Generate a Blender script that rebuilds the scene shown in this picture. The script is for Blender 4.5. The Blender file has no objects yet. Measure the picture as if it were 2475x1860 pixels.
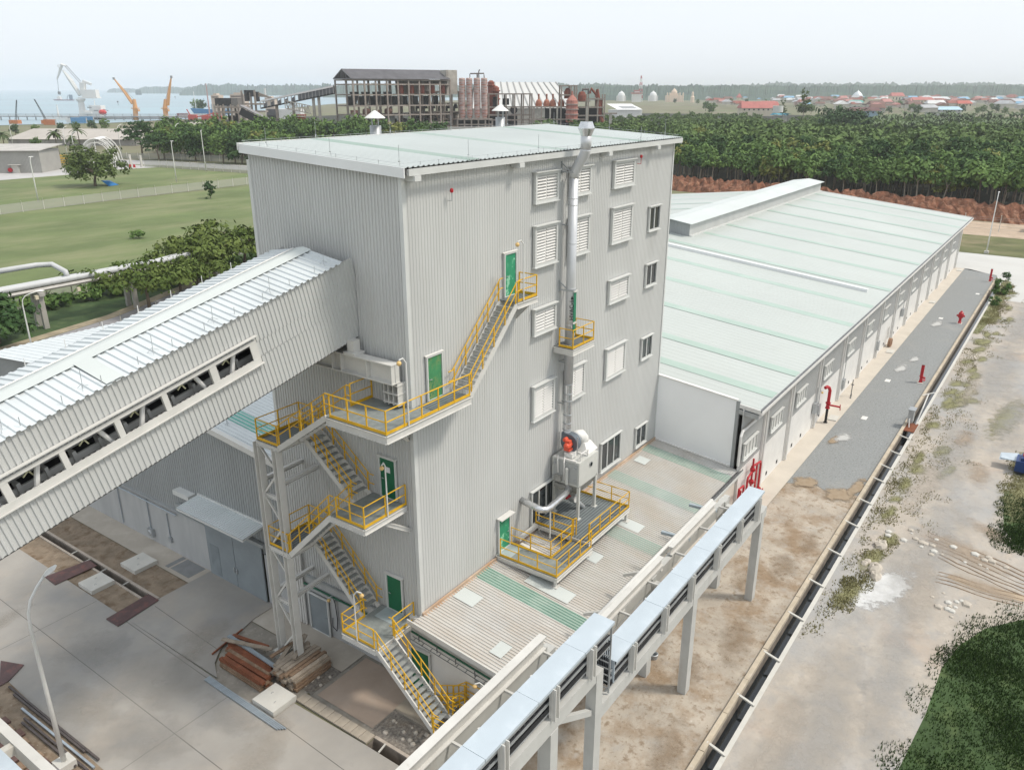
import bpy, math, random
import numpy as np
from mathutils import Vector, Matrix
random.seed(7); np.random.seed(7)
SC = bpy.context.scene
COL = SC.collection
R2 = math.radians

# ------------------------------------------------------------------ camera model (used to place far things on the ground)
CAM = Vector((-25.2246, -23.5366, 29.65)); AZ = R2(35.304); PITCH = R2(20.357); FPX = 1927.0
FW = Vector((math.cos(AZ)*math.cos(PITCH), math.sin(AZ)*math.cos(PITCH), -math.sin(PITCH)))
UPV = Vector((math.cos(AZ)*math.sin(PITCH), math.sin(AZ)*math.sin(PITCH), math.cos(PITCH)))
RT = Vector((math.sin(AZ), -math.cos(AZ), 0))
def ray(x, y): return FW*FPX + RT*(x-1237.5) - UPV*(y-930)
def at(x, y, X=None, Y=None, Z=None):
    d = ray(x, y)
    for i, v in enumerate((X, Y, Z)):
        if v is not None: return CAM + d*((v-CAM[i])/d[i])
def gp(x, y, z=0.0): return at(x, y, Z=z)

# ------------------------------------------------------------------ mesh builder
class MB:
    def __init__(s): s.v = []; s.f = []
    def add(s, vs, fs):
        n = len(s.v); s.v.extend([tuple(p) for p in vs]); s.f.extend([tuple(i+n for i in f) for f in fs]); return s
    def box(s, x0, x1, y0, y1, z0, z1):
        return s.add([(x0,y0,z0),(x1,y0,z0),(x1,y1,z0),(x0,y1,z0),(x0,y0,z1),(x1,y0,z1),(x1,y1,z1),(x0,y1,z1)],
                     [(0,3,2,1),(4,5,6,7),(0,1,5,4),(1,2,6,5),(2,3,7,6),(3,0,4,7)])
    def bar(s, p, q, w, h=None, up=(0,0,1)):
        p = Vector(p); q = Vector(q); h = h or w; d = (q-p).normalized(); up = Vector(up)
        if abs(d.dot(up)) > .98: up = Vector((1,0,0))
        a = d.cross(up).normalized()*w/2; b = a.cross(d).normalized()*h/2
        vs = [c+i*a+j*b for c in (p, q) for i, j in ((-1,-1),(1,-1),(1,1),(-1,1))]
        return s.add(vs, [(0,1,2,3),(7,6,5,4),(0,4,5,1),(1,5,6,2),(2,6,7,3),(3,7,4,0)])
    def ibeam(s, p, q, w, h, up=(0,0,1), t=.04):
        p = Vector(p); q = Vector(q); d = (q-p).normalized(); up = Vector(up)
        a = d.cross(up).normalized(); b = a.cross(d).normalized()
        s.bar(p+b*(h/2-t/2), q+b*(h/2-t/2), w, t, up); s.bar(p-b*(h/2-t/2), q-b*(h/2-t/2), w, t, up); s.bar(p, q, t, h-2*t, up); return s
    def tube(s, pts, r, n=7, cap=True):
        pts = [Vector(p) for p in pts]; rs = r if isinstance(r, (list, tuple)) else [r]*len(pts); base = len(s.v); prev = None
        for i, p in enumerate(pts):
            t = (pts[min(i+1, len(pts)-1)]-pts[max(i-1, 0)]).normalized()
            if prev is None:
                up = Vector((0,0,1)) if abs(t.z) < .9 else Vector((1,0,0)); a = t.cross(up).normalized()
            else: a = (prev - t*prev.dot(t)).normalized()
            prev = a; b = t.cross(a)
            k = 1.0
            if 0 < i < len(pts)-1:
                c = max(.35, (pts[i]-pts[i-1]).normalized().dot((pts[i+1]-pts[i]).normalized())); k = 1.0
            for j in range(n):
                th = 2*math.pi*j/n; s.v.append(tuple(p + (a*math.cos(th)+b*math.sin(th))*rs[i]*k))
        for i in range(len(pts)-1):
            for j in range(n):
                s.f.append((base+i*n+j, base+i*n+(j+1)%n, base+(i+1)*n+(j+1)%n, base+(i+1)*n+j))
        if cap:
            s.f.append(tuple(base+j for j in reversed(range(n)))); s.f.append(tuple(base+(len(pts)-1)*n+j for j in range(n)))
        return s
    def lathe(s, c, prof, n=16, axis='Z'):
        c = Vector(c); base = len(s.v)
        for r, z in prof:
            for j in range(n):
                th = 2*math.pi*j/n; x, y = r*math.cos(th), r*math.sin(th)
                s.v.append(tuple(c + (Vector((x,y,z)) if axis == 'Z' else Vector((z,x,y)) if axis == 'X' else Vector((y,z,x)))))
        for i in range(len(prof)-1):
            for j in range(n): s.f.append((base+i*n+j, base+i*n+(j+1)%n, base+(i+1)*n+(j+1)%n, base+(i+1)*n+j))
        if prof[0][0] > 1e-4: s.f.append(tuple(base+j for j in reversed(range(n))))
        if prof[-1][0] > 1e-4: s.f.append(tuple(base+(len(prof)-1)*n+j for j in range(n)))
        return s
    def poly(s, pts): return s.add(pts, [tuple(range(len(pts)))])
    def prism(s, poly, z0, z1):
        n = len(poly); vs = [(x,y,z0) for x, y in poly]+[(x,y,z1) for x, y in poly]
        return s.add(vs, [tuple(reversed(range(n))), tuple(range(n, 2*n))]+[(i,(i+1)%n,n+(i+1)%n,n+i) for i in range(n)])
    def corr(s, o, u, L, v0, v1, nrm, pitch=.22, depth=.035, prof=None, skip=()):
        """corrugated sheet: origin o, runs along u for L; ribs run from v0(t) to v1(t) (functions giving points offset)"""
        o = Vector(o); u = Vector(u).normalized(); nrm = Vector(nrm)
        prof = prof or ((0,0),(.5,0),(.6,1),(.9,1))
        n = max(1, int(round(L/pitch))); p = L/n; ts = []
        for i in range(n):
            for a, d in prof: ts.append(((i+a)*p, d*depth))
        ts.append((L, 0)); base = len(s.v)
        for t, d in ts:
            q = o + u*t + nrm*d; s.v.append(tuple(q + Vector(v0(t)))); s.v.append(tuple(q + Vector(v1(t))))
        for i in range(len(ts)-1): s.f.append((base+2*i, base+2*i+2, base+2*i+3, base+2*i+1))
        return s
    def ring(s, o, u, v, w, h, b, d, n):
        """rectangular frame: outer w x h in plane u,v at centre o, bar width b, depth d along n"""
        o = Vector(o); u = Vector(u); v = Vector(v); n = Vector(n)
        def bx(a0, a1, b0, b1):
            vs = [o+u*a+v*c+n*e for e in (0, d) for a, c in ((a0,b0),(a1,b0),(a1,b1),(a0,b1))]
            s.add(vs, [(3,2,1,0),(4,5,6,7),(0,1,5,4),(1,2,6,5),(2,3,7,6),(3,0,4,7)])
        bx(-w/2, w/2, h/2-b, h/2); bx(-w/2, w/2, -h/2, -h/2+b); bx(-w/2, -w/2+b, -h/2+b, h/2-b); bx(w/2-b, w/2, -h/2+b, h/2-b)
        return s

def wm(o):
    m = Matrix.LocRotScale(o.location, o.rotation_euler, o.scale)
    return wm(o.parent) @ m if o.parent else m
def tag(o, label=None, cat=None, group=None, kind=None):
    if label: o['label'] = label
    if cat: o['category'] = cat
    if group: o['group'] = group
    if kind: o['kind'] = kind
    return o
def mesh(name, mb, mat, smooth=False):
    me = bpy.data.meshes.new(name); me.from_pydata([tuple(v) for v in mb.v], [], mb.f); me.update()
    for m in (mat if isinstance(mat, (list, tuple)) else [mat]): me.materials.append(m)
    if smooth: me.polygons.foreach_set('use_smooth', [True]*len(me.polygons))
    return me
def ob(name, mb, mat, parent=None, w=True, smooth=False, label=None):
    """part: mesh coordinates are world (w) or parent-local"""
    if w and parent is not None:
        im = wm(parent).inverted(); mb.v = [im @ Vector(v) for v in mb.v]
    # own origin at the part's middle
    vs = np.array([tuple(v) for v in mb.v]); c = (vs.min(0)+vs.max(0))/2
    mb.v = (vs-c).tolist()
    o = bpy.data.objects.new(name, mesh(name, mb, mat, smooth)); COL.objects.link(o); o.parent = parent; o.location = c
    if label: o['label'] = label
    return o
def solo(name, mb, mat, label, cat, group=None, kind=None, smooth=False):
    """a thing that is one mesh, origin at its base"""
    vs = np.array([tuple(v) for v in mb.v]); lo, hi = vs.min(0), vs.max(0); c = np.array([(lo[0]+hi[0])/2, (lo[1]+hi[1])/2, lo[2]])
    mb.v = (vs-c).tolist()
    o = bpy.data.objects.new(name, mesh(name, mb, mat, smooth)); COL.objects.link(o); o.location = c
    return tag(o, label, cat, group, kind)
def struct(name, mb, mat, kind='structure', label=None, cat=None): return solo(name, mb, mat, label or None, cat, None, kind)
def thing(name, label, cat, loc=(0,0,0), rz=0, group=None):
    o = bpy.data.objects.new(name, None); COL.objects.link(o); o.location = loc; o.rotation_euler = (0,0,rz); o.empty_display_size = .2
    return tag(o, label, cat, group)
def dup(o, loc=None, rz=None, sc=None, label=None, group=None, parent=None):
    c = o.copy(); COL.objects.link(c); c.parent = parent
    if loc is not None: c.location = loc
    if rz is not None: c.rotation_euler = (0,0,rz)
    if sc is not None: c.scale = (sc, sc, sc) if not isinstance(sc, tuple) else sc
    if label: c['label'] = label
    if group: c['group'] = group
    for ch in list(o.children): dup(ch, parent=c)
    return c

# ------------------------------------------------------------------ materials
def sg(r, g, b):
    f = lambda c: (c/255/12.92) if c/255 <= .04045 else ((c/255+.055)/1.055)**2.4
    return (f(r), f(g), f(b), 1)
class NT:
    def __init__(s, mat): s.t = mat.node_tree; s.n = s.t.nodes; s.l = s.t.links
    def node(s, ty, **k):
        n = s.n.new(ty)
        for a, b in k.items():
            if a.startswith('_'): n.inputs[a[1:].replace('_', ' ')].default_value = b
            else: setattr(n, a, b)
        return n
    def link(s, a, b): s.l.new(a, b)
MATS = {}
def M(name, col, rough=.6, var=.12, scale=1.0, metal=0.0, col2=None, vec=(1,1,1), bump=0.0, bscale=20., layers=(), spec=.35, detail=5, coat=0, world=False):
    """principled surface with noise tone variation; layers: (colour, noise scale, low, high, vec) laid over as stains/patches"""
    if name in MATS: return MATS[name]
    m = bpy.data.materials.new(name); m.use_nodes = True; T = NT(m); bs = T.n['Principled BSDF']
    c = tuple(col)[:3]; c2 = tuple(col2)[:3] if col2 else tuple(x*(1-2*var) for x in c); c1 = c if col2 else tuple(min(1, x*(1+var*.6)) for x in c)
    if world:
        tc = T.node('ShaderNodeNewGeometry').outputs['Position']
    else: tc = T.node('ShaderNodeTexCoord').outputs['Object']
    def nz(sc, v, det=detail, rough_=.6):
        mp = T.node('ShaderNodeMapping'); mp.inputs['Scale'].default_value = v; T.link(tc, mp.inputs['Vector'])
        n = T.node('ShaderNodeTexNoise'); n.inputs['Scale'].default_value = sc; n.inputs['Detail'].default_value = det; n.inputs['Roughness'].default_value = rough_
        T.link(mp.outputs['Vector'], n.inputs['Vector']); return n.outputs['Fac']
    def ramp(f, lo, hi):
        r = T.node('ShaderNodeMapRange'); r.inputs['From Min'].default_value = lo; r.inputs['From Max'].default_value = hi; T.link(f, r.inputs['Value']); return r.outputs['Result']
    mix = T.node('ShaderNodeMix', data_type='RGBA'); mix.inputs['A'].default_value = (*c2, 1); mix.inputs['B'].default_value = (*c1, 1)
    T.link(ramp(nz(scale, vec), .3, .7), mix.inputs['Factor']); cur = mix.outputs['Result']
    for L in layers:
        lc, ls, lo, hi = L[:4]; lv = L[4] if len(L) > 4 else (1,1,1)
        mx = T.node('ShaderNodeMix', data_type='RGBA'); mx.inputs['B'].default_value = (*tuple(lc)[:3], 1); T.link(cur, mx.inputs['A'])
        f = ramp(nz(ls, lv, 6, .65), lo, hi)
        if len(L) > 5:
            mu = T.node('ShaderNodeMath', operation='MULTIPLY'); mu.inputs[1].default_value = L[5]; T.link(f, mu.inputs[0]); f = mu.outputs[0]
        T.link(f, mx.inputs['Factor']); cur = mx.outputs['Result']
    T.link(cur, bs.inputs['Base Color']); bs.inputs['Roughness'].default_value = rough; bs.inputs['Metallic'].default_value = metal
    bs.inputs['Specular IOR Level'].default_value = spec
    if coat: bs.inputs['Coat Weight'].default_value = coat
    if bump:
        b = T.node('ShaderNodeBump'); b.inputs['Strength'].default_value = bump; b.inputs['Distance'].default_value = .05
        T.link(nz(bscale, (1,1,1)), b.inputs['Height']); T.link(b.outputs['Normal'], bs.inputs['Normal'])
    MATS[name] = m; return m
def valleys(m, axis, freq, off, lo, hi, col, amt):
    '''dirt lying in the valleys of a ribbed sheet'''
    T = NT(m); bs = T.n['Principled BSDF']; src = bs.inputs['Base Color'].links[0].from_socket; tc = T.node('ShaderNodeNewGeometry').outputs['Position']; sp = T.node('ShaderNodeSeparateXYZ'); T.link(tc, sp.inputs[0])
    a = T.node('ShaderNodeMath', operation='MULTIPLY_ADD'); a.inputs[1].default_value = freq; a.inputs[2].default_value = off; T.link(sp.outputs[axis], a.inputs[0]); fr = T.node('ShaderNodeMath', operation='FRACT'); T.link(a.outputs[0], fr.inputs[0])
    lt = T.node('ShaderNodeMath', operation='LESS_THAN'); lt.inputs[1].default_value = .5; T.link(fr.outputs[0], lt.inputs[0])
    mp = T.node('ShaderNodeMapping'); mp.inputs['Scale'].default_value = (1.6,.22,1) if axis == 'X' else (.22,1.6,1); T.link(tc, mp.inputs['Vector']); n = T.node('ShaderNodeTexNoise'); n.inputs['Scale'].default_value = 1.; n.inputs['Detail'].default_value = 5; T.link(mp.outputs[0], n.inputs['Vector'])
    r = T.node('ShaderNodeMapRange'); r.inputs['From Min'].default_value = lo; r.inputs['From Max'].default_value = hi; r.inputs['To Max'].default_value = amt; T.link(n.outputs['Fac'], r.inputs['Value'])
    mu = T.node('ShaderNodeMath', operation='MULTIPLY'); T.link(lt.outputs[0], mu.inputs[0]); T.link(r.outputs['Result'], mu.inputs[1]); mx = T.node('ShaderNodeMix', data_type='RGBA'); mx.inputs['B'].default_value = (*col,1); T.link(src, mx.inputs['A']); T.link(mu.outputs[0], mx.inputs['Factor']); T.link(mx.outputs['Result'], bs.inputs['Base Color']); return m
def striped(name, c1, c2, freq, axis, rough=.6, duty=.5):
    if name in MATS: return MATS[name]
    m = bpy.data.materials.new(name); m.use_nodes = True; T = NT(m); bs = T.n['Principled BSDF']
    tc = T.node('ShaderNodeNewGeometry').outputs['Position']; sp = T.node('ShaderNodeSeparateXYZ'); T.link(tc, sp.inputs[0])
    a = T.node('ShaderNodeMath', operation='MULTIPLY'); a.inputs[1].default_value = freq; T.link(sp.outputs[axis], a.inputs[0])
    fr = T.node('ShaderNodeMath', operation='FRACT'); T.link(a.outputs[0], fr.inputs[0])
    gt = T.node('ShaderNodeMath', operation='GREATER_THAN'); gt.inputs[1].default_value = duty; T.link(fr.outputs[0], gt.inputs[0])
    mp = T.node('ShaderNodeTexNoise'); mp.inputs['Scale'].default_value = 1.5; T.link(tc, mp.inputs['Vector'])
    mix = T.node('ShaderNodeMix', data_type='RGBA'); mix.inputs['A'].default_value = (*c1[:3],1); mix.inputs['B'].default_value = (*c2[:3],1); T.link(gt.outputs[0], mix.inputs['Factor'])
    m2 = T.node('ShaderNodeMix', data_type='RGBA', blend_type='MULTIPLY'); m2.inputs['Factor'].default_value = .35
    T.link(mix.outputs['Result'], m2.inputs['A']); T.link(mp.outputs['Fac'], m2.inputs['B']); T.link(m2.outputs['Result'], bs.inputs['Base Color'])
    bs.inputs['Roughness'].default_value = rough; MATS[name] = m; return m
def patchmat(name, col, col2=None, scale=.7, edge=.35, rough=.95, w=.9):
    """ground stain with a ragged fading edge: opaque in the middle of the patch, clear at its rim (local coordinates -1..1)"""
    if name in MATS: return MATS[name]
    m = bpy.data.materials.new(name); m.use_nodes = True; T = NT(m); bs = T.n['Principled BSDF']; tc = T.node('ShaderNodeTexCoord')
    g = T.node('ShaderNodeVectorMath', operation='LENGTH'); mp = T.node('ShaderNodeMapping'); T.link(tc.outputs['Generated'], mp.inputs['Vector']); mp.inputs['Location'].default_value = (-1,-1,0); mp.inputs['Scale'].default_value = (2,2,0); T.link(mp.outputs[0], g.inputs[0])
    n = T.node('ShaderNodeTexNoise'); n.inputs['Scale'].default_value = scale; n.inputs['Detail'].default_value = 7; n.inputs['Roughness'].default_value = .68; T.link(tc.outputs['Object'], n.inputs['Vector'])
    s = T.node('ShaderNodeMath', operation='MULTIPLY_ADD'); s.inputs[1].default_value = w*2.2; T.link(n.outputs['Fac'], s.inputs[0]); k = T.node('ShaderNodeMath', operation='SUBTRACT'); k.inputs[0].default_value = .62-w*1.1+.25; T.link(g.outputs['Value'], k.inputs[1]); T.link(k.outputs[0], s.inputs[2])
    r = T.node('ShaderNodeMapRange'); r.inputs['From Min'].default_value = 0; r.inputs['From Max'].default_value = edge; T.link(s.outputs[0], r.inputs['Value'])
    n2 = T.node('ShaderNodeTexNoise'); n2.inputs['Scale'].default_value = scale*3; n2.inputs['Detail'].default_value = 6; T.link(tc.outputs['Object'], n2.inputs['Vector'])
    mx = T.node('ShaderNodeMix', data_type='RGBA'); mx.inputs['A'].default_value = (*col[:3],1); mx.inputs['B'].default_value = (*(col2 or col)[:3],1); T.link(n2.outputs['Fac'], mx.inputs['Factor']); T.link(mx.outputs['Result'], bs.inputs['Base Color']); bs.inputs['Roughness'].default_value = rough
    tb = T.node('ShaderNodeBsdfTransparent'); ms = T.node('ShaderNodeMixShader'); T.link(r.outputs['Result'], ms.inputs[0]); T.link(tb.outputs[0], ms.inputs[1]); T.link(bs.outputs[0], ms.inputs[2]); T.link(ms.outputs[0], T.n['Material Output'].inputs['Surface']); MATS[name] = m; return m
PZ = [0]
def patch(name, cx, cy, rx, ry, mat, rz=0., z=.03):
    PZ[0] += 1; me = mesh(name, MB().poly([(-rx,-ry,0),(rx,-ry,0),(rx,ry,0),(-rx,ry,0)]), mat); o = bpy.data.objects.new(name, me); COL.objects.link(o); o.location = (cx,cy,z+PZ[0]*.0006); o.rotation_euler = (0,0,rz); o['kind'] = 'structure'; return o
def leafmat(name, c1, c2, spread=.25):
    """leaf colour: varies clump by clump (attribute tint) and from plant to plant"""
    if name in MATS: return MATS[name]
    m = bpy.data.materials.new(name); m.use_nodes = True; T = NT(m); bs = T.n['Principled BSDF']
    at_ = T.node('ShaderNodeAttribute', attribute_name='tint'); oi = T.node('ShaderNodeObjectInfo')
    ad = T.node('ShaderNodeMath', operation='MULTIPLY_ADD'); ad.inputs[1].default_value = .45; T.link(oi.outputs['Random'], ad.inputs[0]); 
    mu = T.node('ShaderNodeMath', operation='MULTIPLY'); mu.inputs[1].default_value = .55; T.link(at_.outputs['Fac'], mu.inputs[0]); T.link(mu.outputs[0], ad.inputs[2])
    mix = T.node('ShaderNodeMix', data_type='RGBA'); mix.inputs['A'].default_value = (*c1[:3],1); mix.inputs['B'].default_value = (*c2[:3],1)
    T.link(ad.outputs[0], mix.inputs['Factor']); T.link(mix.outputs['Result'], bs.inputs['Base Color'])
    bs.inputs['Roughness'].default_value = .75; bs.inputs['Specular IOR Level'].default_value = .15; MATS[name] = m; return m
SUN_E, SUN_ANG, SKY_S, SKY_MIX, SKY_PALE, EXPO, HAZE = 2.75, 9.0, .15, .85, (7.0,7.4,7.8,1), 0.0, .00013
RUST = (.19,.075,.035)
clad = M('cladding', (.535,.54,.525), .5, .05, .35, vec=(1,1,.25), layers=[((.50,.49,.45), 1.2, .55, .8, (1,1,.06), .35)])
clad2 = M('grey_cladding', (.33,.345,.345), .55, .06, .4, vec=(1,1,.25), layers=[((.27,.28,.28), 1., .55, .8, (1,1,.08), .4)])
trimw = M('trim', (.60,.61,.59), .5, .05, .6)
roofw = M('white_roof_sheet', (.56,.595,.575), .45, .05, .12, layers=[((.47,.49,.47), .35, .55, .85, (1,1,1), .4)])
roofl = M('warehouse_roof_sheet', (.47,.50,.475), .5, .04, .05, layers=[((.43,.45,.42), .08, .5, .8, (1,1,1), .55), ((.40,.42,.39), .6, .62, .8, (.2,1,1), .35)])
roofa = valleys(M('dusty_roof_sheet', (.57,.555,.52), .6, .06, .5, layers=[((.50,.44,.37), .35, .42, .66, (1,.6,1), .55), ((.52,.535,.535), .22, .5, .7, (1,1,1), .6)]), 'X', 5., 3.6, .36, .75, (.33,.25,.18), .55)
roofg = M('gallery_roof_sheet', (.60,.635,.64), .4, .05, .5, layers=[((.52,.54,.54), 1., .55, .8, (1,1,1), .4)])
sky_l = M('skylight_sheet', (.275,.42,.345), .4, .08, .8, layers=[((.45,.49,.44), .6, .5, .75, (1,1,1), .6)])
sky_p = M('pale_skylight_sheet', (.375,.475,.415), .45, .05, .3, layers=[((.44,.49,.45), .15, .5, .75, (1,1,1), .6)])
sky_t = M('teal_skylight_sheet', (.12,.38,.32), .4, .08, .8)
white_st = M('white_steel', (.62,.61,.575), .5, .05, 1.2, layers=[((.38,.33,.26), 3., .64, .8, (1,1,.3), .5)])
white_p = M('white_paint', (.72,.71,.68), .55, .05, .8, layers=[((.55,.51,.44), 1.2, .6, .85, (1,1,.3), .4)])
white_cl = M('white_panel', (.74,.75,.745), .5, .03, .3)
firew = M('fire_wall_white', (.88,.89,.89), .5, .02, .3)
yellow = M('yellow_paint', (.72,.42,.02), .45, .10, 2., layers=[((.45,.22,.03), 5., .66, .82, (1,1,1), .5)])
galv = M('galvanised', (.42,.44,.45), .42, .10, 2., metal=.45)
duct_m = M('duct_sheet', (.60,.61,.62), .38, .05, 1., metal=.35, layers=[((.42,.42,.42), 1.5, .6, .8, (1,1,.2), .3)])
shiny = M('shiny_insulation', (.66,.67,.68), .25, .08, 3., metal=.8)
grate = striped('grating', (.205,.235,.24), (.09,.105,.11), 5.2, 'Y', .6, .62)
grate_x = striped('grating_across', (.215,.235,.235), (.09,.10,.105), 5.2, 'X', .6, .62)
deckm = M('chequer_deck', (.25,.275,.265), .55, .12, 2.5, layers=[((.33,.35,.33), 1.2, .55, .75)])
tread_m = M('tread_grating', (.30,.315,.305), .6, .1, 6.)
door_g = M('green_door', (.012,.135,.062), .45, .06, 1.2)
door_f = M('sunlit_faded_green_door', (.035,.30,.155), .45, .12, 2.0, layers=[((.30,.62,.42), 1.7, .56, .58, (1,1,1.), .85)])  # lighter than the shaded doors: fading plus sunlight put into the colour
door_r = M('sunlit_weathered_green_door', (.065,.28,.12), .5, .12, 2.0, layers=[((.30,.27,.09), 1.1, .48, .7, (1,1,.8), .8), ((.03,.20,.09), 2., .58, .6)])  # weathering patches on a green with sunlight put into the colour
door_s = M('grey_steel_door', (.245,.275,.29), .5, .06, 1.)
glass = M('window_glass', (.035,.042,.045), .08, .1, 1., spec=.6)
glass_w = M('white_window', (.58,.58,.55), .3, .05, 1., spec=.5)
dark = M('dark_interior', (.10,.10,.095), .8, .1, 1.)
darkg = M('dark_gutter', (.16,.165,.17), .6, .25, 2.5, layers=[(RUST, 6., .6, .75, (1,1,1), .6)])
rubber = M('black_cable', (.02,.022,.026), .55, .2, 4.)
concrete = M('concrete', (.40,.385,.35), .85, .10, .6, bump=.25, bscale=30., layers=[((.27,.26,.24), .9, .55, .8, (1,1,.35), .5), ((.47,.45,.41), 2., .55, .8, (1,1,1), .5)])
conc_w = M('concrete_plinth', (.43,.435,.43), .85, .08, .7, vec=(1,1,.3), layers=[((.30,.31,.315), .8, .5, .78, (1,1.6,.14), .55), ((.52,.51,.49), 1.5, .55, .8, (1,1,.3), .5)])
conc_l = M('pale_concrete', (.56,.545,.50), .85, .06, 1., layers=[((.42,.34,.23), 1.6, .58, .8, (1,1,1.), .4)])
conc_c = M('trestle_concrete', (.50,.50,.475), .8, .06, .8, layers=[((.37,.365,.345), 1.2, .55, .8, (1,1,.3), .55), ((.46,.38,.28), 1., .62, .85, (1,1,.4), .4)])
yard_m = M('yard_concrete', (.345,.325,.295), .85, .10, .22, bump=.12, bscale=18, layers=[((.265,.262,.255), .16, .48, .66, (1,1,1), .75), ((.40,.345,.285), .3, .52, .74, (1,1,1), .6), ((.235,.225,.21), 1.1, .62, .8, (1,1,1), .4)])
apron_m = M('apron_concrete', (.44,.395,.335), .85, .08, .4, bump=.1, layers=[((.50,.46,.40), .5, .5, .7), ((.33,.30,.26), 1.4, .6, .8, (1,1,1), .4)])
apron_r = M('pale_apron_concrete', (.55,.50,.43), .85, .05, .5, bump=.1, layers=[((.47,.41,.33), .35, .52, .75, (1,1,1), .5)])
tan_m = M('tan_slab', (.40,.315,.25), .85, .07, .7, layers=[((.34,.29,.245), .8, .5, .75, (1,1,1), .6)])
dirt_b = M('brown_dirt', (.275,.215,.155), .95, .18, 1.1, bump=.6, bscale=14, layers=[((.14,.092,.055), 1.3, .5, .66, (1,1,1), .9), ((.40,.36,.31), 5., .6, .72, (1,1,1), .6)])
soil_m = M('sandy_soil', (.45,.395,.325), .95, .14, .5, bump=.6, bscale=7, layers=[((.235,.155,.085), .3, .48, .62, (1,1,1), .75), ((.20,.14,.085), 1.7, .54, .66, (1,1,1), .75), ((.36,.35,.33), .7, .55, .7, (1,1,1), .5), ((.17,.125,.08), 4.5, .58, .68, (1,1,1), .7), ((.60,.57,.52), 4., .66, .72, (1,1,1), .8)])
gravel_m = M('grey_gravel', (.32,.33,.325), .9, .25, 5., detail=9, bump=.9, bscale=7, layers=[((.14,.155,.16), 5., .5, .62, (1,1,1), .6), ((.46,.465,.455), 6., .58, .68, (1,1,1), .6), ((.33,.32,.295), .2, .55, .75, (1,1,1), .5)])
gravel_d = M('rubble_gravel', (.26,.235,.205), .95, .3, 7., bump=.8, bscale=12, layers=[((.12,.10,.085), 4., .52, .66, (1,1,1), .7), ((.42,.38,.33), 9., .62, .7, (1,1,1), .7), ((.21,.15,.09), .6, .5, .7, (1,1,1), .5)])
sand_m = M('sand_road', (.415,.37,.315), .95, .09, .18, bump=.6, bscale=4, layers=[((.47,.42,.36), .5, .5, .62, (1,1,1), .6), ((.23,.215,.195), 3., .58, .70, (1,1,1), .6), ((.30,.29,.275), .9, .52, .66, (1,1,1), .6), ((.33,.33,.325), .11, .45, .60, (.55,1,1), .85), ((.42,.32,.245), .2, .56, .7, (1,1,1), .5), ((.25,.235,.21), 1.3, .58, .74, (.5,1,1), .5), ((.52,.50,.46), 3.5, .62, .74, (1,1,1), .6)])
road_c = M('pale_road', (.53,.525,.50), .85, .05, .06, layers=[((.45,.44,.415), .12, .5, .75, (1,.3,1), .5)])
asph = M('worn_asphalt', (.27,.262,.265), .85, .08, .08, layers=[((.33,.32,.315), .07, .5, .65, (1,4,1), .6)])
lawn_m = M('lawn', (.140,.180,.068), .95, .15, .05, bump=.7, bscale=1.5, layers=[((.06,.095,.03), .5, .60, .74, (.5,1.5,1), .6), ((.215,.22,.115), .045, .45, .65, (.6,1.6,1), .8), ((.085,.135,.045), .12, .56, .72, (.6,1.6,1), .55), ((.10,.12,.05), 1.2, .6, .75, (1,1,1), .5)])
verge_m = M('dark_verge', (.055,.095,.033), .95, .2, .3, bump=.6, bscale=3, layers=[((.09,.125,.045), .5, .5, .7)])
wild_m = M('rough_ground', (.15,.155,.085), .95, .2, .05, layers=[((.26,.21,.14), .03, .52, .7, (1,1,1), .8)])
wood = M('weathered_timber', (.25,.165,.105), .85, .25, 2., vec=(1,1,3), layers=[((.34,.26,.19), 5., .5, .7, (1,1,1), .7), ((.10,.06,.04), 6., .58, .72, (1,1,1), .7)])
wood_g = M('grey_timber', (.34,.285,.225), .85, .2, 3., layers=[((.20,.15,.11), 6., .55, .7)])
rusty = M('rusty_steel', (.225,.075,.035), .8, .2, 3., layers=[((.12,.05,.03), 6., .55, .7), ((.32,.15,.08), 9., .6, .72)])
plate_m = M('rust_brown_plate', (.105,.062,.06), .6, .15, 1.2, layers=[((.17,.07,.06), 2., .52, .7)])
zinc = M('zinc_tube', (.36,.41,.45), .35, .1, 3., metal=.4)
cover = M('blue_white_cover', (.475,.54,.59), .4, .05, .4, layers=[((.54,.595,.64), .8, .55, .7, (1,1,1), .7), ((.33,.38,.41), 3., .62, .8, (1,1,1), .3)])
redp = M('red_paint', (.45,.02,.03), .4, .08, 2.)
motor_m = M('orange_red_motor', (.72,.10,.05), .4, .1, 3.)
fan_m = M('blue_grey_housing', (.13,.155,.18), .45, .1, 2.)
filt_m = M('filter_paint', (.57,.575,.54), .5, .05, .8, layers=[((.42,.33,.25), 1.4, .58, .85, (1,1,1), .45)])
filt_d = M('filter_grey', (.33,.325,.30), .6, .12, 2.)
water_d = M('drain_water', (.012,.016,.019), .08, .2, 1., spec=.6)
drainw = M('drain_wall', (.29,.25,.21), .9, .2, 2., layers=[((.10,.085,.07), 2., .5, .7, (1,1,.4), .6)])
curb_m = M('curb_concrete', (.50,.43,.33), .9, .10, 1.2, layers=[((.30,.23,.15), 1.3, .55, .75, (.3,1,1), .7), ((.60,.55,.48), 2., .58, .75, (1,1,1), .6)])
mud_red = M('red_earth', (.24,.105,.06), .95, .3, .7, bump=.8, bscale=3, layers=[((.34,.19,.12), 1., .5, .68), ((.10,.05,.03), 1.7, .58, .7)])
green_p = M('green_pipe', (.015,.11,.06), .4, .05, 1.)
lampy = M('amber_lamp', (.74,.50,.20), .3, .1, 3.)
pole_w = M('lamp_pole_white', (.70,.70,.67), .4, .03, 1.)
stone_m = M('pale_rock', (.52,.47,.40), .9, .15, 2.)
bark = M('bark', (.17,.135,.10), .9, .25, 2., vec=(1,1,.3))
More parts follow.
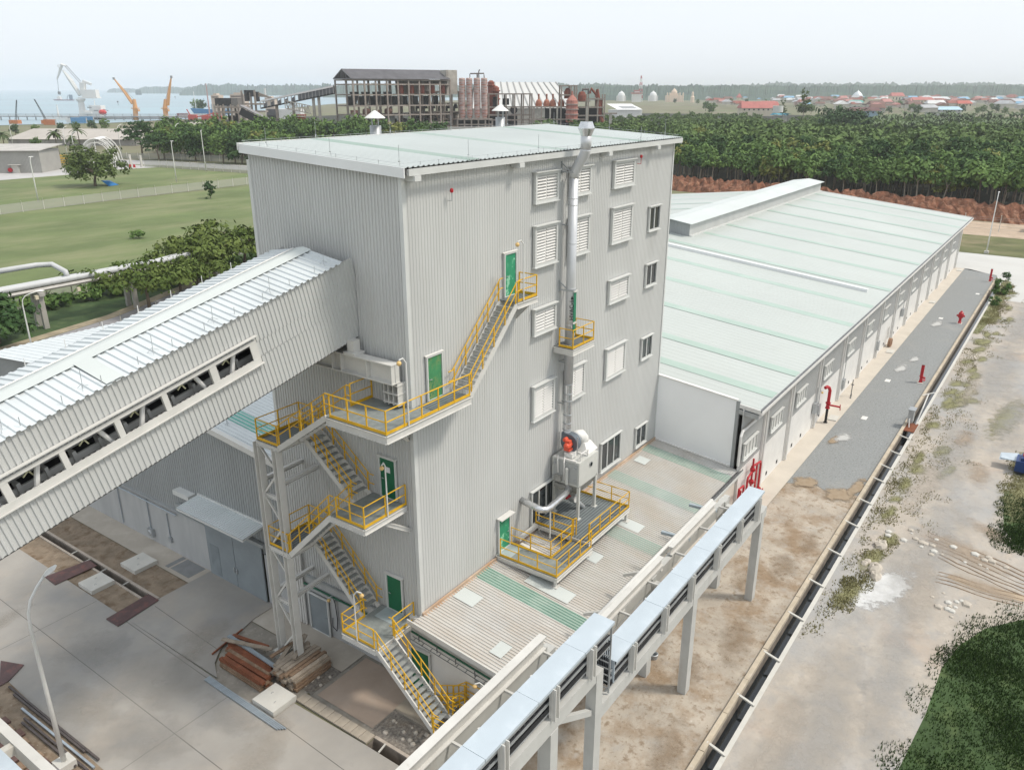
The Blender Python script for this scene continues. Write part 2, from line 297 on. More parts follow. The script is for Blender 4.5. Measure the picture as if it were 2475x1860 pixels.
bark_p = M('pale_bark', (.33,.29,.23), .9, .2, 2., vec=(1,1,.3))
leaf_a = leafmat('leaf_mid', (.042,.090,.024), (.150,.235,.062))
leaf_b = leafmat('leaf_dark', (.020,.052,.018), (.075,.135,.042))
leaf_y = leafmat('leaf_olive', (.105,.135,.030), (.250,.255,.072))
leaf_t = leafmat('leaf_tree', (.048,.078,.022), (.115,.155,.045))
leaf_p = leafmat('leaf_palm', (.030,.055,.022), (.095,.125,.045))
grass_m = leafmat('grass_blades', (.145,.140,.055), (.300,.265,.135))
grass_d = leafmat('dark_grass_blades', (.018,.040,.010), (.060,.105,.022))
far_m = M('far_woods', (.035,.075,.055), .95, .2, .02, layers=[((.06,.105,.06), .012, .45, .7), ((.02,.05,.04), .03, .55, .7)])
sea_m = M('sea_water', (.26,.36,.41), .35, .06, .002, vec=(1,1,1), layers=[((.26,.43,.48), .004, .5, .7, (1,1,1), .6)], spec=.2)
shed_m = M('shed_roof', (.44,.405,.365), .8, .07, .05, layers=[((.37,.34,.31), .3, .5, .75, (1,1,1), .5)])
ruin_c = M('ruin_concrete', (.385,.33,.285), .9, .2, .25, layers=[((.14,.115,.10), .35, .5, .7, (1,1,.6), .7), ((.42,.37,.32), .6, .58, .75, (1,1,1), .6)])
ruin_w = M('ruin_wall', (.46,.43,.38), .9, .12, .3, layers=[((.20,.17,.15), .4, .52, .7, (1,1,.5), .7)])
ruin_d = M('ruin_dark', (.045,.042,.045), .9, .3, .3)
ruin_r = M('ruin_rust', (.27,.085,.055), .9, .2, .4, layers=[((.13,.05,.04), .6, .5, .7)])
silo_m = M('silo_streaks', (.56,.44,.40), .85, .1, .4, layers=[((.34,.085,.05), .5, .47, .62, (.5,.5,4.), .9), ((.52,.44,.40), .5, .55, .7, (1,1,1.), .6)])
roof_d = M('charcoal_roof', (.115,.112,.12), .8, .15, .2)
V3 = lambda *a: Vector(a)
# ================================================================== tall process building
tower = thing('process_building', 'tall grey corrugated process building with green doors and rows of louvres', 'building', (13, 5, 0))
ZR = lambda y: 26.6 + .0545*(y+.45)          # monopitch roof
# right facade, left facade, back and far sides
ob('wall', MB().corr((0,0,0), (1,0,0), 26.9, lambda t:(0,0,0), lambda t:(0,0,26.5), (0,-1,0), .20, .018), clad, tower)
ob('wall', MB().corr((0,9.95,0), (0,-1,0), 9.95, lambda t:(0,0,0), lambda t:(0,0,ZR(9.95-t)-.1), (-1,0,0), .20, .045), clad, tower)
ob('wall', MB().corr((26.9,0,0), (0,1,0), 9.95, lambda t:(0,0,0), lambda t:(0,0,ZR(t)-.1), (1,0,0), .43, .03), clad, tower)
ob('wall', MB().corr((26.9,9.95,0), (-1,0,0), 26.9, lambda t:(0,0,0), lambda t:(0,0,27), (0,1,0), .43, .03), clad, tower)
for x, y in ((0,0), (26.9,0), (0,9.95)):
    s = MB().box(x-.07, x+.15 if x < 1 else x+.07, y-.07 if y < 1 else y-.15, y+.15 if y < 1 else y+.07, 3.6 if y > 1 else 4.4, 26.45)
    ob('corner_trim', s, trimw, tower)
ob('roof', MB().corr((-.3,-.45,ZR(-.45)), (1,0,0), 27.35, lambda t:(0,0,0), lambda t:(0,10.55,.575), (0,0,1), .33, .045), roofw, tower)
ob('ceiling', MB().box(.02, 26.88, .02, 9.93, 26.2, 26.3), clad, tower)
for x in (4.4, 12.1, 21.2):
    ob('skylight_strip', MB().corr((x-.5,-.40,ZR(-.4)+.012), (1,0,0), .99, lambda t:(0,0,0), lambda t:(0,10.45,.57), (0,0,1), .33, .045), sky_p, tower)
for X in (-.36, 27.06):
    f = MB().add([(X,-.5,26.2),(X+.06,-.5,26.2),(X+.06,10.15,26.78),(X,10.15,26.78),(X,-.5,26.62),(X+.06,-.5,26.62),(X+.06,10.15,27.2),(X,10.15,27.2)],
          [(0,3,2,1),(4,5,6,7),(0,1,5,4),(1,2,6,5),(2,3,7,6),(3,0,4,7)]); ob('rake_fascia', f, white_cl, tower)
f = MB().box(-.42, 27.12, 10.1, 10.17, 26.9, 27.24)
ob('rear_fascia', f, trimw, tower)
g = MB().box(-.1, 27.1, -.56, -.52, 26.27, 26.555); g.box(-.1, 27.1, -.52, -.45, 26.42, 26.45); g.box(-.1, 27.1, -.45, -.42, 26.27, 26.46)
for x in (-.1, 27.06): g.box(x, x+.04, -.515, -.455, 26.28, 26.54)
ob('gutter', g, trimw, tower)
for x in (.35, 8.0, 17.0, 23.4):
    ob('gutter_bracket', MB().box(x-.2, x+.2, -.64, -.08, 26.04, 26.26), trimw, tower)
b = MB().box(-.02, 26.9, -.16, -.05, 4.40, 4.58); b.box(-.02, 26.9, -.26, -.05, 4.395, 4.43)
ob('base_flashing', b, M('rust_stained_flashing', (.52,.40,.30), .7, .15, 1., layers=[((.44,.25,.13), .6, .45, .65, (1,1,1), .8)]), tower)
for X, Y in ((-.28,8.14),(-.28,3.87),(-.28,-.2),(4.4,10.0),(10.0,10.0),(21.6,10.0),(26.9,9.6),(4.2,-.28),(9.95,-.28),(21.4,-.28),(26.95,5.0),(26.95,.7),(15.5,10.0)):
    z = ZR(Y)+.045; r = MB().tube([(X,Y,z+.2),(X,Y,z+.85)], .012, 4)
    r.tube([(X-.14,Y-.1,z),(X,Y,z+.22),(X+.14,Y+.1,z)], .009, 4); r.box(X-.03,X+.03,Y-.03,Y+.03,z+.18,z+.22)
    ob('lightning_rod', r, galv, tower)
w = MB()
for p, q in (((-.28,9.9),(-.28,-.3)), ((-.28,-.3),(26.95,-.3)), ((26.95,-.3),(26.95,9.9)), ((-.28,9.95),(26.95,9.95))):
    P, Q = Vector((*p, ZR(p[1])+.17)), Vector((*q, ZR(q[1])+.17)); w.tube([P, Q], .006, 4)
    n = int((Q-P).length/1.15)
    for i in range(1, n):
        a = P.lerp(Q, i/n); w.box(a.x-.007, a.x+.007, a.y-.007, a.y+.007, a.z-.14, a.z+.03)
ob('lightning_conductor', w, galv, tower)

def louvre(x0, x1, z0, z1, par, y=0.0):
    fr = MB().ring((( x0+x1)/2, y-.045, (z0+z1)/2), (1,0,0), (0,0,1), x1-x0, z1-z0, .15, .17, (0,-1,0))
    fr.box(x0-.08, x1+.08, y-.33, y-.05, z1, z1+.05); fr.box(x0-.06, x1+.06, y-.28, y-.05, z0-.05, z0)
    fo = ob('louvre_window', fr, trimw, par)
    bl = MB(); xm = (x0+x1)/2; n = int((z1-z0-.3)/.155)
    bl.box(xm-.035, xm+.035, y-.13, y-.05, z0+.15, z1-.15)
    for a, b_ in ((x0+.15, xm-.035), (xm+.035, x1-.15)):
        for i in range(n):
            z = z0+.15+(i+.5)*(z1-z0-.3)/n; h = .058
            bl.add([(a,y-.17,z-h),(b_,y-.17,z-h),(b_,y-.06,z+h),(a,y-.06,z+h),(a,y-.18,z-h+.012),(b_,y-.18,z-h+.012),(b_,y-.07,z+h+.012),(a,y-.07,z+h+.012)],
                   [(0,3,2,1),(4,5,6,7),(0,1,5,4),(1,2,6,5),(2,3,7,6),(3,0,4,7)])
    ob('louvre_blades', bl, white_p, fo)
    ob('backing', MB().box(x0+.05, x1-.05, y-.056, y-.048, z0+.05, z1-.05), M('louvre_shade', (.10,.10,.095)), fo)  # dark panel: the shade in the gaps between blades is its colour
for x0, x1 in ((9.85, 12.1), (13.35, 15.6), (18.35, 21.0)):
    for z0, z1 in ((24.05, 25.6), (20.68, 22.85), (16.88, 18.35), (11.75, 13.85)):
        if x0 > 13 and x0 < 14 and z0 < 17 and z0 > 16: continue
        louvre(x0, x1, z0, z1, tower)
def window(x0, x1, z0, z1, par, y=0.0, n=2, mat=None, fm=None):
    fr = MB().ring(((x0+x1)/2, y-.045, (z0+z1)/2), (1,0,0), (0,0,1), x1-x0, z1-z0, .09, .13, (0,-1,0))
    for i in range(1, n):
        x = x0+(x1-x0)*i/n; fr.box(x-.045, x+.045, y-.14, y-.05, z0+.09, z1-.09)
    fr.box(x0-.08, x1+.08, y-.26, y-.05, z1, z1+.05); fr.box(x0-.05, x1+.05, y-.25, y-.05, z0-.05, z0)
    fo = ob('window', fr, fm or trimw, par)
    for i in range(n):
        a, b_ = x0+(x1-x0)*i/n+.06, x0+(x1-x0)*(i+1)/n-.06
        ob('pane', MB().box(a, b_, y-.085, y-.05, z0+.07, z1-.07), mat or glass, fo)
    return fo
for z0, z1 in ((20.75, 22.35), (16.95, 18.5), (11.7, 13.28)): window(23.55, 25.2, z0, z1, tower)
window(18.25, 21.05, 5.05, 7.2, tower, n=3); window(23.45, 25.15, 4.95, 6.5, tower, n=2); window(9.85, 12.3, 4.9, 7.18, tower, n=3)

def door(o, u, n, w, h, mat, par, handle=1, hood=.35, fm=None, label=None):
    """door leaf at foot corner o, along u, outward normal n"""
    o, u, n = Vector(o), Vector(u), Vector(n); up = Vector((0,0,1))
    def slab(a0, a1, b0, b1, d0, d1):
        vs = [o+u*a+up*b+n*d for d in (d0, d1) for a, b in ((a0,b0),(a1,b0),(a1,b1),(a0,b1))]
        return MB().add(vs, [(3,2,1,0),(4,5,6,7),(0,1,5,4),(1,2,6,5),(2,3,7,6),(3,0,4,7)])
    d = ob('door', slab(0, w, 0, h, .05, .09), mat, par, label=label)
    ob('door_frame', MB().ring(o+u*w/2+up*h/2+n*.05, u, up, w+.16, h+.16, .08, .10, n), fm or trimw, d)
    hx = .1 if handle > 0 else w-.1
    hb = MB().tube([o+u*hx+up*(h*.48)+n*.09, o+u*hx+up*(h*.48)+n*.15, o+u*(hx+.14*handle)+up*(h*.48)+n*.15], .02, 6)
    ob('handle', hb, galv, d)
    if hood:
        a, b_ = -.14, w+.14; z = h+.09
        vs = [o+u*a+up*z+n*.04, o+u*b_+up*z+n*.04, o+u*b_+up*(z-.03)+n*hood, o+u*a+up*(z-.03)+n*hood]
        ob('hood', MB().add(vs+[v+up*.05 for v in vs], [(0,3,2,1),(4,5,6,7),(0,1,5,4),(1,2,6,5),(2,3,7,6),(3,0,4,7)]), white_st, d)
    return d
X1, Y1 = Vector((1,0,0)), Vector((0,1,0))
door((0,2.22,4.02), -Y1, -X1, 1.0, 2.05, door_g, tower, 1, .16); 
d2 = door((0,2.20,10.67), -Y1, -X1, .98, 2.12, door_g, tower, 1, .16)
ob('notice', MB().box(-.105, -.093, 1.55, 1.85, 12.05, 12.35), white_cl, d2)
door((1.08,0,15.87), X1, -Y1, 1.0, 2.1, door_r, tower, 1, .16, label='weathered green door with brown rust patches')
door((7.25,0,19.63), X1, -Y1, .95, 2.15, door_f, tower, 1, .16, label='bright green door with pale worn patches')
door((6.6,0,4.80), X1, -Y1, 1.0, 2.05, door_f, tower, -1, .42)
for x, z in ((2.95, 25.3), (21.59, 25.6)):
    a = MB().tube([(x,-.04,z-.35),(x,-.28,z-.35),(x,-.28,z)], .02, 6); ao = ob('beacon', a, redp if x > 9 else galv, tower)
    ob('beacon_lamp', MB().lathe((x,-.28,z), [(.05,0),(.085,.04),(.085,.14),(.05,.19),(0,.2)], 10), redp, ao)

# ================================================================== lower hall to the left
hall = thing('process_hall', 'lower grey clad hall with concrete base and large sliding doors beside the tall building', 'building', (10, 24, 0))
HZ = lambda y: 10.28+.105*(y-9.95) if y < 26 else 10.28+.105*16.05-.105*(y-26)
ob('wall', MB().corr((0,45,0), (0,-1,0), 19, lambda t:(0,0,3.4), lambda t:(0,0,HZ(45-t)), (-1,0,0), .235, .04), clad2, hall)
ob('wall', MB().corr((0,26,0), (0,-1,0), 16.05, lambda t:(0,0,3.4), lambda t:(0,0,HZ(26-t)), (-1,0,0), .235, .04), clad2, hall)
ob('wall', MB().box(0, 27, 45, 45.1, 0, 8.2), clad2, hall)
ob('wall', MB().box(26.9, 27, 10.0, 45, 0, 8.2), clad2, hall)
ob('base_wall', MB().box(-.10, .2, 18.25, 45.1, 0, 3.45).box(-.10, .2, 8.65, 12.5, 0, 3.45).box(-.10, .2, .62, 6.9, 0, 3.45).box(-.10, .2, 6.9, 8.65, 2.55, 3.45).box(-.10,.2,12.5,18.25,4.05,4.1), conc_w, hall)
ob('cap_flashing', MB().box(-.17, .05, 18.3, 45.1, 3.45, 3.56).box(-.17, .05, 2.8, 12.4, 3.45, 3.56), clad2, hall)
ob('roof', MB().corr((-.45,26,HZ(26)+.03), (1,0,0), 27.6, lambda t:(0,-16.0,-1.68), lambda t:(0,0,0), (0,0,1), .30, .05), roofg, hall)
ob('roof', MB().corr((-.45,26,HZ(26)+.03), (1,0,0), 27.6, lambda t:(0,0,0), lambda t:(0,19.4,-2.04), (0,0,1), .60, .05), roofg, hall)
ob('skylight_strip', MB().corr((1.1,26,HZ(26)+.05), (1,0,0), 1.2, lambda t:(0,-15.95,-1.675), lambda t:(0,0,0), (0,0,1), .30, .05), sky_t, hall)
r = MB(); r.bar((-.48,9.97,10.25),(-.48,26,11.93),.08,.34); r.bar((-.40,9.97,10.43),(-.40,26,12.11),.3,.05)
ob('rake_trim', r, white_st, hall)
for p in ((.6, 12.5), (.6, 15.5), (.6, 18.5)):
    z = HZ(p[1])+.08; ob('lightning_rod', MB().tube([(p[0],p[1],z),(p[0],p[1],z+.55)], .018, 5).tube([(p[0]-.15,p[1],z),(p[0],p[1],z+.18),(p[0]+.15,p[1],z)], .015, 4), galv, hall)
# sliding doors
for y0, y1 in ((15.42, 18.2), (12.6, 15.38)):
    d = ob('sliding_door', MB().box(-.22, -.14, y0, y1, .06, 4.05), door_s, hall)
    if y0 > 15:
        ob('wicket_door', MB().box(-.235, -.222, 17.0, 17.9, .25, 2.4), M('wicket_panel', (.225,.255,.27)), d)
    ob('handle', MB().lathe((-.26, 15.4+(.13 if y0 > 15 else -.13), 1.3), [(.03,-.2),(.07,-.1),(.07,.1),(.03,.2)], 8), galv, d)
ob('door_track', MB().box(-.34, -.10, 12.2, 21.0, 4.08, 4.3), clad2, hall)
door((-.11, 8.52, .06), -Y1, -X1, 1.5, 2.4, door_s, hall, -1, 0)
c = MB().corr((-.02,12.2,5.56), (0,1,0), 6.5, lambda t:(0,0,0), lambda t:(-1.6,0,-.24), (0,0,1), .2, .035)
cn = ob('canopy', c, roofg, hall)
ob('canopy_frame', MB().box(-1.62,-1.54,12.2,18.7,5.16,5.30).bar((0,12.24,5.46),(-1.6,12.24,5.22),.06,.1).bar((0,18.66,5.46),(-1.6,18.66,5.22),.06,.1).bar((-.02,18.3,4.3),(-1.3,18.3,5.2),.06).box(-.1,0,12.2,18.7,5.56,5.68), trimw, cn)
ob('duct_box', MB().box(-.55,0,19.0,20.7,5.2,5.52), trimw, hall)
for y, z0, z1 in ((28.6,.3,3.4),(24.9,.6,3.4),(22.6,1.,3.0)):
    ob('conduit', MB().tube([(-.17,y,z0),(-.17,y,z1)], .035, 6), zinc, hall)
ob('conduit', MB().tube([(-.24,44,3.3),(-.24,21.3,3.3)], .05, 6), zinc, hall)
ob('junction_box', MB().box(-.32,-.11,24.6,25.2,.5,1.1).lathe((-.32,24.9,.8),[(.16,-.06),(.22,0),(.16,.06)],10,'X'), galv, hall)
ob('junction_box', MB().box(-.26,-.11,22.45,22.75,.8,1.15), galv, hall)
ob('green_pipe', MB().tube([(-.2,8.9,2.95),(-.2,2.9,2.95),(-.2,2.9,.3)], .06, 7), green_p, hall)
for y in (9.0, 9.2, 9.42): ob('downpipe', MB().tube([(-.22,y,.1),(-.22,y,5.4)], .07, 8), white_p, hall)
ob('switch_box', MB().box(-.2,-.1,6.25,6.45,.9,2.75), conc_w, hall)
ob('hose', MB().tube([(-.25,6.4,2.9),(-.32,6.2,2.7),(-.3,6.15,1.6),(-.28,6.3,.8),(-.3,6.6,1.0),(-.28,6.55,1.6)], .025, 6), rubber, hall)
# two mushroom flues that rise behind the tall building's roof
for x, y, zt in ((10.85, 12., 27.6), (23.5, 12., 27.75)):
    t = thing('mushroom_flue', ('left','right')[x > 15]+' slim flue with conical cap behind the tall building roof', 'flue', (x, y, 10.5))
    ob('flue_pipe', MB().lathe((x,y,0), [(.34,10.4),(.34,zt)], 18), galv, t, smooth=True)
    ob('flue_cap', MB().lathe((x,y,zt), [(.62,.42),(.60,.46),(.05,.86),(0,.86)], 18), white_p, t)
    ob('cap_struts', MB().bar((x-.25,y,zt-.1),(x-.28,y,zt+.46),.05).bar((x+.25,y,zt-.1),(x+.28,y,zt+.46),.05).bar((x,y-.25,zt-.1),(x,y-.28,zt+.46),.05), galv, t)
# notes: light at grey door
def cage_lamp(p, wall=None, arm=None, pole=None, label='', group=None):
    t = thing('bulkhead_lamp' if not pole else 'walkway_lamp', label, 'lamp', pole[0] if pole else p, 0, group)
    p = Vector(p)
    ob('lamp_head', MB().lathe(p, [(.03,.09),(.09,.05),(.115,-.02),(.09,-.08),(.05,-.12),(0,-.13)], 12), lampy, t, smooth=True)
    if pole:
        a, b_ = Vector(pole[0]), Vector(pole[1])
        ob('lamp_pole', MB().tube([a, b_, b_.lerp(p,.45)+Vector((0,0,.20)), p+Vector((0,0,.12))], .035, 7), pole_w, t)
    if arm: ob('lamp_arm', MB().tube([Vector(arm), p.lerp(Vector(arm),.4)+Vector((0,0,.12)), p+Vector((0,0,.1))], .025, 6), galv, t)
    return t
cage_lamp((-.42,6.6,2.85), arm=(-.12,6.5,3.0), label='small amber lamp on the wall above the grey side door')

# ================================================================== annex with the low dusty roof
annex = thing('annex_building', 'low annex with dusty ribbed roof along the foot of the tall building', 'building', (13, -3, 0))
AZ_ = lambda y: 4.42+.115*y
def asheet(x0, L, m, up=0., pitch=.2, y1=-6.78):
    return MB().corr((x0,0,AZ_(0)+up), (1,0,0), L, lambda t:(0,y1,y1*.115), lambda t:(0,-.04,0), (0,0,1), pitch, .05)
ob('roof', asheet(-.72, 27.6, roofa), roofa, annex)
ob('roof_lining', MB().add([(-.7,-6.7,3.52),(26.85,-6.7,3.52),(26.85,0,4.3),(-.7,0,4.3)], [(3,2,1,0)]), white_p, annex)
for x in (4.6, 13.3, 19.5, 24.75): ob('skylight_strip', asheet(x-.35, 1.2, sky_l, .014), sky_l, annex)
for x, y0, y1 in ((6.2,-5.2,-2.4),(10.35,-4.6,-3.7),(14.9,-5.0,-3.4),(2.6,-1.6,-.3),(23.0,-1.4,-.5),(0.6,-4.9,-4.2)):
    ob('flat_sheet', MB().add([(x-.45,y0,AZ_(y0)+.058),(x+.55,y0,AZ_(y0)+.058),(x+.55,y1,AZ_(y1)+.058),(x-.45,y1,AZ_(y1)+.058)], [(0,1,2,3)]), roofw, annex)
ob('front_wall', MB().box(-.26, 0, -6.5, .6, 0, 3.45).add([(-.26,-6.5,3.45),(-.26,.6,3.45),(-.26,.6,4.3),(-.26,-6.5,3.55),(0,-6.5,3.45),(0,.6,3.45),(0,.6,4.3),(0,-6.5,3.55)],[(0,3,2,1),(4,5,6,7),(0,4,7,3),(1,2,6,5),(3,7,6,2)]), white_p, annex)
ob('side_wall', MB().box(-.26, 27.2, -6.62, -6.5, 0, 3.58), M('cream_plaster', (.66,.615,.54), .8, .05, .5, layers=[((.52,.42,.31), .7, .58, .8, (1,1,.3), .4)]), annex)
ob('eave_fascia', MB().add([(-.80,-6.8,3.42),(-.72,-6.8,3.42),(-.72,.3,4.24),(-.80,.3,4.24),(-.80,-6.8,3.7),(-.72,-6.8,3.7),(-.72,.3,4.50),(-.80,.3,4.50)],[(0,3,2,1),(4,5,6,7),(0,1,5,4),(1,2,6,5),(2,3,7,6),(3,0,4,7)]), white_st, annex)
g = MB().box(-.8,27.3,-7.02,-6.98,3.45,3.66).box(-.8,27.3,-6.98,-6.76,3.45,3.48).box(-.8,27.3,-6.78,-6.74,3.45,3.6)
ob('gutter', g, darkg, annex)
g = MB().box(-.8,27.3,-7.06,-7.025,3.36,3.56); ob('gutter_fascia', g, trimw, annex)
for x in (1.1, 4.2, 7.9, 10.5, 16.5, 21.0): window(x, x+1.7, 1.45, 2.75, annex, -6.62, 2, fm=trimw)
ct = MB()
for dz, m in ((0,0),(.0,.18)): ct.tube([(-.52-m,.2,3.35-m*.3),(-.52-m,-6.6,2.6-m*.3)], .022, 5)
for i in range(12):
    y = .0-i*.56; z = 3.33+(y-.2)*.11; ct.bar((-.52,y,z),(-.72,y,z-.04),.03)
for i in range(6):
    y = -.2-i*1.2; z = 3.33+(y-.2)*.11; ct.bar((-.28,y,z-.25),(-.50,y,z-.02),.04); ct.bar((-.5,y,z-.12),(-.5,y,z+.28),.04)
ct_o = ob('cable_tray', ct, M('tray_grey', (.15,.16,.16), .5, .1, 2.), annex)
ob('green_pipe', MB().tube([(-.42,.35,3.52),(-.42,-6.7,2.75),(-.42,-6.7,1.9)], .055, 7), green_p, annex)
ob('sign_plate', MB().box(-.28,-.265,-3.95,-3.6,2.05,2.35), galv, annex)
gd = MB().add([(-.30,1.6,.05),(-.30,.62,.05),(-.30,.62,3.3),(-.30,1.6,3.3)], [(0,1,2,3)])
door((-.26,.5,.05), -Y1, -X1, 1.2, 2.4, door_g, annex, 1, .2)
cage_lamp((14.2,-7.45,3.35), arm=(14.2,-6.65,3.1), label='amber lamp on a bent arm outside the annex wall beside the cable trestle')
# ================================================================== long warehouse
wh = thing('long_warehouse', 'long white warehouse with pale green striped roof and ridge vent', 'warehouse', (80, 20, 0))
WZ = lambda y: 8.5+.106*(min(y, 42-y)+7.85)
XA, XB = 26.95, 136.4
def rs(x0, x1, ya, yb, up=0.): return MB().add([(x0,ya,WZ(ya)+up),(x1,ya,WZ(ya)+up),(x1,yb,WZ(yb)+up),(x0,yb,WZ(yb)+up)], [(0,1,2,3)])
rf = rs(XA, XB, -7.85, 21); 
ob('roof', MB().corr((XA,-7.85,8.5), (1,0,0), XB-XA, lambda t:(0,0,0), lambda t:(0,28.85,3.058), (0,0,1), .76, .025), roofl, wh)
ob('roof', MB().corr((XA,49.85,8.5), (1,0,0), XB-XA, lambda t:(0,0,0), lambda t:(0,-28.85,3.058), (0,0,1), 1.52, .025), roofl, wh)
for i, x in enumerate((30.6, 36.2, 44.6, 53.3, 61.6, 70.4, 79.2, 87.7, 96.4, 105.4, 114.4, 123.2, 131.8)):
    ob('skylight_strip', rs(x-.62, x+.62, -7.7, 18.2 if x > 74 else 20.9, .034), sky_p, wh)
    ob('skylight_strip', rs(x-.62, x+.62, 24 if x > 74 else 21.1, 49.5, .034), sky_p, wh)
v = MB().corr((74.8,18.5,11.0), (1,0,0), 61.4, lambda t:(0,0,0), lambda t:(0,0,1.95), (0,-1,0), .30, .03)
v.corr((136.2,23.5,11.0), (-1,0,0), 61.4, lambda t:(0,0,0), lambda t:(0,0,1.95), (0,1,0), .60, .03)
vo = ob('ridge_vent', v, clad, wh)
ob('vent_end', MB().corr((74.8,23.5,11.0), (0,-1,0), 5.0, lambda t:(0,0,0), lambda t:(0,0,1.95+.35*(1-abs(t-2.5)/2.5)), (-1,0,0), .30, .03).add([(136.2,18.5,11),(136.2,23.5,11),(136.2,23.5,12.95),(136.2,21,13.3),(136.2,18.5,12.95)],[(0,1,2,3,4)]), clad2, vo)  # darker cladding than the sides puts this end's shade into its colour
vr = MB()
for s in (-1, 1):
    y0, y1 = 21, 21+s*2.95; vs = [(74.2,y0,13.42),(136.8,y0,13.42),(136.8,y1,12.98),(74.2,y1,12.98)]
    vr.add(vs+[(a,b,c+.06) for a, b, c in vs], [(0,3,2,1),(4,5,6,7),(0,1,5,4),(1,2,6,5),(2,3,7,6),(3,0,4,7)])
ob('vent_roof', vr, roofw, vo)
ob('vent_flashing', MB().box(74.8,136.3,18.2,18.5,WZ(18.3),WZ(18.3)+.18), trimw, vo)
ob('expansion_curb', MB().add([(67.05,-5.9,WZ(-5.9)),(67.5,-5.9,WZ(-5.9)),(67.5,21,WZ(21)),(67.05,21,WZ(21)),(67.05,-5.9,WZ(-5.9)+.36),(67.5,-5.9,WZ(-5.9)+.36),(67.5,21,WZ(21)+.36),(67.05,21,WZ(21)+.36)],[(0,3,2,1),(4,5,6,7),(0,1,5,4),(1,2,6,5),(2,3,7,6),(3,0,4,7)]), white_cl, wh)
# side wall facing the gravel: white base, upper cladding in grey paint with shade mixed into its colour, pilasters
ob('base_wall', MB().box(27.0, 133, -6.8, -6.5, 0, 3.55), white_p, wh)
ob('wall', MB().corr((26.6,-6.78,0), (1,0,0), 106.4, lambda t:(0,0,3.55), lambda t:(0,0,8.55), (0,-1,0), .28, .035), M('pale_grey_cladding', (.44,.445,.435), .5, .04, .3), wh)
ob('wall', MB().box(132.9, 133, -6.8, 49, 0, 8.5).add([(132.95,-6.8,8.5),(132.95,49,8.5),(132.95,21,11.4)],[(0,1,2)]), white_p, wh)
ob('wall', MB().box(26.95, 133, 48.9, 49, 0, 8.5), white_p, wh)
ob('end_wall', MB().add([(31.7,-6.8,0),(31.7,-4,0),(31.7,-4,8.6),(31.7,-6.8,8.4)],[(3,2,1,0)]), clad, wh)
e = MB().box(26.95, 136.4, -8.0, -7.86, 8.2, 8.46); e.box(26.95, 136.4, -8.04, -8.0, 8.36, 8.5); ob('eave_fascia', e, white_p, wh)
ob('gutter', MB().box(26.95, 136.4, -8.0, -7.84, 8.50, 8.56), darkg, wh)
ob('soffit', MB().box(27, 136.3, -7.86, -6.8, 8.30, 8.34), white_p, wh)
ob('rake_trim', MB().bar((136.45,-7.9,8.45),(136.45,21,11.5),.1,.3).bar((26.93,-7.9,8.44),(26.93,-6.2,8.62),.08,.3), white_p, wh)
XP = [31.72, 38.3, 46.7, 55.2, 63.5, 71.8, 80.2, 88.7, 97.1, 105.6, 114.1, 122.6, 132.9]
for i, x in enumerate(XP):
    ob('downpipe', MB().tube([(x,-7.9,8.3),(x,-7.05,7.7),(x,-7.02,.15)], .09, 8), white_p, wh)
    ob('pilaster', MB().box(x-.18, x+.18, -6.9, -6.8, 0, 8.3), white_p, wh)
    for k in (2.1, 4.7):
        if i < len(XP)-1: ob('wall_vent', MB().box(x+k, x+k+.28, -6.83, -6.79, .42, .7), ruin_d, wh)
    if i < len(XP)-1:
        xm = x+2.9; window(xm-1.35, xm+1.35, 4.35, 5.65, wh, -6.81, 4, glass_w, trimw)
window(27.2, 30.0, 4.35, 5.65, wh, -6.81, 4, glass_w, trimw)
# firewall above the annex roof
fw = MB().add([(26.92,-6.15,3.7),(26.92,0.0,4.4),(26.92,0.0,9.62),(26.92,-6.15,8.97),(27.05,-6.15,3.7),(27.05,0,4.4),(27.05,0,9.62),(27.05,-6.15,8.97)],[(0,3,2,1),(4,5,6,7),(0,4,7,3),(1,2,6,5),(3,7,6,2)])
fo = ob('fire_wall', fw, firew, wh)
ob('wall_cap', MB().bar((26.98,-6.22,9.0),(26.98,0,9.66),.3,.09).bar((26.85,-6.15,3.82),(26.85,0,4.50),.16,.09), white_p, fo)
ob('edge_trim', MB().box(26.88,27.08,-6.4,-6.15,3.75,8.95), clad2, fo)
ob('rain_pipe', MB().tube([(31.0,-7.9,8.2),(30.7,-7.0,6.9),(26.3,-7.0,7.0),(26.05,-7.0,6.7),(26.05,-7.0,4.4)], .10, 8), white_p, wh)
ob('eave_beam', MB().bar((26.95,-6.4,8.2),(26.95,-7.8,8.05),.25,.35), galv, wh)
for x, z, y in ((46.3,2.2,0),(47.4,1.7,0),(56.5,1.5,0),(72.,1.6,0),(85.5,2.6,0)):
    ob('switch_box', MB().box(x-.35, x+.35, -7.15, -6.85, z-.5, z+.5).tube([(x,-7.0,z+.5),(x,-7.0,4.2)], .035, 6), galv, wh)
cage_lamp((46.9,-7.3,3.6), arm=(46.9,-6.82,3.8), label='small amber wall lamp on the warehouse above the red standpipe')
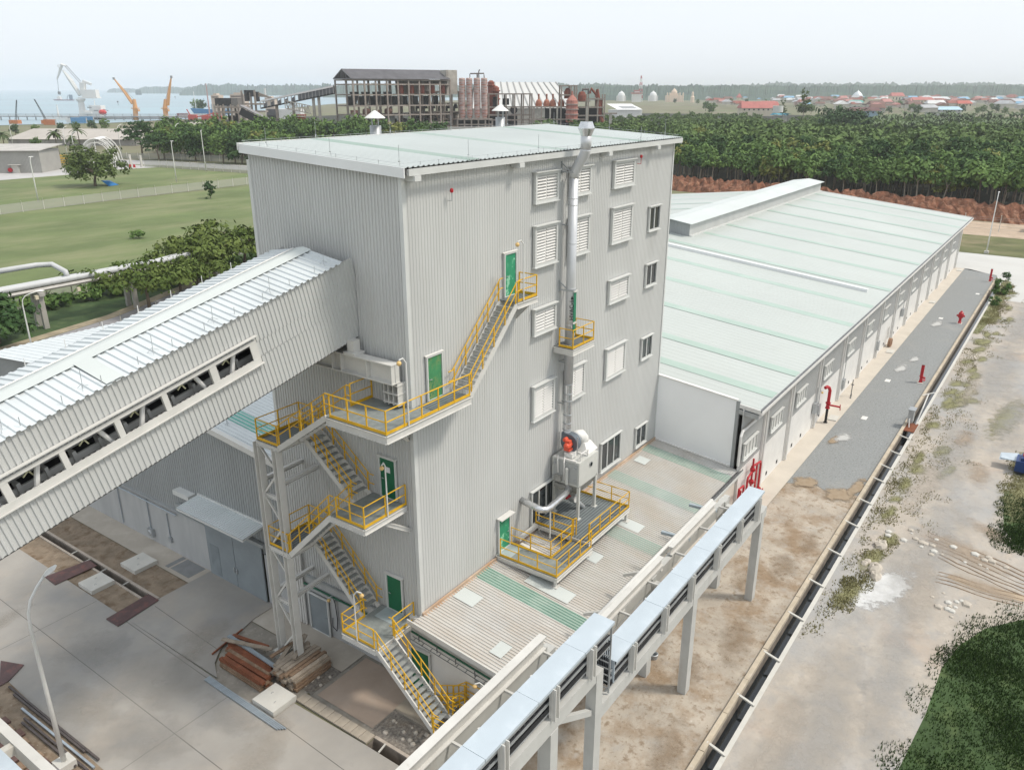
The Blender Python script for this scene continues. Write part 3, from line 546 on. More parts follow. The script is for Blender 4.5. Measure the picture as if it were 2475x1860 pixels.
# ================================================================== inclined conveyor gallery
gal = thing('conveyor_gallery', 'inclined conveyor gallery with ribbed walls entering the tall building', 'conveyor gallery', (-8, 5.4, 16))
SL = .2145; CA = 1/math.sqrt(1+SL*SL); U = Vector((CA,0,CA*SL)); N = Vector((-CA*SL,0,CA))
GO = Vector((0,0,18.77))                      # bottom line at the facade
def G(u, y, v): return GO + U*u + N*v + Vector((0,y,0))
YA, YB = 3.15, 7.73; HV = 3.78*CA
def gbox(m, u0, u1, y0, y1, v0, v1):
    return m.add([G(u,y,v) for v in (v0,v1) for u, y in ((u0,y0),(u1,y0),(u1,y1),(u0,y1))], [(0,3,2,1),(4,5,6,7),(0,1,5,4),(1,2,6,5),(2,3,7,6),(3,0,4,7)])
L0 = -30.0
def gwall(y, n, v0, v1, u0=L0, u1=.6, pitch=.21):
    return MB().corr(G(u0,y,0), U, u1-u0, lambda t:N*v0, lambda t:N*v1, (0,n,0), pitch, .04)
V0, V1 = 1.66, 2.32
w = ob('wall', gwall(YA, -1, 0, V0), clad, gal); ob('wall', gwall(YA, -1, V1, HV), clad, gal)
ob('wall', gwall(YB, 1, 0, HV, pitch=.42), clad, gal)
k = 1/CA
ops = [(-7.3,-5.65), (-9.5,-7.6), (-11.4,-9.72), (-13.45,-11.62), (-15.35,-13.65), (-17.4,-15.6), (-19.5,-17.7), (-21.6,-19.8)]
ob('wall', gwall(YA, -1, V0, V1, ops[0][1]*k+.02, .6), clad, gal)
tr = MB(); gbox(tr, L0, ops[0][1]*k+.35, YA-.10, YA-.045, V1+.02, V1+.16); gbox(tr, L0, ops[0][1]*k+.35, YA-.10, YA-.045, V0-.24, V0-.0)
gbox(tr, L0, ops[0][1]*k+.4, YA-.22, YA-.05, V1+.30, V1+.34); gbox(tr, L0, ops[0][1]*k+.4, YA-.2, YA-.05, V0-.28, V0-.245)
for a, b in zip(ops[:-1], ops[1:]):
    gbox(tr, b[1]*k, a[0]*k, YA-.09, YA+.05, V0-.02, V1+.04)
gbox(tr, ops[0][1]*k, ops[0][1]*k+.35, YA-.09, YA-.045, V0-.02, V1+.04)
ob('window_band', tr, white_st, gal)
ob('floor', gbox(MB(), L0, .6, YA+.02, YB-.02, -.06, .02), dark, gal)
for y in (4.0, 4.6, 5.4):
    ob('conveyor_frame', gbox(MB(), L0, .3, y-.05, y+.05, 1.25 if y < 4.5 else 1.5, 1.5 if y < 4.5 else 1.75), white_st, gal)
ob('conveyor_belt', gbox(MB(), L0, .3, 4.1, 5.3, 1.40, 1.43), rubber, gal)
for i, (a, b) in enumerate(ops[:7]):
    a *= k; b *= k; m = (a+b)/2; s = 1 if i % 2 == 0 else -1
    ob('diagonal_brace', MB().tube([G(m-.55*s+.35, YA+.28, V0-.5), G(m+.15*s+.35, YA+.28, V1+.5)], .095, 8), white_p, gal)
    x = G(m-.05, YA+.45, (V0+V1)/2+.08)
    ob('cross_marker', MB().bar(x-U*.22-N*.14, x+U*.22+N*.14, .05).bar(x-U*.1+N*.24, x+U*.1-N*.24, .05), M('pale_yellow', (.68,.66,.42)), gal)
    ob('idler_bracket', gbox(gbox(MB(), m-.5, m-.36, 3.85, 4.2, 1.0, 1.7), m+.5, m+.62, 3.85, 4.2, 1.0, 1.7), white_st, gal)
# roof sheets, ridge cap and its joints
ri = .37*CA
rA = MB().corr(G(L0, YA-.14, HV), U, -L0-.02, lambda t:(0,0,0), lambda t:N*(ri+.02)+Vector((0,2.43,0)), N, .34, .06)
rB = MB().corr(G(L0, YB+.14, HV), U, -L0-.02, lambda t:(0,0,0), lambda t:N*(ri+.02)+Vector((0,-2.43,0)), N, .34, .06)
ob('roof_sheet', rA, roofg, gal); ob('roof_sheet', rB, roofg, gal)
rc = MB().add([G(L0,4.95,HV+ri+.03),G(-.02,4.95,HV+ri+.03),G(-.02,5.44,HV+ri+.13),G(L0,5.44,HV+ri+.13),G(-.02,5.95,HV+ri+.03),G(L0,5.95,HV+ri+.03)], [(0,1,2,3),(3,2,4,5)])
ob('ridge_cap', rc, roofw, gal)
ob('conduit', MB().tube([G(L0,5.85,HV+ri+.11), G(-.3,5.85,HV+ri+.11)], .03, 6), white_p, gal)
ob('gutter', gbox(MB(), L0, -.05, YB+.14, YB+.26, HV-.12, HV-.02), galv, gal)
for u in (-10.9, -5.3):
    pass
ob('roof_sheet', MB().add([G(-11.6,YA-.12,HV+.075),G(-10.95,YA-.12,HV+.075),G(-10.95,5.0,HV+ri+.08),G(-11.6,5.0,HV+ri+.08)], [(0,1,2,3)]), roofw, gal)
for i, u in enumerate((-.7,-3.8,-6.7,-9.4,-12.2,-15.0)):
    r = MB().tube([G(u,3.5,HV+.13), G(u,3.5,HV+.13)+Vector((0,0,.65))], .011, 4)
    for a in range(3):
        r.tube([G(u,3.5,HV+.3), G(u+.24*math.cos(a*2.1),3.5+.24*math.sin(a*2.1),HV+.11)], .008, 4)
    ob('lightning_rod', r, galv, gal)
for i in range(12):
    u = -1.5-i*1.45; ob('roof_pin', MB().tube([G(u,YA+.1,HV+.08), G(u,YA+.1,HV+.08)+Vector((0,0,.30))], .014, 4), galv, gal)
    u = -1.-i*1.6; ob('roof_pin', MB().tube([G(u,YB-.1,HV+.08), G(u,YB-.1,HV+.08)+Vector((0,0,.35))], .018, 4), white_p, gal)
ob('end_bearer', MB().box(-.80,-.36,2.75,3.15,18.08,18.75).box(-.92,-.24,2.6,3.3,18.075,18.2).box(-.80,-.36,7.3,7.7,18.08,18.6), white_st, gal)
# cross girder on its bracket
gr = thing('support_girder', 'white plate girder under the gallery end with a bracket by the facade corner', 'girder', (-.6, 3, 17))
m = MB().ibeam((-.62,9.4,17.6), (-.62,.3,17.6), .55, .95, t=.05)
for y in (.35, 1.9, 3.6, 4.2, 5.8, 7.6): m.box(-.88,-.36,y-.02,y+.02,17.17,18.03)
ob('girder', m, white_st, gr)
m = MB()
for z in (16.1, 16.55, 16.98): m.box(-.62,-.04,.25,1.2,z,z+.05)
for y in (.3,.6,.9,1.15): m.box(-.58,-.04,y-.02,y+.02,16.0,17.1)
ob('bracket', m, white_st, gr)
ob('bracket', MB().box(-.62,-.04,8.4,9.2,16.2,17.1), white_st, gr)

# ================================================================== external staircase
st = thing('external_staircase', 'external steel staircase with yellow railings climbing the shaded facade', 'staircase', (-2.9, 7.2, 0))
def rail_mb(pts, h=1.1, sp=1.15, toe=True, posts=True, r=.03):
    m = MB(); pts = [Vector(p) for p in pts]
    for k_ in (h, h*.53): m.tube([p+Vector((0,0,k_)) for p in pts], r, 6)
    if posts:
        for a, b in zip(pts[:-1], pts[1:]):
            n = max(1, int(round((b-a).length/sp)))
            for i in range(0 if (a-pts[0]).length < 1e-6 else 1, n+1):
                p = a.lerp(b, i/n); m.bar(p, p+Vector((0,0,h)), .055)
    if toe:
        for a, b in zip(pts[:-1], pts[1:]): m.bar(a+Vector((0,0,.07)), b+Vector((0,0,.07)), .02, .14)
    return m
def landing(par, poly, z, mat, beams, rails, name='landing', h=.28):
    d = ob(name, MB().prism(poly, z-.05, z), mat, par)
    for a, b in beams: ob('edge_beam', MB().ibeam((*a, z-.05-h/2), (*b, z-.05-h/2), .14, h, t=.025), white_st, d)
    for r_ in rails: ob('railing', rail_mb([(x, y, z) for x, y in r_]), yellow, d)
    return d
def flight(par, lo, hi, side, w, name='stair_flight', rails=(1,1), n=None):
    """lo/hi: centre points of bottom and top nosing; side: unit vector across"""
    lo, hi, side = Vector(lo), Vector(hi), Vector(side); n = n or int(round((hi.z-lo.z)/.24)); d = hi-lo; run = Vector((d.x,d.y,0)).normalized()
    m = MB()
    for s in (-1, 1):
        m.bar(lo+side*s*w/2-Vector((0,0,.10)), hi+side*s*w/2-Vector((0,0,.10)), .07, .26)
    f = ob(name, m, white_st, par)
    for i in range(1, n):
        c = lo.lerp(hi, i/n); a = c-side*(w/2-.04)-run*.13; b = c+side*(w/2-.04)-run*.13
        ob('tread', MB().bar(c-side*(w/2-.04), c+side*(w/2-.04), .26, .035), tread_m, f)
    for s, on in zip((-1, 1), rails):
        if not on: continue
        o = side*s*(w/2); sl = run*.12
        pts = [lo+o+Vector((0,0,.02)), hi+o+Vector((0,0,.02))]
        r_ = MB(); n2 = 4
        for k_ in (1.05, .55):
            q = [p+Vector((0,0,k_)) for p in pts]; q = [q[0]-run*.32, q[0]-run*.02] + q[1:]; q.append(q[-1]+run*.25); r_.tube(q, .03, 6)
        for i in range(n2+1):
            p = pts[0].lerp(pts[1], (i+.12)/(n2+.24)); r_.bar(p-Vector((0,0,.1)), p+Vector((0,0,1.05)), .05)
        ob('handrail', r_, yellow, f)
    return f
XO = -2.95
# ground platform and first flight
p0 = landing(st, [(-3.1,-4.75),(-.3,-4.75),(-.3,-3.25),(-3.1,-3.25)], .85, grate_x, [((-3.1,-4.75),(-.3,-4.75)),((-3.1,-3.25),(-3.1,-4.75)),((-.3,-3.25),(-.3,-4.75))],
        [[(-3.08,-3.3),(-3.08,-4.72),(-.33,-4.72),(-.33,-3.1),(-.95,-2.8)]], h=.2)
for x, y in ((-3.0,-4.6),(-.5,-4.6),(-3.0,-3.4),(-.5,-3.4)): ob('post', MB().box(x-.07,x+.07,y-.07,y+.07,0,.65), white_st, p0)
ob('return_rail', rail_mb([(-1.62,-3.28,.85),(-1.25,-3.42,.85),(-1.25,-3.75,.85)], sp=.4), yellow, p0)
flight(st, (-1.0,-1.6,.05), (-1.0,-3.2,.85), (1,0,0), .95, n=4)
flight(st, (-2.33,-3.2,.85), (-2.33,.35,4.0), (1,0,0), 1.2, n=15)
LW = lambda z, ex=(): None
# L1
landing(st, [(XO,.38),(-.10,.38),(-.10,2.72),(XO,2.72)], 4.0, deckm, [((XO,.38),(XO,2.72)),((XO,.38),(-.1,.38)),((XO,2.72),(-.1,2.72))],
        [[(XO+.03,.5),(XO+.03,2.69),(-1.42,2.69)], [(-1.66,.42),(-.12,.42)]])
ob('threshold_plate', MB().box(-1.05,-.1,1.1,2.35,4.0,4.012), M('threshold', (.40,.46,.47), .3, .1, 1.), st)
flight(st, (-.80,2.85,4.0), (-.80,6.2,7.3), (1,0,0), 1.15)
# M1 turning landing, R1 outer flight
def turning(z):
    return landing(st, [(XO,6.2),(-.15,6.2),(-.15,7.85),(XO,7.85)], z, grate, [((XO,6.2),(XO,7.85)),((XO,7.85),(-.15,7.85)),((XO,6.2),(-.15,6.2))],
        [[(XO+.03,6.25),(XO+.03,7.8),(-.2,7.8),(-.2,6.3)]], h=.24)
turning(7.3); flight(st, (-2.28,6.2,7.3), (-2.28,2.8,10.65), (-1,0,0), 1.3, rails=(1,1))
landing(st, [(XO,.55),(-.10,.55),(-.10,2.82),(XO,2.82)], 10.65, deckm, [((XO,.55),(XO,2.82)),((XO,.55),(-.1,.55)),((XO,2.82),(-.1,2.82))],
        [[(XO+.03,2.4),(XO+.03,.58),(-.12,.58)]])
ob('strut', MB().ibeam((-1.55,.75,10.25), (-.05,.45,9.25), .16, .2, t=.03), white_st, st)
flight(st, (-.80,2.9,10.65), (-.80,6.2,13.3), (1,0,0), 1.15)
turning(13.3); flight(st, (-2.28,6.2,13.3), (-2.28,2.5,15.85), (-1,0,0), 1.3)
# L3 wraps the corner to the sunlit facade
landing(st, [(-3.02,-1.28),(2.78,-1.28),(2.78,-.12),(-.10,-.12),(-.10,2.45),(-3.02,2.45)], 15.85, deckm, [((-3.02,-1.28),(-3.02,2.45)),((-3.02,-1.28),(2.78,-1.28)),((-3.02,2.45),(-.1,2.45)),((.1,-.12),(2.78,-.12))],
        [[(-2.99,2.2),(-2.99,-1.25),(2.72,-1.25)], [(-1.5,2.42),(-.12,2.42)]], h=.36)
ob('walkway_grating', MB().box(.3,2.76,-1.24,-.14,15.852,15.868), grate, st)
ob('strut', MB().ibeam((-1.6,-.7,15.4), (-.05,.25,14.2), .18, .22, t=.03), white_st, st)
flight(st, (2.78,-.72,15.85), (6.68,-.72,19.6), (0,1,0), 1.05)
landing(st, [(6.68,-1.26),(8.52,-1.26),(8.52,-.10),(6.68,-.10)], 19.6, grate, [((6.68,-1.26),(8.52,-1.26)),((8.52,-1.26),(8.52,-.1))],
        [[(6.8,-1.23),(8.48,-1.23),(8.48,-.14)]])
ob('bracket', MB().add([(8.3,-.06,19.3),(8.3,-1.15,19.3),(8.3,-.06,18.2),(8.36,-.06,19.3),(8.36,-1.15,19.3),(8.36,-.06,18.2)],[(0,1,2),(5,4,3),(0,2,5,3),(1,4,5,2)]), white_st, st)
# braced twin columns
for y in (6.55, 7.95):
    ob('column', MB().ibeam((-2.82,y,.45), (-2.82,y,13.1), .38, .34, up=(0,1,0), t=.035), white_st, st)
    ob('plinth', MB().box(-3.2,-2.45,y-.38,y+.38,0,.45), conc_l, st)
zz = [.6, 2.2, 3.9, 5.6, 7.05, 8.7, 10.2, 11.7, 13.0]
for i, (a, b) in enumerate(zip(zz[:-1], zz[1:])):
    ya, yb = (6.6, 7.9) if i % 2 else (7.9, 6.6)
    ob('brace', MB().bar((-2.82,ya,a), (-2.82,yb,b), .10), white_st, st)
    if i in (2, 4, 6): ob('brace', MB().ibeam((-2.82,6.55,a), (-2.82,7.95,a), .14, .2, t=.02), white_st, st)
for z in (4.2, 10.9):
    for y in (6.9, 8.15): ob('tie_beam', MB().ibeam((-2.7,y-.1,z), (-.03,y,z), .2, .24, t=.03), white_st, st)
# lamps on the staircase
cage_lamp((-1.95,-1.2,18.8), pole=((-1.64,-1.31,15.85),(-1.64,-1.31,18.75)), label='amber lamp on a white pole on the highest corner landing')
cage_lamp((-1.75,.42,13.35), pole=((-1.45,.50,10.65),(-1.45,.50,13.3)), label='amber lamp on a white pole in front of the shaded middle door')
cage_lamp((-2.85,1.2,6.75), pole=((-3.0,1.6,4.0),(-3.0,1.6,6.7)), label='amber lamp on a white pole above the lowest flight')
cage_lamp((-1.4,-4.5,3.15), pole=((-1.1,-4.8,.85),(-1.1,-4.8,3.1)), label='amber lamp on a white pole at the foot of the stairs')
cage_lamp((6.85,-1.15,22.5), pole=((7.2,-1.3,19.6),(7.2,-1.3,22.45)), label='amber lamp on a white pole beside the topmost green door')
cage_lamp((-2.35,6.95,10.7), arm=(-2.7,6.6,11.0), label='amber lamp hung from the staircase column')
# ================================================================== exhaust duct on the sunlit facade
du = thing('exhaust_duct', 'tall grey exhaust duct with conical cap and a green marked section', 'duct', (12.95,-.6,9))
DC = (12.95,-.60)
ob('riser', MB().lathe((*DC,0), [(.27,13.3),(.27,25.2)], 22), duct_m, du, smooth=True)
m = MB()
m.lathe((*DC,0), [(.235,9.9),(.235,10.3),(.25,10.3),(.25,13.3)], 22)
ob('lower_riser', m, shiny, du, smooth=False)
for z in (10.35,10.75,11.3,12.2,12.65,13.25): ob('joint_band', MB().lathe((*DC,z), [(.262,-.035),(.275,0),(.262,.035)], 22), galv, du)
for z in (23.7,24.05,21.6,16.9,19.05): ob('joint_band', MB().lathe((*DC,z), [(.272,-.03),(.285,0),(.272,.03)], 22), duct_m, du)
ob('offset_bend', MB().tube([(12.95,-.6,25.15),(12.95,-.66,25.45),(12.93,-.95,25.95),(12.9,-1.25,26.35),(12.88,-1.33,26.6),(12.88,-1.34,26.7)], .275, 22), duct_m, du, smooth=True)
ob('stack', MB().lathe((12.88,-1.34,0), [(.285,26.65),(.285,27.4)], 22), duct_m, du, smooth=True)
ob('cap', MB().lathe((12.88,-1.34,0), [(.285,27.32),(.44,27.68),(.44,27.72),(.31,28.05),(.29,28.05),(.40,27.72)], 24), shiny, du)
for z in (25.45, 18.95):
    b = MB().bar((12.62,-.05,z+.45),(12.68,-.62,z),.06).bar((12.62,-.05,z),(12.68,-.62,z),.07).bar((13.28,-.05,z),(13.22,-.62,z),.07).bar((12.6,-.05,z-.1),(12.6,-.05,z+.55),.08)
    b.lathe((*DC,z), [(.275,-.05),(.30,-.05),(.30,.05),(.275,.05)], 22)
    ob('wall_bracket', b, galv, du)
for z in (22.6, 14.6, 12.0): ob('wall_bracket', MB().bar((12.75,-.05,z),(12.75,-.5,z),.06).bar((13.15,-.05,z),(13.15,-.5,z),.06), galv, du)
gs = ob('marker_strip', MB().box(12.83,13.10,-.90,-.875,16.45,18.85), M('sign_green', (.015,.19,.10), .4, .03, 1.), du)
ob('clamp', MB().box(12.80,13.14,-.92,-.87,16.98,17.1).box(12.80,13.2,-.95,-.85,18.85,18.93), white_st, du)
ob('flange', MB().lathe((12.79,-.83,16.85), [(.0,-.02),(.11,-.02),(.11,.02),(0,.02)], 14, 'Y'), duct_m, du)
def lettering(txt, size, o, u, v, mat, parent, depth=.004):
    c = bpy.data.curves.new('lettering', 'FONT'); c.body = txt; c.size = size; c.extrude = depth; c.align_x = 'LEFT'; c.align_y = 'CENTER'
    t = bpy.data.objects.new('tmp', c); COL.objects.link(t); dg = bpy.context.evaluated_depsgraph_get()
    me = bpy.data.meshes.new_from_object(t.evaluated_get(dg)); bpy.data.objects.remove(t)
    u, v, o = Vector(u).normalized(), Vector(v).normalized(), Vector(o); n = u.cross(v); m_ = MB()
    m_.v = [tuple(o+u*p.co.x+v*p.co.y+n*p.co.z) for p in me.vertices]; m_.f = [tuple(p.vertices) for p in me.polygons]
    return ob('lettering', m_, mat, parent)
black = M('black_lettering', (.012,.012,.014), .5)
nn = Vector((-.66,-.75,0)).normalized(); tt = Vector((-nn.y, nn.x, 0))     # outward normal and a tangent to its left when read upright
pc = Vector((*DC,0))+nn*.285
lettering('HVAC-1', .34, pc+Vector((0,0,17.22)), (0,0,1), nn.cross(Vector((0,0,1))), black, du)
ar = MB(); w_ = nn.cross(Vector((0,0,1))).normalized(); q = pc+Vector((0,0,18.12))
ar.bar(q, q+Vector((0,0,.34)), .035, .012, up=tuple(nn)); a = q+Vector((0,0,.34))
ar.add([a-w_*.08, a+w_*.08, a+Vector((0,0,.2)), a-w_*.08+nn*.01, a+w_*.08+nn*.01, a+Vector((0,0,.2))+nn*.01], [(0,2,1),(3,4,5),(0,1,4,3),(1,2,5,4),(2,0,3,5)])
ob('arrow', ar, black, du)
# sampling platform on the duct
sp = thing('sampling_platform', 'small railed platform hung on the facade round the exhaust duct', 'platform', (13.3,-.7,15.6))
ob('deck', MB().box(12.1,14.5,-1.36,-.06,15.70,15.75), grate_x, sp)
for a, b in (((12.1,-1.36),(14.5,-1.36)),((12.1,-.06),(12.1,-1.36)),((14.5,-.06),(14.5,-1.36))):
    ob('edge_beam', MB().ibeam((*a,15.52),(*b,15.52),.12,.36,t=.025), white_st, sp)
ob('railing', rail_mb([(12.13,-.42,15.75),(12.13,-1.33,15.75),(14.47,-1.33,15.75),(14.47,-.1,15.75)]), yellow, sp)

# ================================================================== dust filter with its fan
fl = thing('dust_filter', 'beige cabinet dust filter with red fan motor standing on the railed platform', 'dust filter', (13.1,-1.1,5.0))
m = MB()
m.box(11.98,14.2,-2.1,-.2,7.2,8.8)
ob('cabinet', m, filt_m, fl)
m = MB(); T = [(11.98,-2.1,7.2),(14.2,-2.1,7.2),(14.2,-.2,7.2),(11.98,-.2,7.2)]; B_ = [(12.4,-1.75,6.5),(14.0,-1.75,6.5),(14.0,-.55,6.5),(12.4,-.55,6.5)]
m.add(T+B_, [(0,1,5,4),(1,2,6,5),(2,3,7,6),(3,0,4,7),(4,5,6,7)]); m.lathe((12.9,-1.1,0), [(.5,6.5),(.2,6.05),(.2,5.95)], 14)
ob('hopper', m, filt_d, fl)
for x, y in ((12.1,-2.02),(14.1,-2.02),(14.1,-.3),(12.1,-.3)):
    ob('leg', MB().box(x-.08,x+.08,y-.08,y+.08,5.0,7.25).box(x-.17,x+.17,y-.17,y+.17,5.0,5.03), filt_m, fl)
dd = ob('door_panel', MB().box(11.93,11.975,-1.98,-.32,7.35,8.68), M('filter_door', (.40,.41,.40), .5, .05, 1.), fl)
for y in (-1.85,-.42):
    for z in (7.6, 8.45): ob('latch', MB().lathe((11.90,y,z), [(.07,-.05),(.07,.03)], 8, 'X').bar((11.88,y,z),(11.80,y+.08,z),.04), galv, dd)
ob('tank', MB().lathe((11.80,-1.35,0), [(.02,7.25),(.10,7.3),(.10,8.35),(.02,8.4)], 12), filt_m, fl)
ob('frame_tube', MB().tube([(11.86,-1.15,7.5),(11.78,-1.15,8.7),(12.0,-1.05,8.95)], .045, 6).tube([(11.86,-.7,7.9),(11.78,-.7,8.75),(12.0,-.6,8.95)], .045, 6), white_p, fl)
ob('control_box', MB().box(11.72,11.95,-.95,-.5,7.35,7.75), filt_d, fl)
ob('valve_gear', MB().box(11.9,12.3,-1.4,-.4,6.85,7.1).lathe((12.05,-.8,6.8),[(.12,-.1),(.14,0),(.12,.1)],10).box(12.0,12.15,-1.6,-1.45,6.8,7.05), filt_d, fl)
ob('handle', MB().lathe((13.35,-2.12,8.25), [(.17,-.03),(.17,.0),(.13,0),(.13,-.03)], 14, 'Y'), galv, fl)
ob('fan_frame', MB().bar((12.0,-1.9,8.83),(12.0,-.3,8.83),.12,.1).bar((13.2,-1.9,8.83),(13.2,-.3,8.83),.12,.1).box(13.14,13.2,-2.0,-1.94,8.8,9.25).box(12.3,12.36,-2.0,-1.94,8.8,9.25).bar((12.33,-1.97,9.25),(13.17,-1.97,9.25),.06).box(12.2,12.7,-1.45,-.9,8.85,9.15), white_p, fl)
ob('fan_housing', MB().lathe((12.85,-.95,9.6), [(.0,-.24),(.58,-.24),(.60,-.2),(.60,.2),(.58,.24),(0,.24)], 24, 'X').add([(12.61,-.4,9.6),(13.09,-.4,9.6),(13.09,-.9,10.18),(12.61,-.9,10.18),(12.72,-.38,9.95),(13.0,-.38,9.95),(13.1,-.42,10.2),(12.6,-.42,10.2)],[(0,1,5,4),(3,2,6,7),(0,4,7,3),(1,2,6,5),(4,5,6,7)]), fan_m, fl)
ob('fan_guard', MB().box(12.50,12.56,-1.62,-1.58,9.0,10.2).box(12.5,12.56,-.32,-.28,9.0,10.2), galv, fl)
ob('motor', MB().lathe((12.30,-1.1,9.62), [(.0,-.34),(.10,-.34),(.17,-.28),(.21,-.18),(.21,.10),(.15,.16),(.15,.3)], 16, 'X').lathe((12.38,-.85,9.9),[(.08,-.14),(.14,-.1),(.14,.14),(.1,.18)],12,'X').box(12.15,12.45,-1.25,-.95,9.78,9.95).box(12.12,12.5,-1.3,-.9,9.3,9.42), motor_m, fl, smooth=False)
ob('fan_inlet', MB().lathe((13.25,-.95,9.6), [(.40,-.18),(.40,.28)], 20, 'X'), galv, fl, smooth=True)
ob('fan_elbow', MB().tube([(13.35,-.95,9.6),(13.65,-.95,9.68),(13.9,-1.0,9.62),(14.05,-1.05,9.42),(14.08,-1.08,9.2)], [.36,.40,.42,.40,.36], 20), white_p, fl, smooth=True)
m = MB(); m.add([(13.72,-1.42,9.3),(14.42,-1.42,9.3),(14.42,-.72,9.3),(13.72,-.72,9.3),(13.35,-1.85,8.8),(14.6,-1.85,8.8),(14.6,-.4,8.8),(13.35,-.4,8.8)], [(0,1,2,3),(0,4,5,1),(1,5,6,2),(2,6,7,3),(3,7,4,0)])
ob('outlet_hood', m, white_p, fl)
ob('outlet_bend', MB().tube([(12.88,-.62,10.05),(12.95,-.6,10.25)], [.22,.24], 16), duct_m, fl)
ip = MB().tube([(8.9,-.02,7.1),(8.9,-1.05,6.95),(8.95,-1.4,6.88),(9.15,-1.58,6.84),(9.5,-1.62,6.82),(11.4,-1.45,6.8),(11.8,-1.4,6.82),(12.05,-1.3,6.95),(12.2,-1.2,7.15)], .2, 16)
ob('inlet_pipe', ip, shiny, fl, smooth=True)
ob('pipe_support', MB().bar((9.6,-1.62,6.65),(9.6,-1.62,4.75),.07), white_st, fl)
ob('rotary_valve', MB().lathe((12.9,-1.1,5.85), [(.0,-.28),(.2,-.28),(.24,-.15),(.24,.15),(.2,.28),(0,.28)], 16,'Y').tube([(12.9,-1.1,5.75),(13.2,-1.35,5.45),(13.5,-1.6,5.05)], [.2,.17,.15], 12), galv, fl)
ob('valve_flange', MB().lathe((12.9,-1.4,5.85), [(.12,-.03),(.26,-.03),(.26,.03),(.12,.03)], 16,'Y'), white_p, fl)
ob('valve_motor', MB().lathe((12.5,-1.05,6.05), [(.0,-.2),(.1,-.2),(.1,.2),(0,.2)], 10,'X'), redp, fl)
# two level railed platform on the annex roof
pf = thing('roof_platform', 'two level grated platform with yellow railings on the annex roof under the filter', 'platform', (10.8,-2,4.0))
LZ, HZ_ = 4.75, 5.0
lo = ob('deck', MB().box(6.35,7.8,-4.15,-.06,LZ-.05,LZ), deckm, pf); lo2 = ob('deck', MB().box(7.8,10.2,-4.15,-2.82,LZ-.05,LZ-.002), grate, pf)
hi = ob('deck', MB().box(10.2,15.25,-3.92,-.08,HZ_-.05,HZ_), grate, pf)
for a, b, z in (((6.35,-4.15),(10.2,-4.15),LZ),((6.35,-.06),(6.35,-4.15),LZ),((7.8,-.06),(7.8,-2.82),LZ),((7.8,-2.82),(10.2,-2.82),LZ),((10.2,-3.92),(15.25,-3.92),HZ_),((10.2,-.08),(10.2,-3.92),HZ_),((15.25,-3.92),(15.25,-.08),HZ_)):
    ob('edge_beam', MB().ibeam((*a,z-.17),(*b,z-.17),.13,.24,t=.025), white_st, pf)
for r_ in ([(6.38,-.35,LZ),(6.38,-4.12,LZ),(10.1,-4.12,LZ)], [(7.77,-.1,LZ),(7.77,-2.85,LZ),(10.0,-2.85,LZ)], [(10.23,-.2,HZ_),(10.23,-2.75,HZ_)], [(10.35,-3.85,HZ_),(15.22,-3.89,HZ_),(15.22,-.15,HZ_)]):
    ob('railing', rail_mb(r_, sp=1.25), yellow, pf)
ob('end_hoop', rail_mb([(10.30,-2.80,HZ_),(10.48,-2.88,HZ_)], sp=.3, toe=False).tube([(10.35,-3.8,HZ_+.1),(10.35,-3.8,HZ_+1.1)], .03, 6), yellow, pf)
for x, y in ((6.55,-3.95),(10.35,-3.8),(15.1,-3.8),(10.35,-.4),(15.1,-.4),(6.55,-.4)):
    ob('post', MB().box(x-.07,x+.07,y-.07,y+.07,AZ_(y)+.05,4.7).box(x-.2,x+.2,y-.2,y+.2,AZ_(y)+.05,AZ_(y)+.09), white_st, pf)
ob('threshold_plate', MB().box(6.55,7.65,-.95,-.08,LZ,LZ+.012), M('threshold', (.40,.46,.47), .3, .1, 1.), pf)
ob('timber_bearer', MB().bar((8.2,-.5,4.62),(8.2,-2.7,4.35),.22,.2).bar((8.2,-.35,4.9),(10.1,-.35,4.95),.22,.2), white_st, pf)

# ================================================================== elevated cable trestle in the foreground
tr_ = thing('cable_trestle', 'white elevated cable trestle with pale blue cover plates crossing the foreground', 'cable trestle', (5,-10.4,0))
for X, zl in ((17.45,6.2),(7.5,6.2),(-2.35,8.1)):
    for y in (-11.38, -9.12):
        ob('column', MB().box(X-.27,X+.27,y-.23,y+.23,0,zl-.0 if y < -10 else zl), conc_c, tr_)
    ob('cross_beam', MB().box(X-.2,X+.2,-11.15,-9.35,zl-.95,zl-.3), conc_c, tr_)
for y in (-11.38,-9.12): ob('column', MB().box(-5.95,-5.45,y-.23,y+.23,0,7.75), conc_c, tr_)
for y in (-11.38,-9.12): ob('column', MB().box(-15.95,-15.45,y-.23,y+.23,0,7.75), conc_c, tr_)
for y in (-11.42, -9.12):
    ob('beam', MB().box(-2.1,18.1,y-.17,y+.17,5.58,6.22), conc_c, tr_)
    ob('beam', MB().box(-20,-2.62,y-.17,y+.17,7.75,8.42), conc_c, tr_)
ob('brace', MB().bar((-2.55,-11.38,6.15),(-5.4,-11.38,7.85),.2,.24), conc_c, tr_)
posts_lo = (16.2,13.3,10.05,6.75,3.75,.55); posts_hi = (-3.1,-5.75,-8.85,-11.9,-15.)
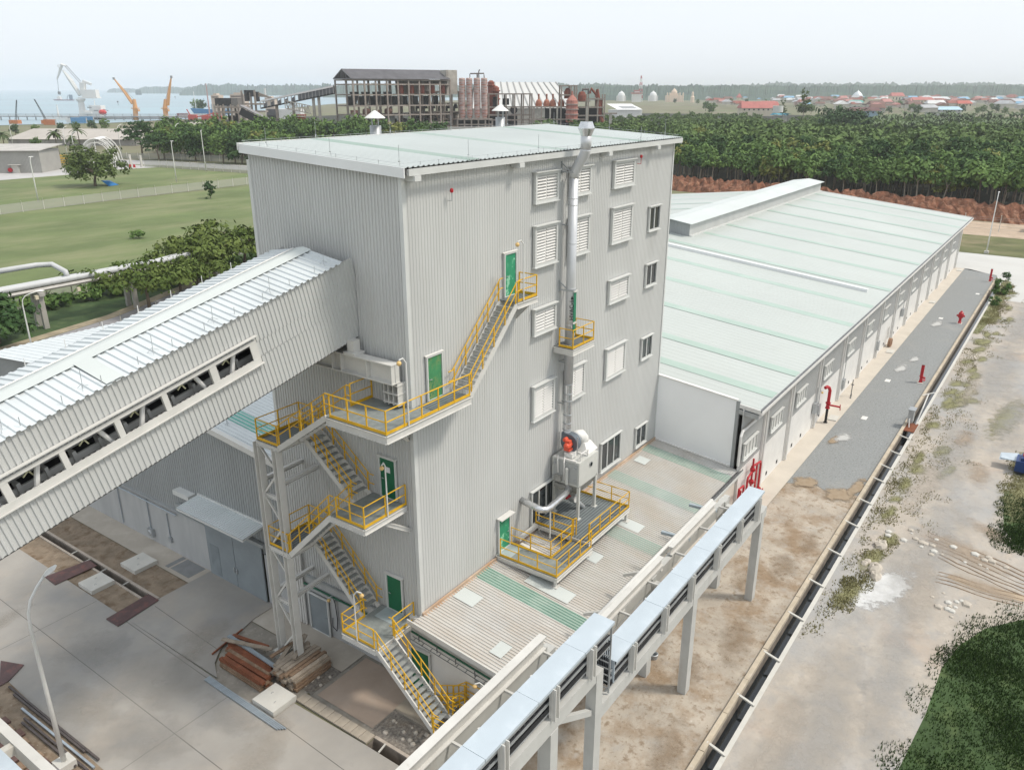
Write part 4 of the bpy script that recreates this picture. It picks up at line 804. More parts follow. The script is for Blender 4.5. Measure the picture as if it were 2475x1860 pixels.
for xs, z0, z1 in ((posts_lo,6.22,7.6),(posts_hi,8.42,9.78)):
    for x in xs:
        ob('frame_post', MB().box(x-.16,x+.16,-11.60,-11.48,z0-.1,z1).box(x-.14,x-.10,-11.75,-11.60,z0-.05,z1).box(x+.10,x+.14,-11.75,-11.60,z0-.05,z1), white_st, tr_)
        ob('frame_post', MB().box(x-.05,x+.05,-10.68,-10.56,z0-.3,z1), white_st, tr_)
        ob('cross_arm', MB().bar((x,-11.55,z1-.06),(x,-10.6,z1-.06),.08).bar((x,-11.55,z0+.1),(x,-9.3,z0+.1),.1), white_st, tr_)
def trays(x0, x1, z):
    for dz in (.20, .62, .98):
        m = MB()
        for y in (-11.46,-10.72): m.box(x0,x1,y-.02,y+.02,z+dz,z+dz+.10)
        n = int((x1-x0)/.30)
        for i in range(n): xx = x0+(i+.5)*(x1-x0)/n; m.box(xx-.03,xx+.03,-11.44,-10.74,z+dz,z+dz+.03)
        ob('cable_ladder', m, galv, tr_)
    m = MB(); rn = random.Random(3)
    for dz in (.23, .65):
        for i in range(9):
            y = -11.40+i*.075; pts = [(x0+(x1-x0)*t/12., y+rn.uniform(-.02,.02), z+dz+.06+rn.uniform(0,.03)) for t in range(13)]; m.tube(pts, .033, 5)
    ob('cables', m, rubber, tr_)
    m = MB(); m.box(x0,x1,-11.49,-11.47,z+.30,z+.52); ob('side_cable', m, rubber, tr_)
trays(-1.2, 17.2, 6.22); trays(-20, -1.35, 8.42)
m = MB()
for k_ in range(9): m.tube([(-1.15,-11.4+k_*.08,6.5),(-1.2,-11.4+k_*.08,8.9)], .03, 5)
ob('riser_cables', m, rubber, tr_)
m = MB().bar((-1.35,-11.5,6.3),(-1.35,-11.5,9.7),.06).bar((-1.35,-10.75,6.3),(-1.35,-10.75,9.7),.06)
for i in range(10): m.bar((-1.35,-11.5,6.5+i*.32),(-1.35,-10.75,6.5+i*.32),.04)
ob('riser_ladder', m, galv, tr_)
def plates(xs, z):
    for a, b in zip(xs[:-1], xs[1:]):
        lo_, hi_ = min(a,b)+.012, max(a,b)-.012; t = random.uniform(-.012,.012)
        v = [(lo_,-11.62,z+t),(hi_,-11.62,z-t),(hi_,-10.68,z-t+.03),(lo_,-10.68,z+t+.03)]
        ob('cover_plate', MB().add(v+[(p[0],p[1],p[2]+.03) for p in v]+[(lo_,-11.62,z-.1),(hi_,-11.62,z-.1)], [(0,3,2,1),(4,5,6,7),(0,1,5,4),(1,2,6,5),(2,3,7,6),(3,0,4,7),(8,9,1,0)]), cover, tr_)
plates((17.15,14.2,11.6,9.1,6.2,3.45,.4,-1.0), 7.66); plates((-1.32,-3.65,-6.8,-9.85,-12.9,-16,-19), 9.84)
# vertical cover at the step
ob('cover_plate', MB().box(-1.02,-.98,-11.55,-10.75,6.6,7.7), cover, tr_)
# steel pipe runs on the inner side
for x0, x1 in ((9.7,15.8),(.5,8.6)):
    ob('channel_rail', MB().ibeam((x0,-9.15,6.55),(x1,-9.15,6.55),.3,.5,t=.04), white_st, tr_)
ob('channel_rail', MB().ibeam((-20,-9.25,8.85),(-2.9,-9.25,8.85),.35,.62,t=.05), white_st, tr_)
for x in (15.9, 12.0, 8.4, 4.2): ob('side_arm', MB().bar((x,-9.3,6.15),(x,-7.15,5.0) if x < 9 else (x,-7.6,6.05),.2,.16), M('arm_blue_grey',(.36,.42,.46)) if x > 9 else white_st, tr_)
ob('steam_pipe', MB().tube([(1.,-8.55,6.15),(17,-8.55,6.15)], .13, 10), white_p, tr_, smooth=True)

# branch at the far left
br = thing('trestle_branch', 'short branch of the trestle in the bottom left corner above the timber pit', 'cable trestle', (-17.6,4,0))
ob('beam', MB().box(-17.62,-17.30,-9,9,7.8,8.42), white_st, br); ob('beam', MB().box(-20.0,-19.7,-9,9,7.8,8.42), white_st, br)
for y in (6.2, 3.1, 0.0): ob('cross_arm', MB().box(-19.7,-17.62,y-.15,y+.15,8.0,8.35), conc_l, br)
for i in range(5): ob('cover_plate', MB().box(-19.3,-18.25,-6+i*3+.01,-3+i*3-.01,9.2,9.24), cover, br)
for y in (-8.,): ob('column', MB().box(-17.7,-17.2,y-.25,y+.25,0,7.8).box(-20.1,-19.6,y-.25,y+.25,0,7.8), conc_c, br)
# ================================================================== ground with the drains left open
holes = [(-20,126,-14.68,-14.0), (-4.36,-3.92,18.45,45), (-4.80,-4.26,-12,-.45)]
R_ = 14000
bx = sorted({-R_,R_,*[h[0] for h in holes],*[h[1] for h in holes],-400,400,1500}); by = sorted({-R_,R_,*[h[2] for h in holes],*[h[3] for h in holes],-400,400,1500})
def cells(bx, by, z, skip):
    m = MB()
    for i in range(len(bx)-1):
        for j in range(len(by)-1):
            cx, cy = (bx[i]+bx[i+1])/2, (by[j]+by[j+1])/2
            if any(h[0] < cx < h[1] and h[2] < cy < h[3] for h in skip): continue
            m.poly([(bx[i],by[j],z),(bx[i+1],by[j],z),(bx[i+1],by[j+1],z),(bx[i],by[j+1],z)])
    return m
struct('ground', cells(bx, by, 0, holes), M('far_ground', (.20,.185,.115), .95, .2, .02, world=True, layers=[((.13,.15,.07), .01, .45, .6, (1,1,1), .8)]))
def sheet(name, polys, z, mat, kind='structure'):
    m = MB()
    for p in polys: m.poly([(x,y,z) for x, y in p])
    return struct(name, m, mat, kind)
def rect(x0,x1,y0,y1): return [(x0,y0),(x1,y0),(x1,y1),(x0,y1)]
for x0,x1,y0,y1 in holes:
    d = 1.1 if y1 > 20 or x1-x0 > 20 else 1.0
    m = MB()
    for a in ([(x0,y0,0),(x1,y0,0),(x1,y0,-d),(x0,y0,-d)], [(x0,y1,0),(x1,y1,0),(x1,y1,-d),(x0,y1,-d)], [(x0,y0,0),(x0,y1,0),(x0,y1,-d),(x0,y0,-d)], [(x1,y0,0),(x1,y1,0),(x1,y1,-d),(x1,y0,-d)]): m.poly(a)
    m.poly([(x0,y0,-d),(x1,y0,-d),(x1,y1,-d),(x0,y1,-d)])
    struct('drain_channel', m, drainw)
    if x1-x0 > 20: struct('drain_water', MB().poly([(x0,y0,-.55),(x1,y0,-.55),(x1,y1,-.55),(x0,y1,-.55)]), water_d)
# ---- yard on the left of the stairs
curve = [(-1.75,11.95),(-4.5,11.3),(-5.45,10.5),(-6.2,9.4),(-6.33,8.4),(-6.2,6.3),(-6.32,4.5),(-4.98,4.5),(-4.86,-.4),(-4.86,-12)]
yard = [[(-45,-12)]+[(-4.86,-12),(-4.86,-.4),(-4.98,4.5),(-6.32,4.5),(-6.2,6.3),(-6.33,8.4),(-6.2,9.4),(-6.1,18.4),(-6.1,75),(-45,75)]]
struct('yard', MB().prism(yard[0], 0.0, .09).prism([(-6.1,9.4),(-5.45,10.5),(-4.5,11.3),(-1.75,11.95),(-.12,12.0),(-.12,18.4),(-6.1,18.4)], 0.0, .09), yard_m)
j = MB()
def strip(a, b, w=.025, z=.094):
    a, b = Vector((*a,z)), Vector((*b,z)); n = (b-a).cross(Vector((0,0,1))).normalized()*w/2
    j.poly([a-n, b-n, b+n, a+n])
strip((-9.2,60),(-9.95,-12)); strip((-6.25,18.4),(-6.45,9.6)); strip((-4.42,17.9),(-4.68,11.3)); strip((-40,21.2),(-6.2,21.3),.02); strip((-40,7.6),(-6.4,7.68),.02); strip((-6.3,4.4),(-7.0,-12)); strip((-40,-6.),(-5,-5.9),.02); strip((-13.3,60),(-13.3,-12),.02)
struct('yard_joint', j, M('joint_tar', (.06,.055,.05), .9))
sheet('apron', [rect(-1.75,-.1,18.4,45), rect(-1.9,-.1,4.3,12.0)], .05, apron_m)
sheet('apron_patch', [rect(-1.45,-.15,18.9,20.9), rect(-1.5,-.15,21.05,21.45)], .056, M('dark_patch', (.235,.24,.24), .9, .1, 1.5))
sheet('dirt_strip', [rect(-3.75,-1.78,18.4,45), rect(-6.1,-4.5,18.4,45)], .03, dirt_b)
struct('drain_kerb', MB().box(-3.92,-3.75,18.45,45,0,.10).box(-4.5,-4.36,18.45,45,0,.10).box(-4.26,-4.1,-12,-.45,0,.06), M('drain_kerb', (.42,.365,.31), .9, .12, 2.))
sheet('soil_patch', [[(-1.92,11.9),(-1.92,4.3),(-4.2,4.6),(-6.3,4.5),(-6.2,6.3),(-6.3,8.4),(-6.15,9.4),(-5.4,10.45),(-4.45,11.25)]], .012, M('grey_soil', (.30,.275,.235), .95, .15, 1., bump=.5, bscale=14, layers=[((.41,.38,.34), 4., .58, .7, (1,1,1), .7), ((.20,.16,.12), .8, .55, .7, (1,1,1), .6)]))
sheet('soil_bed', [rect(-4.26,-.1,-12,4.4)], .006, M('grey_soil', (.30,.275,.235)))
sheet('tan_slab', [rect(-3.85,-.3,.05,4.05)], .03, tan_m)
sheet('gravel_patch', [rect(-4.0,-1.9,4.3,5.2), [(-4.1,.0),(-2.35,.0),(-2.45,-3.0),(-3.2,-12),(-4.1,-12)]], .02, gravel_d)
struct('concrete_ramp', MB().box(-2.3,-.3,-3.1,-.02,0,.16), M('ramp_concrete', (.37,.32,.255), .9, .08, .8, layers=[((.29,.25,.20), 1.2, .55, .75)]))
for i in range(9):
    y = -.43+i*.56; t = solo('drain_cover', MB().box(-4.78,-4.18,y,y+.53,.03,.13), M('drain_slab', (.40,.35,.285), .9, .14, 1.2, layers=[((.27,.22,.17), 2., .55, .72, (1,1,1), .6)]), ['concrete drain cover slab in the row beside the stair foot','concrete drain cover slab at the open end of the drain'][i == 0], 'drain cover', 'drain cover slabs')
for i, y in enumerate((27.9,26.2,24.2,21.6)): solo('drain_bar', MB().bar((-4.42,y,.07),(-3.86,y+.05,.07),.06), conc_l, 'pale strut across the narrow yard drain by the rusty plates', 'strut', 'struts across the yard drain')
solo('drain_bar', MB().bar((-4.82,-1.3,.05),(-4.24,-1.2,.05),.07), conc_l, 'single pale strut across the drain near the stair foot', 'strut')
def plate(pts, lab): solo('steel_plate', MB().prism(pts, .125, .15), plate_m, lab, 'steel plate', 'rusty plates over the drain')
plate([(-6.78,26.5),(-4.1,26.1),(-4.15,25.0),(-6.85,25.05)], 'rusty steel plate over the drain farther under the gallery')
plate([(-6.86,19.05),(-3.98,19.3),(-3.96,18.2),(-6.83,17.8)], 'rusty steel plate over the near end of the drain')
plate([(-13.2,18.1),(-12.2,20.2),(-11.62,18.82),(-12.7,18.15)], 'dark steel plate at the left edge by the pit')
def slab(x0,x1,y0,y1,z1,lab):
    t = thing('cover_slab', lab, 'concrete slab', ((x0+x1)/2,(y0+y1)/2,0), 0, 'pale concrete cover slabs')
    ob('slab', MB().box(x0,x1,y0,y1,0.0,z1), conc_l, t)
    for fx, fy in ((.35,.3),(.6,.7)):
        x, y = x0+(x1-x0)*fx, y0+(y1-y0)*fy; ob('lifting_eye', MB().tube([(x-.06,y,z1),(x-.04,y,z1+.06),(x+.04,y,z1+.06),(x+.06,y,z1)], .012, 5), galv, t)
slab(-6.0,-4.5,22.2,23.8,.32,'pale concrete slab between the two rusty plates, outer side of the drain'); slab(-3.2,-1.6,22.1,23.8,.30,'pale concrete slab between drain and building base'); slab(-6.22,-4.74,4.6,6.24,.36,'cream concrete slab beside the timber stacks')
# bottom left pit with planks and bars
sheet('dirt_pit', [[(-12.72,18.2),(-12.95,8.9),(-12.98,4),(-24,4),(-24,21),(-14,20)]], .10, dirt_b)
for i in range(13):
    y = 15.2-i*.72; x = -14.1+random.uniform(-.1,.1)
    solo('timber_board', MB().bar((x-3.6,y+random.uniform(-.08,.08),.18),(x,y,.18),.56,.10), wood if i % 2 else M('purple_brown_board', (.17,.10,.085), .85, .2, 3.), 'dark board laid side by side in the bottom left pit', 'board', 'boards in the bottom left pit')
for i, (x, y0, y1) in enumerate(((-13.05,16.8,10.),(-13.3,15.4,8.7),(-13.55,14.6,8.8),(-13.75,14.4,9.5),(-12.92,17.6,9.))):
    solo('steel_bar', MB().bar((x,y0,.2),(x+.12,y1,.2),.10,.08), M('dark_bar', (.09,.075,.07), .6, .2, 4.) if i != 1 else zinc, 'long dark bar lying beside the street lamp foot', 'bar', 'bars by the street lamp')
# street lamp
def lamp_post(loc, h, reach, ang, label, group=None, heads=1, r0=.085, base=.45):
    t = thing('street_lamp', label, 'street lamp', loc, 0, group); x, y, z = loc; u = Vector((math.cos(ang), math.sin(ang), 0)); P = Vector(loc)
    if base: ob('plinth', MB().box(x-.38,x+.38,y-.38,y+.38,z,z+base), conc_l, t)
    pts = [P+Vector((0,0,base)), P+Vector((0,0,h*.5)), P+Vector((0,0,h*.84))]; rr = [r0, r0*.75, r0*.6]
    if reach:
        for f_, g_ in ((.06,.92),(.25,.97),(.6,1.0),(1.,1.02)): pts.append(P+u*reach*f_+Vector((0,0,h*g_))); rr.append(r0*.5)
    else: pts.append(P+Vector((0,0,h))); rr.append(r0*.5)
    ob('pole', MB().tube(pts, rr, 9), pole_w, t, smooth=True)
    e = pts[-1]
    for k_ in range(heads):
        uu = u if k_ == 0 else -u; c = e+uu*(.35 if reach else .3)
        m = MB().add([c-uu*.4+Vector((0,0,-.02))+V*.10 for V in (Vector((-uu.y,uu.x,0)),)]+[c-uu*.4-Vector((-uu.y,uu.x,0))*.10, c+uu*.15-Vector((-uu.y,uu.x,0))*.19, c+uu*.5-Vector((-uu.y,uu.x,0))*.08, c+uu*.5+Vector((-uu.y,uu.x,0))*.08, c+uu*.15+Vector((-uu.y,uu.x,0))*.19]+
              [c-uu*.4+Vector((0,0,.09)), c+uu*.1+Vector((0,0,.15)), c+uu*.5+Vector((0,0,.05))], [(0,1,2,5),(5,2,3,4),(0,6,1),(1,6,7,2),(2,7,8,3),(3,8,4),(4,8,7,5),(5,7,6,0)])
        ob('lamp_head', m, pole_w, t)
    return t
lamp_post((-13.89,9.94,0), 9.3, 1.5, R2(32), 'tall white street lamp leaning over the yard at lower left', r0=.12, base=.5)
# timber stacks, beams, tubes around the column foot
rw = random.Random(11)
def beam_stack(x0, y0, y1, n, lay, mats, lab, grp, dx=.27, along='y', skew=0.):
    for l in range(lay):
        for i in range(n):
            x = x0+i*dx+rw.uniform(-.03,.03)+l*.03; z = .14+l*.155; e = rw.uniform(-.18,.18); w = rw.uniform(.2,.25); a = rw.uniform(-.05,.05)+skew
            p, q = ((x,y0+e,z),(x+a,y1+e,z)) if along == 'y' else ((y0+e,x,z),(y1+e,x+a,z))
            solo('timber', MB().bar(p, q, w, .15), mats[rw.randrange(len(mats))], lab, 'timber', grp)
beam_stack(-5.35, 10.0, 6.6, 3, 4, [rusty, rusty, wood], 'rust red timber beam in the left stack near the staircase column', 'rust red timbers', .27)
beam_stack(-4.55, 10.6, 7.0, 2, 3, [rusty, wood], 'rust red timber beam in the stack behind the front stack', 'rust red timbers', .27)
beam_stack(5.15, -4.35, -1.95, 7, 5, [wood, wood_g, wood_g], 'weathered brown plank in the stack at the column foot', 'weathered planks', .27, 'x')
for (a, b, m_, lab) in (((-4.45,11.1,.75),(-3.4,8.1,.75),wood_g,'long grey plank lying across the red timbers'),((-3.7,11.2,.5),(-3.3,8.6,.62),rusty,'short dark red beam behind the zinc section'),((-3.95,11.2,.62),(-4.15,6.9,.66),zinc,'bright zinc channel lying between the timbers'),((-3.9,7.6,.8),(-1.6,7.4,.9),wood,'dark plank bridging the two timber stacks'),((-4.0,6.9,.8),(-2.5,7.5,.85),wood_g,'pale plank bridging the two timber stacks'),((-3.4,6.3,.95),(-1.7,7.3,1.0),wood_g,'pale plank on top of the right stack, turned a little'),((-5.15,11.15,.16),(-2.8,11.6,.16),rusty,'rusty bar lying at the curved kerb')):
    solo('timber', MB().bar(a, b, .22 if 'bar' not in lab else .08, .08), m_, lab, 'timber')
for i in range(4): solo('zinc_tube', MB().bar((-6.62+i*.085,9.7,.16),(-6.7+i*.085,3.7-.1*i,.16),.07,.07), zinc, 'long zinc tube in the bundle lying along the kerb', 'tube', 'zinc tubes along the kerb')
for k_ in range(26):
    x, y = (rw.uniform(-5.5,-2.2), rw.uniform(8.6,11.2)) if k_ < 9 else (rw.uniform(-4.0,-2.6), rw.uniform(-5,-.2)) if k_ < 20 else (rw.uniform(-3.8,-2.2), rw.uniform(4.4,5.2))
    s = rw.uniform(.06,.15); solo('stone', MB().lathe((x,y,.02), [(0,-.02),(s,0),(s*.9,s*.5),(s*.4,s*.8),(0,s*.82)], 6), stone_m, 'small pale stone on the soil near the staircase', 'stone', 'small stones near the staircase')

# ---- right side
sheet('apron', [rect(27,134,-8.42,-6.8)], .05, apron_r)
sheet('gravel_bed', [[(34.3,-8.42),(134,-8.42),(134,-9.2),(130.5,-13.76),(35.5,-13.76),(34.0,-12.2),(35.2,-10.6)]], .03, gravel_m)
sheet('brown_soil', [rect(-4.2,27.0,-13.76,-6.62)[:], [(27,-13.76),(35.5,-13.76),(34.0,-12.2),(35.2,-10.6),(34.3,-8.42),(27,-8.42)]], .012, soil_m)
m = MB(); x = -20
while x < 126:
    m.box(x, min(x+2.96,126), -14.0, -13.74, 0, .26+random.uniform(-.015,.015)); x += 3
struct('kerb', m, curb_m); struct('kerb', MB().box(-20,126,-14.92,-14.68,0,.05), conc_l)
for i, x in enumerate((4.5,8.5,12.6,17.0,21.2,25.6,30.2,34.3,38.7,41.6,45.0,49.0)):
    solo('drain_bar', MB().bar((x,-14.86,.10),(x+.15,-13.86,.24),.13,.08), conc_l, 'pale concrete strut across the dark roadside drain', 'strut', 'struts across the roadside drain')
sheet('sand_road', [rect(-60,140,-60,-14.92)], .015, sand_m)
sheet('concrete_road', [[(133.5,-8.6),(133.5,30),(151,30),(150,-40),(112,-40),(112,-16.2),(126,-16.2),(128.5,-14),(131,-13.6)]], .03, road_c)
sheet('grass_island', [[(124.5,-14.9),(128.3,-15.2),(126.5,-16.2),(112,-16.4),(100,-16.2),(90,-15.6),(90,-14.95)]], .04, M('island_grass', (.20,.21,.10), .95, .2, .6, layers=[((.33,.29,.20), .5, .5, .66, (1,1,1), .7)]))
sheet('grass_band', [rect(151,174,-60,60)], .02, M('dry_grass', (.14,.15,.06), .95, .2, .15, layers=[((.24,.19,.12), .08, .5, .66, (1,1,1), .8)]))
sheet('dirt_track', [rect(174,196,-70,70)], .02, M('pink_track', (.46,.36,.27), .95, .1, .3, layers=[((.30,.23,.16), .25, .55, .7)]))
# ================================================================== plants
def leaf_arrays(seed, clumps, per, size, sig=(1,1,.7), up=.6, asp=1.6):
    """clumps: (centre, radius, tint). returns verts (n*4,3) and tint per vertex: many small leaf-cluster faces filling each clump"""
    g = np.random.default_rng(seed); V, T = [], []
    for c, r, t in clumps:
        n = max(3, int(per*g.uniform(.75,1.25)))
        p = g.normal(0, .40, (n,3))*np.array(sig)*r; q = np.array(c)+p
        nr = p/(np.linalg.norm(p,axis=1,keepdims=True)+1e-6)*1.0+np.array([0,0,up])+g.normal(0,.33,(n,3)); nr /= np.linalg.norm(nr,axis=1,keepdims=True)+1e-6
        a = np.cross(nr, g.normal(0,1,(n,3))); a /= np.linalg.norm(a,axis=1,keepdims=True)+1e-6; b = np.cross(nr, a)
        s = size*g.uniform(.55,1.3,(n,1)); 
        quad = np.stack([q-a*s*asp/2, q+b*s*.42, q+a*s*asp/2, q-b*s*.42], 1)
        V.append(quad.reshape(-1,3)); tt = np.clip(t+g.normal(0,.13,n),0,1); T.append(np.repeat(tt,4))
    return np.concatenate(V), np.concatenate(T)
def quads_mesh(name, V, T, mat):
    n = len(V)//4; me = bpy.data.meshes.new(name)
    me.vertices.add(len(V)); me.vertices.foreach_set('co', V.astype(np.float32).ravel())
    me.loops.add(n*4); me.loops.foreach_set('vertex_index', np.arange(n*4, dtype=np.int32))
    me.polygons.add(n); me.polygons.foreach_set('loop_start', np.arange(0,n*4,4,dtype=np.int32)); me.polygons.foreach_set('loop_total', np.full(n,4,dtype=np.int32))
    me.update(calc_edges=True); a = me.attributes.new('tint','FLOAT','POINT'); a.data.foreach_set('value', T.astype(np.float32)); me.materials.append(mat); return me
def round_clumps(seed, rx, rz, zc, n, cr, lo=-.35):
    g = np.random.default_rng(seed); out = []
    while len(out) < n:
        d = g.normal(0,1,3); d /= np.linalg.norm(d)
        if d[2] < lo: continue
        k = g.uniform(.45,1.0); wob = 1+.22*math.sin(3*math.atan2(d[1],d[0])+seed)+.12*math.sin(5*d[2]+seed*2)
        out.append((np.array([d[0]*rx*k*wob, d[1]*rx*k*wob, zc+d[2]*rz*k*wob]), cr*g.uniform(.7,1.35), g.uniform(.1,.9)))
    return out
def tree_proto(name, seed, h, rx, rz, mat, n=26, per=22, size=.75, cr=1.5, trunk=.18, tm=None, lean=.6, label='', cat='tree', group=None, lo=-.35, fork=3, base=.0, sig=(1,1,.7)):
    t = thing(name, label, cat, (0,0,0), 0, group); g = random.Random(seed); zc = h-rz
    V, T = leaf_arrays(seed, round_clumps(seed, rx, rz, zc, n, cr, lo), per, size, sig)
    c = bpy.data.objects.new('crown', quads_mesh('crown', V, T, mat)); COL.objects.link(c); c.parent = t
    m = MB(); lx, ly = g.uniform(-lean,lean), g.uniform(-lean,lean); fz = max(zc-rz*.6, h*.3)
    m.tube([(0,0,-.1),(lx*.3,ly*.3,fz*.5),(lx,ly,fz)], [trunk*1.25,trunk,trunk*.8], 6)
    for i in range(fork):
        a = i*6.28/fork+g.uniform(-.5,.5); r = rx*g.uniform(.4,.7); m.tube([(lx,ly,fz),(lx+r*.5*math.cos(a),ly+r*.5*math.sin(a),fz+(zc-fz)*.7+.3),(r*math.cos(a),r*math.sin(a),zc+rz*.35)], [trunk*.7,trunk*.5,trunk*.2], 5)
    k = bpy.data.objects.new('trunk', mesh('trunk', m, tm or bark)); COL.objects.link(k); k.parent = t
    t['_p'] = 1; del t['_p']
    return t
def place(o, x, y, s=1., label=None, group=None, rz=None, z=0):
    return dup(o, (x,y,z), random.uniform(0,6.28) if rz is None else rz, s, label, group)
PROTO = []
def proto(*a, **k): t = tree_proto(*a, **k); PROTO.append(t); return t
def drop_protos():
    for t in PROTO:
        for c in list(t.children): bpy.data.objects.remove(c)
        bpy.data.objects.remove(t)
FOR = [proto('forest_tree', 1, 11.5, 3.5, 3.3, leaf_a, tm=bark_p, cr=1.5), proto('forest_tree', 2, 12.6, 3.9, 3.7, leaf_b, cr=1.6), proto('forest_tree', 3, 10.4, 3.3, 2.8, leaf_a, tm=bark_p, cr=1.3),
       proto('forest_tree', 4, 12.0, 3.2, 4.0, leaf_y, cr=1.4, tm=bark_p), proto('forest_tree', 5, 9.6, 3.8, 2.5, leaf_b, cr=1.4), proto('forest_tree', 6, 11.0, 4.2, 2.7, leaf_a, cr=1.6, n=30)]
def project(P):
    v = Vector(P)-CAM; z = v.dot(FW); return (1237.5+FPX*v.dot(RT)/z, 930-FPX*v.dot(UPV)/z) if z > 1 else (1e6, 1e6)
SHR = proto('shrub', 21, 2.0, 1.1, 1.0, leaf_a, n=16, per=34, size=.24, cr=.5, trunk=.06, lo=-.9)
CON = proto('cone_shrub', 22, 2.2, .8, 1.1, leaf_b, n=16, per=34, size=.2, cr=.4, trunk=.05, lo=-.95)
for a, b, s, pr, lab in ((126.9,-15.3,.75,CON,'cone shaped shrub at the tip of the roadside island'),(116.,-15.5,1.15,SHR,'large round shrub on the roadside island'),(107.9,-15.6,.68,SHR,'small round shrub nearest on the roadside island')): place(pr, a, b, s, lab, 'shrubs on the roadside island')
# ---- forest beyond the warehouse
def edge_x(y): return 206.5+(.16*(y+10) if y > -10 else 0)
g = np.random.default_rng(12); cand = []
yy = -120.
y = -130.
step = 6.2
x = 200.
while x < 900:
    st_ = 5.6 if x < 330 else 7.2 if x < 520 else 9.5
    y = -140.
    while y < 760:
        px_, py_ = x+g.uniform(-.45,.45)*st_, y+g.uniform(-.45,.45)*st_
        y += st_
        if px_ < edge_x(py_): continue
        d = math.hypot(px_-CAM.x, py_-CAM.y); u, v = project((px_,py_,8))
        if not (1300 < u < 2540) or d > 840: continue
        u0, v0 = project((px_,py_,0))
        if u < 1630 and v0 > 356: continue
        # keep the town strip and the pond of roofs free
        cand.append((d, px_, py_, u, v0))
    x += st_
cand.sort()
def clear(u, v0): return (1835 < u < 1935 and 268 < v0 < 322) or (1470 < u < 1570 and 252 < v0 < 300) or (1340 < u < 1640 and 305 < v0 < 338 and (u*7+v0*3) % 10 < 6)
cand = [c for c in cand if not clear(c[3], c[4])]
kinds = ['bright green','dark green','pale trunked green','olive','low dark','broad green']
n_ind = 0
rest = []
for d, X_, Y_, u, v0 in cand:
    if n_ind < 262 and d < 420:
        k = random.choices(range(6), (5,4,4,2,3,4))[0]
        front = X_ < edge_x(Y_)+9
        place(FOR[k], X_, Y_, random.uniform(.82,1.16), kinds[k]+(' tree in the front row of the forest behind the red earth bank' if front else ' tree in the dense forest behind the warehouse'), 'forest front row trees' if front else 'forest trees behind the warehouse'); n_ind += 1
    else: rest.append((d, X_, Y_))
VV, TT = [], []
base_v = []
for sd, mt in ((31,.0),(32,.3),(33,.55),(34,.8)):
    V, T = leaf_arrays(sd, round_clumps(sd, 3.8, 3.2, 7.9, 16, 1.7, -.1), 9, 1.45); base_v.append((V, T, mt))
rs_ = random.Random(2)
for d, X_, Y_ in rest:
    V, T, mt = base_v[rs_.randrange(4)]; a = rs_.uniform(0,6.28); s = rs_.uniform(.75,1.15)*(1.0 if d < 480 else .82 if d < 640 else .66); ca, sa = math.cos(a)*s, math.sin(a)*s
    W_ = np.stack([V[:,0]*ca-V[:,1]*sa+X_, V[:,0]*sa+V[:,1]*ca+Y_, V[:,2]*s*rs_.uniform(.85,1.15)], 1); VV.append(W_); TT.append(np.clip(T*.6+.4*rs_.random(),0,1))
o = bpy.data.objects.new('forest_canopy', quads_mesh('forest_canopy', np.concatenate(VV), np.concatenate(TT), leafmat('leaf_canopy', (.034,.078,.022), (.160,.225,.066)))); COL.objects.link(o); o['kind'] = 'stuff'
print('forest', len(cand), 'ind', n_ind, 'rest', len(rest))
fl_ = [(206.5,-150),(206.5,-10)]+[(edge_x(y)+1.5,y) for y in (0,20,40,60,80,100,120,160,220,300)]+[(430,700),(900,760),(1000,300),(1000,-150)]
sheet('forest_floor_shade', [fl_], .03, M('forest_floor_shade', (.028,.030,.018), .95, .3, .3))  # near-black floor sheet: the shade under the trees is in its colour
# big dark rounded tree and a tall loose tree above the canopy
BIG = proto('broad_tree', 41, 19, 15, 8.5, leaf_b, n=85, per=34, size=1.3, cr=4.2, trunk=.7, lo=-.7, lean=1.)
P = gp(2030, 338); place(BIG, P.x, P.y, 1.05, 'huge dark rounded tree rising out of the forest before the town', 'big trees in the forest')
LOOSE = proto('tall_tree', 42, 30, 6.0, 11, leaf_t, n=34, per=22, size=1.2, cr=2.2, trunk=.4, tm=bark_p, lo=-.8)
P = gp(1938, 316); place(LOOSE, P.x, P.y, 1.0, 'tall loose crowned tree left of the huge dark tree')
P = gp(1885, 300); place(LOOSE, P.x, P.y, .72, 'shorter loose crowned tree behind the white tank')
P = gp(2320, 318); place(BIG, P.x, P.y, .62, 'dark rounded tree at the right end of the forest')
P = gp(2430, 322); place(BIG, P.x, P.y, .55, 'dark bushy tree by the right picture edge')
P = gp(1840, 470) if False else gp(1832, 466)
OLV = proto('olive_tree', 43, 10.5, 4.2, 3.6, leaf_y, n=30, per=30, size=.6, cr=1.4, trunk=.2, tm=bark_p, lo=-.6)
for u, v, s, lab in ((1806,486,1.0,'olive yellow tree standing out of the forest edge left of the ridge vent'),(2290,505,.92,'thin yellow tree at the forest edge above the warehouse corner'),(1690,375,1.25,'feathery olive tree behind the tall building corner'),(2345,372,1.0,'brownish feathery tree among the plants below the town')):
    P = gp(u, v); X_ = max(P.x, edge_x(P.y)+2); place(OLV, X_, P.y, s, lab)
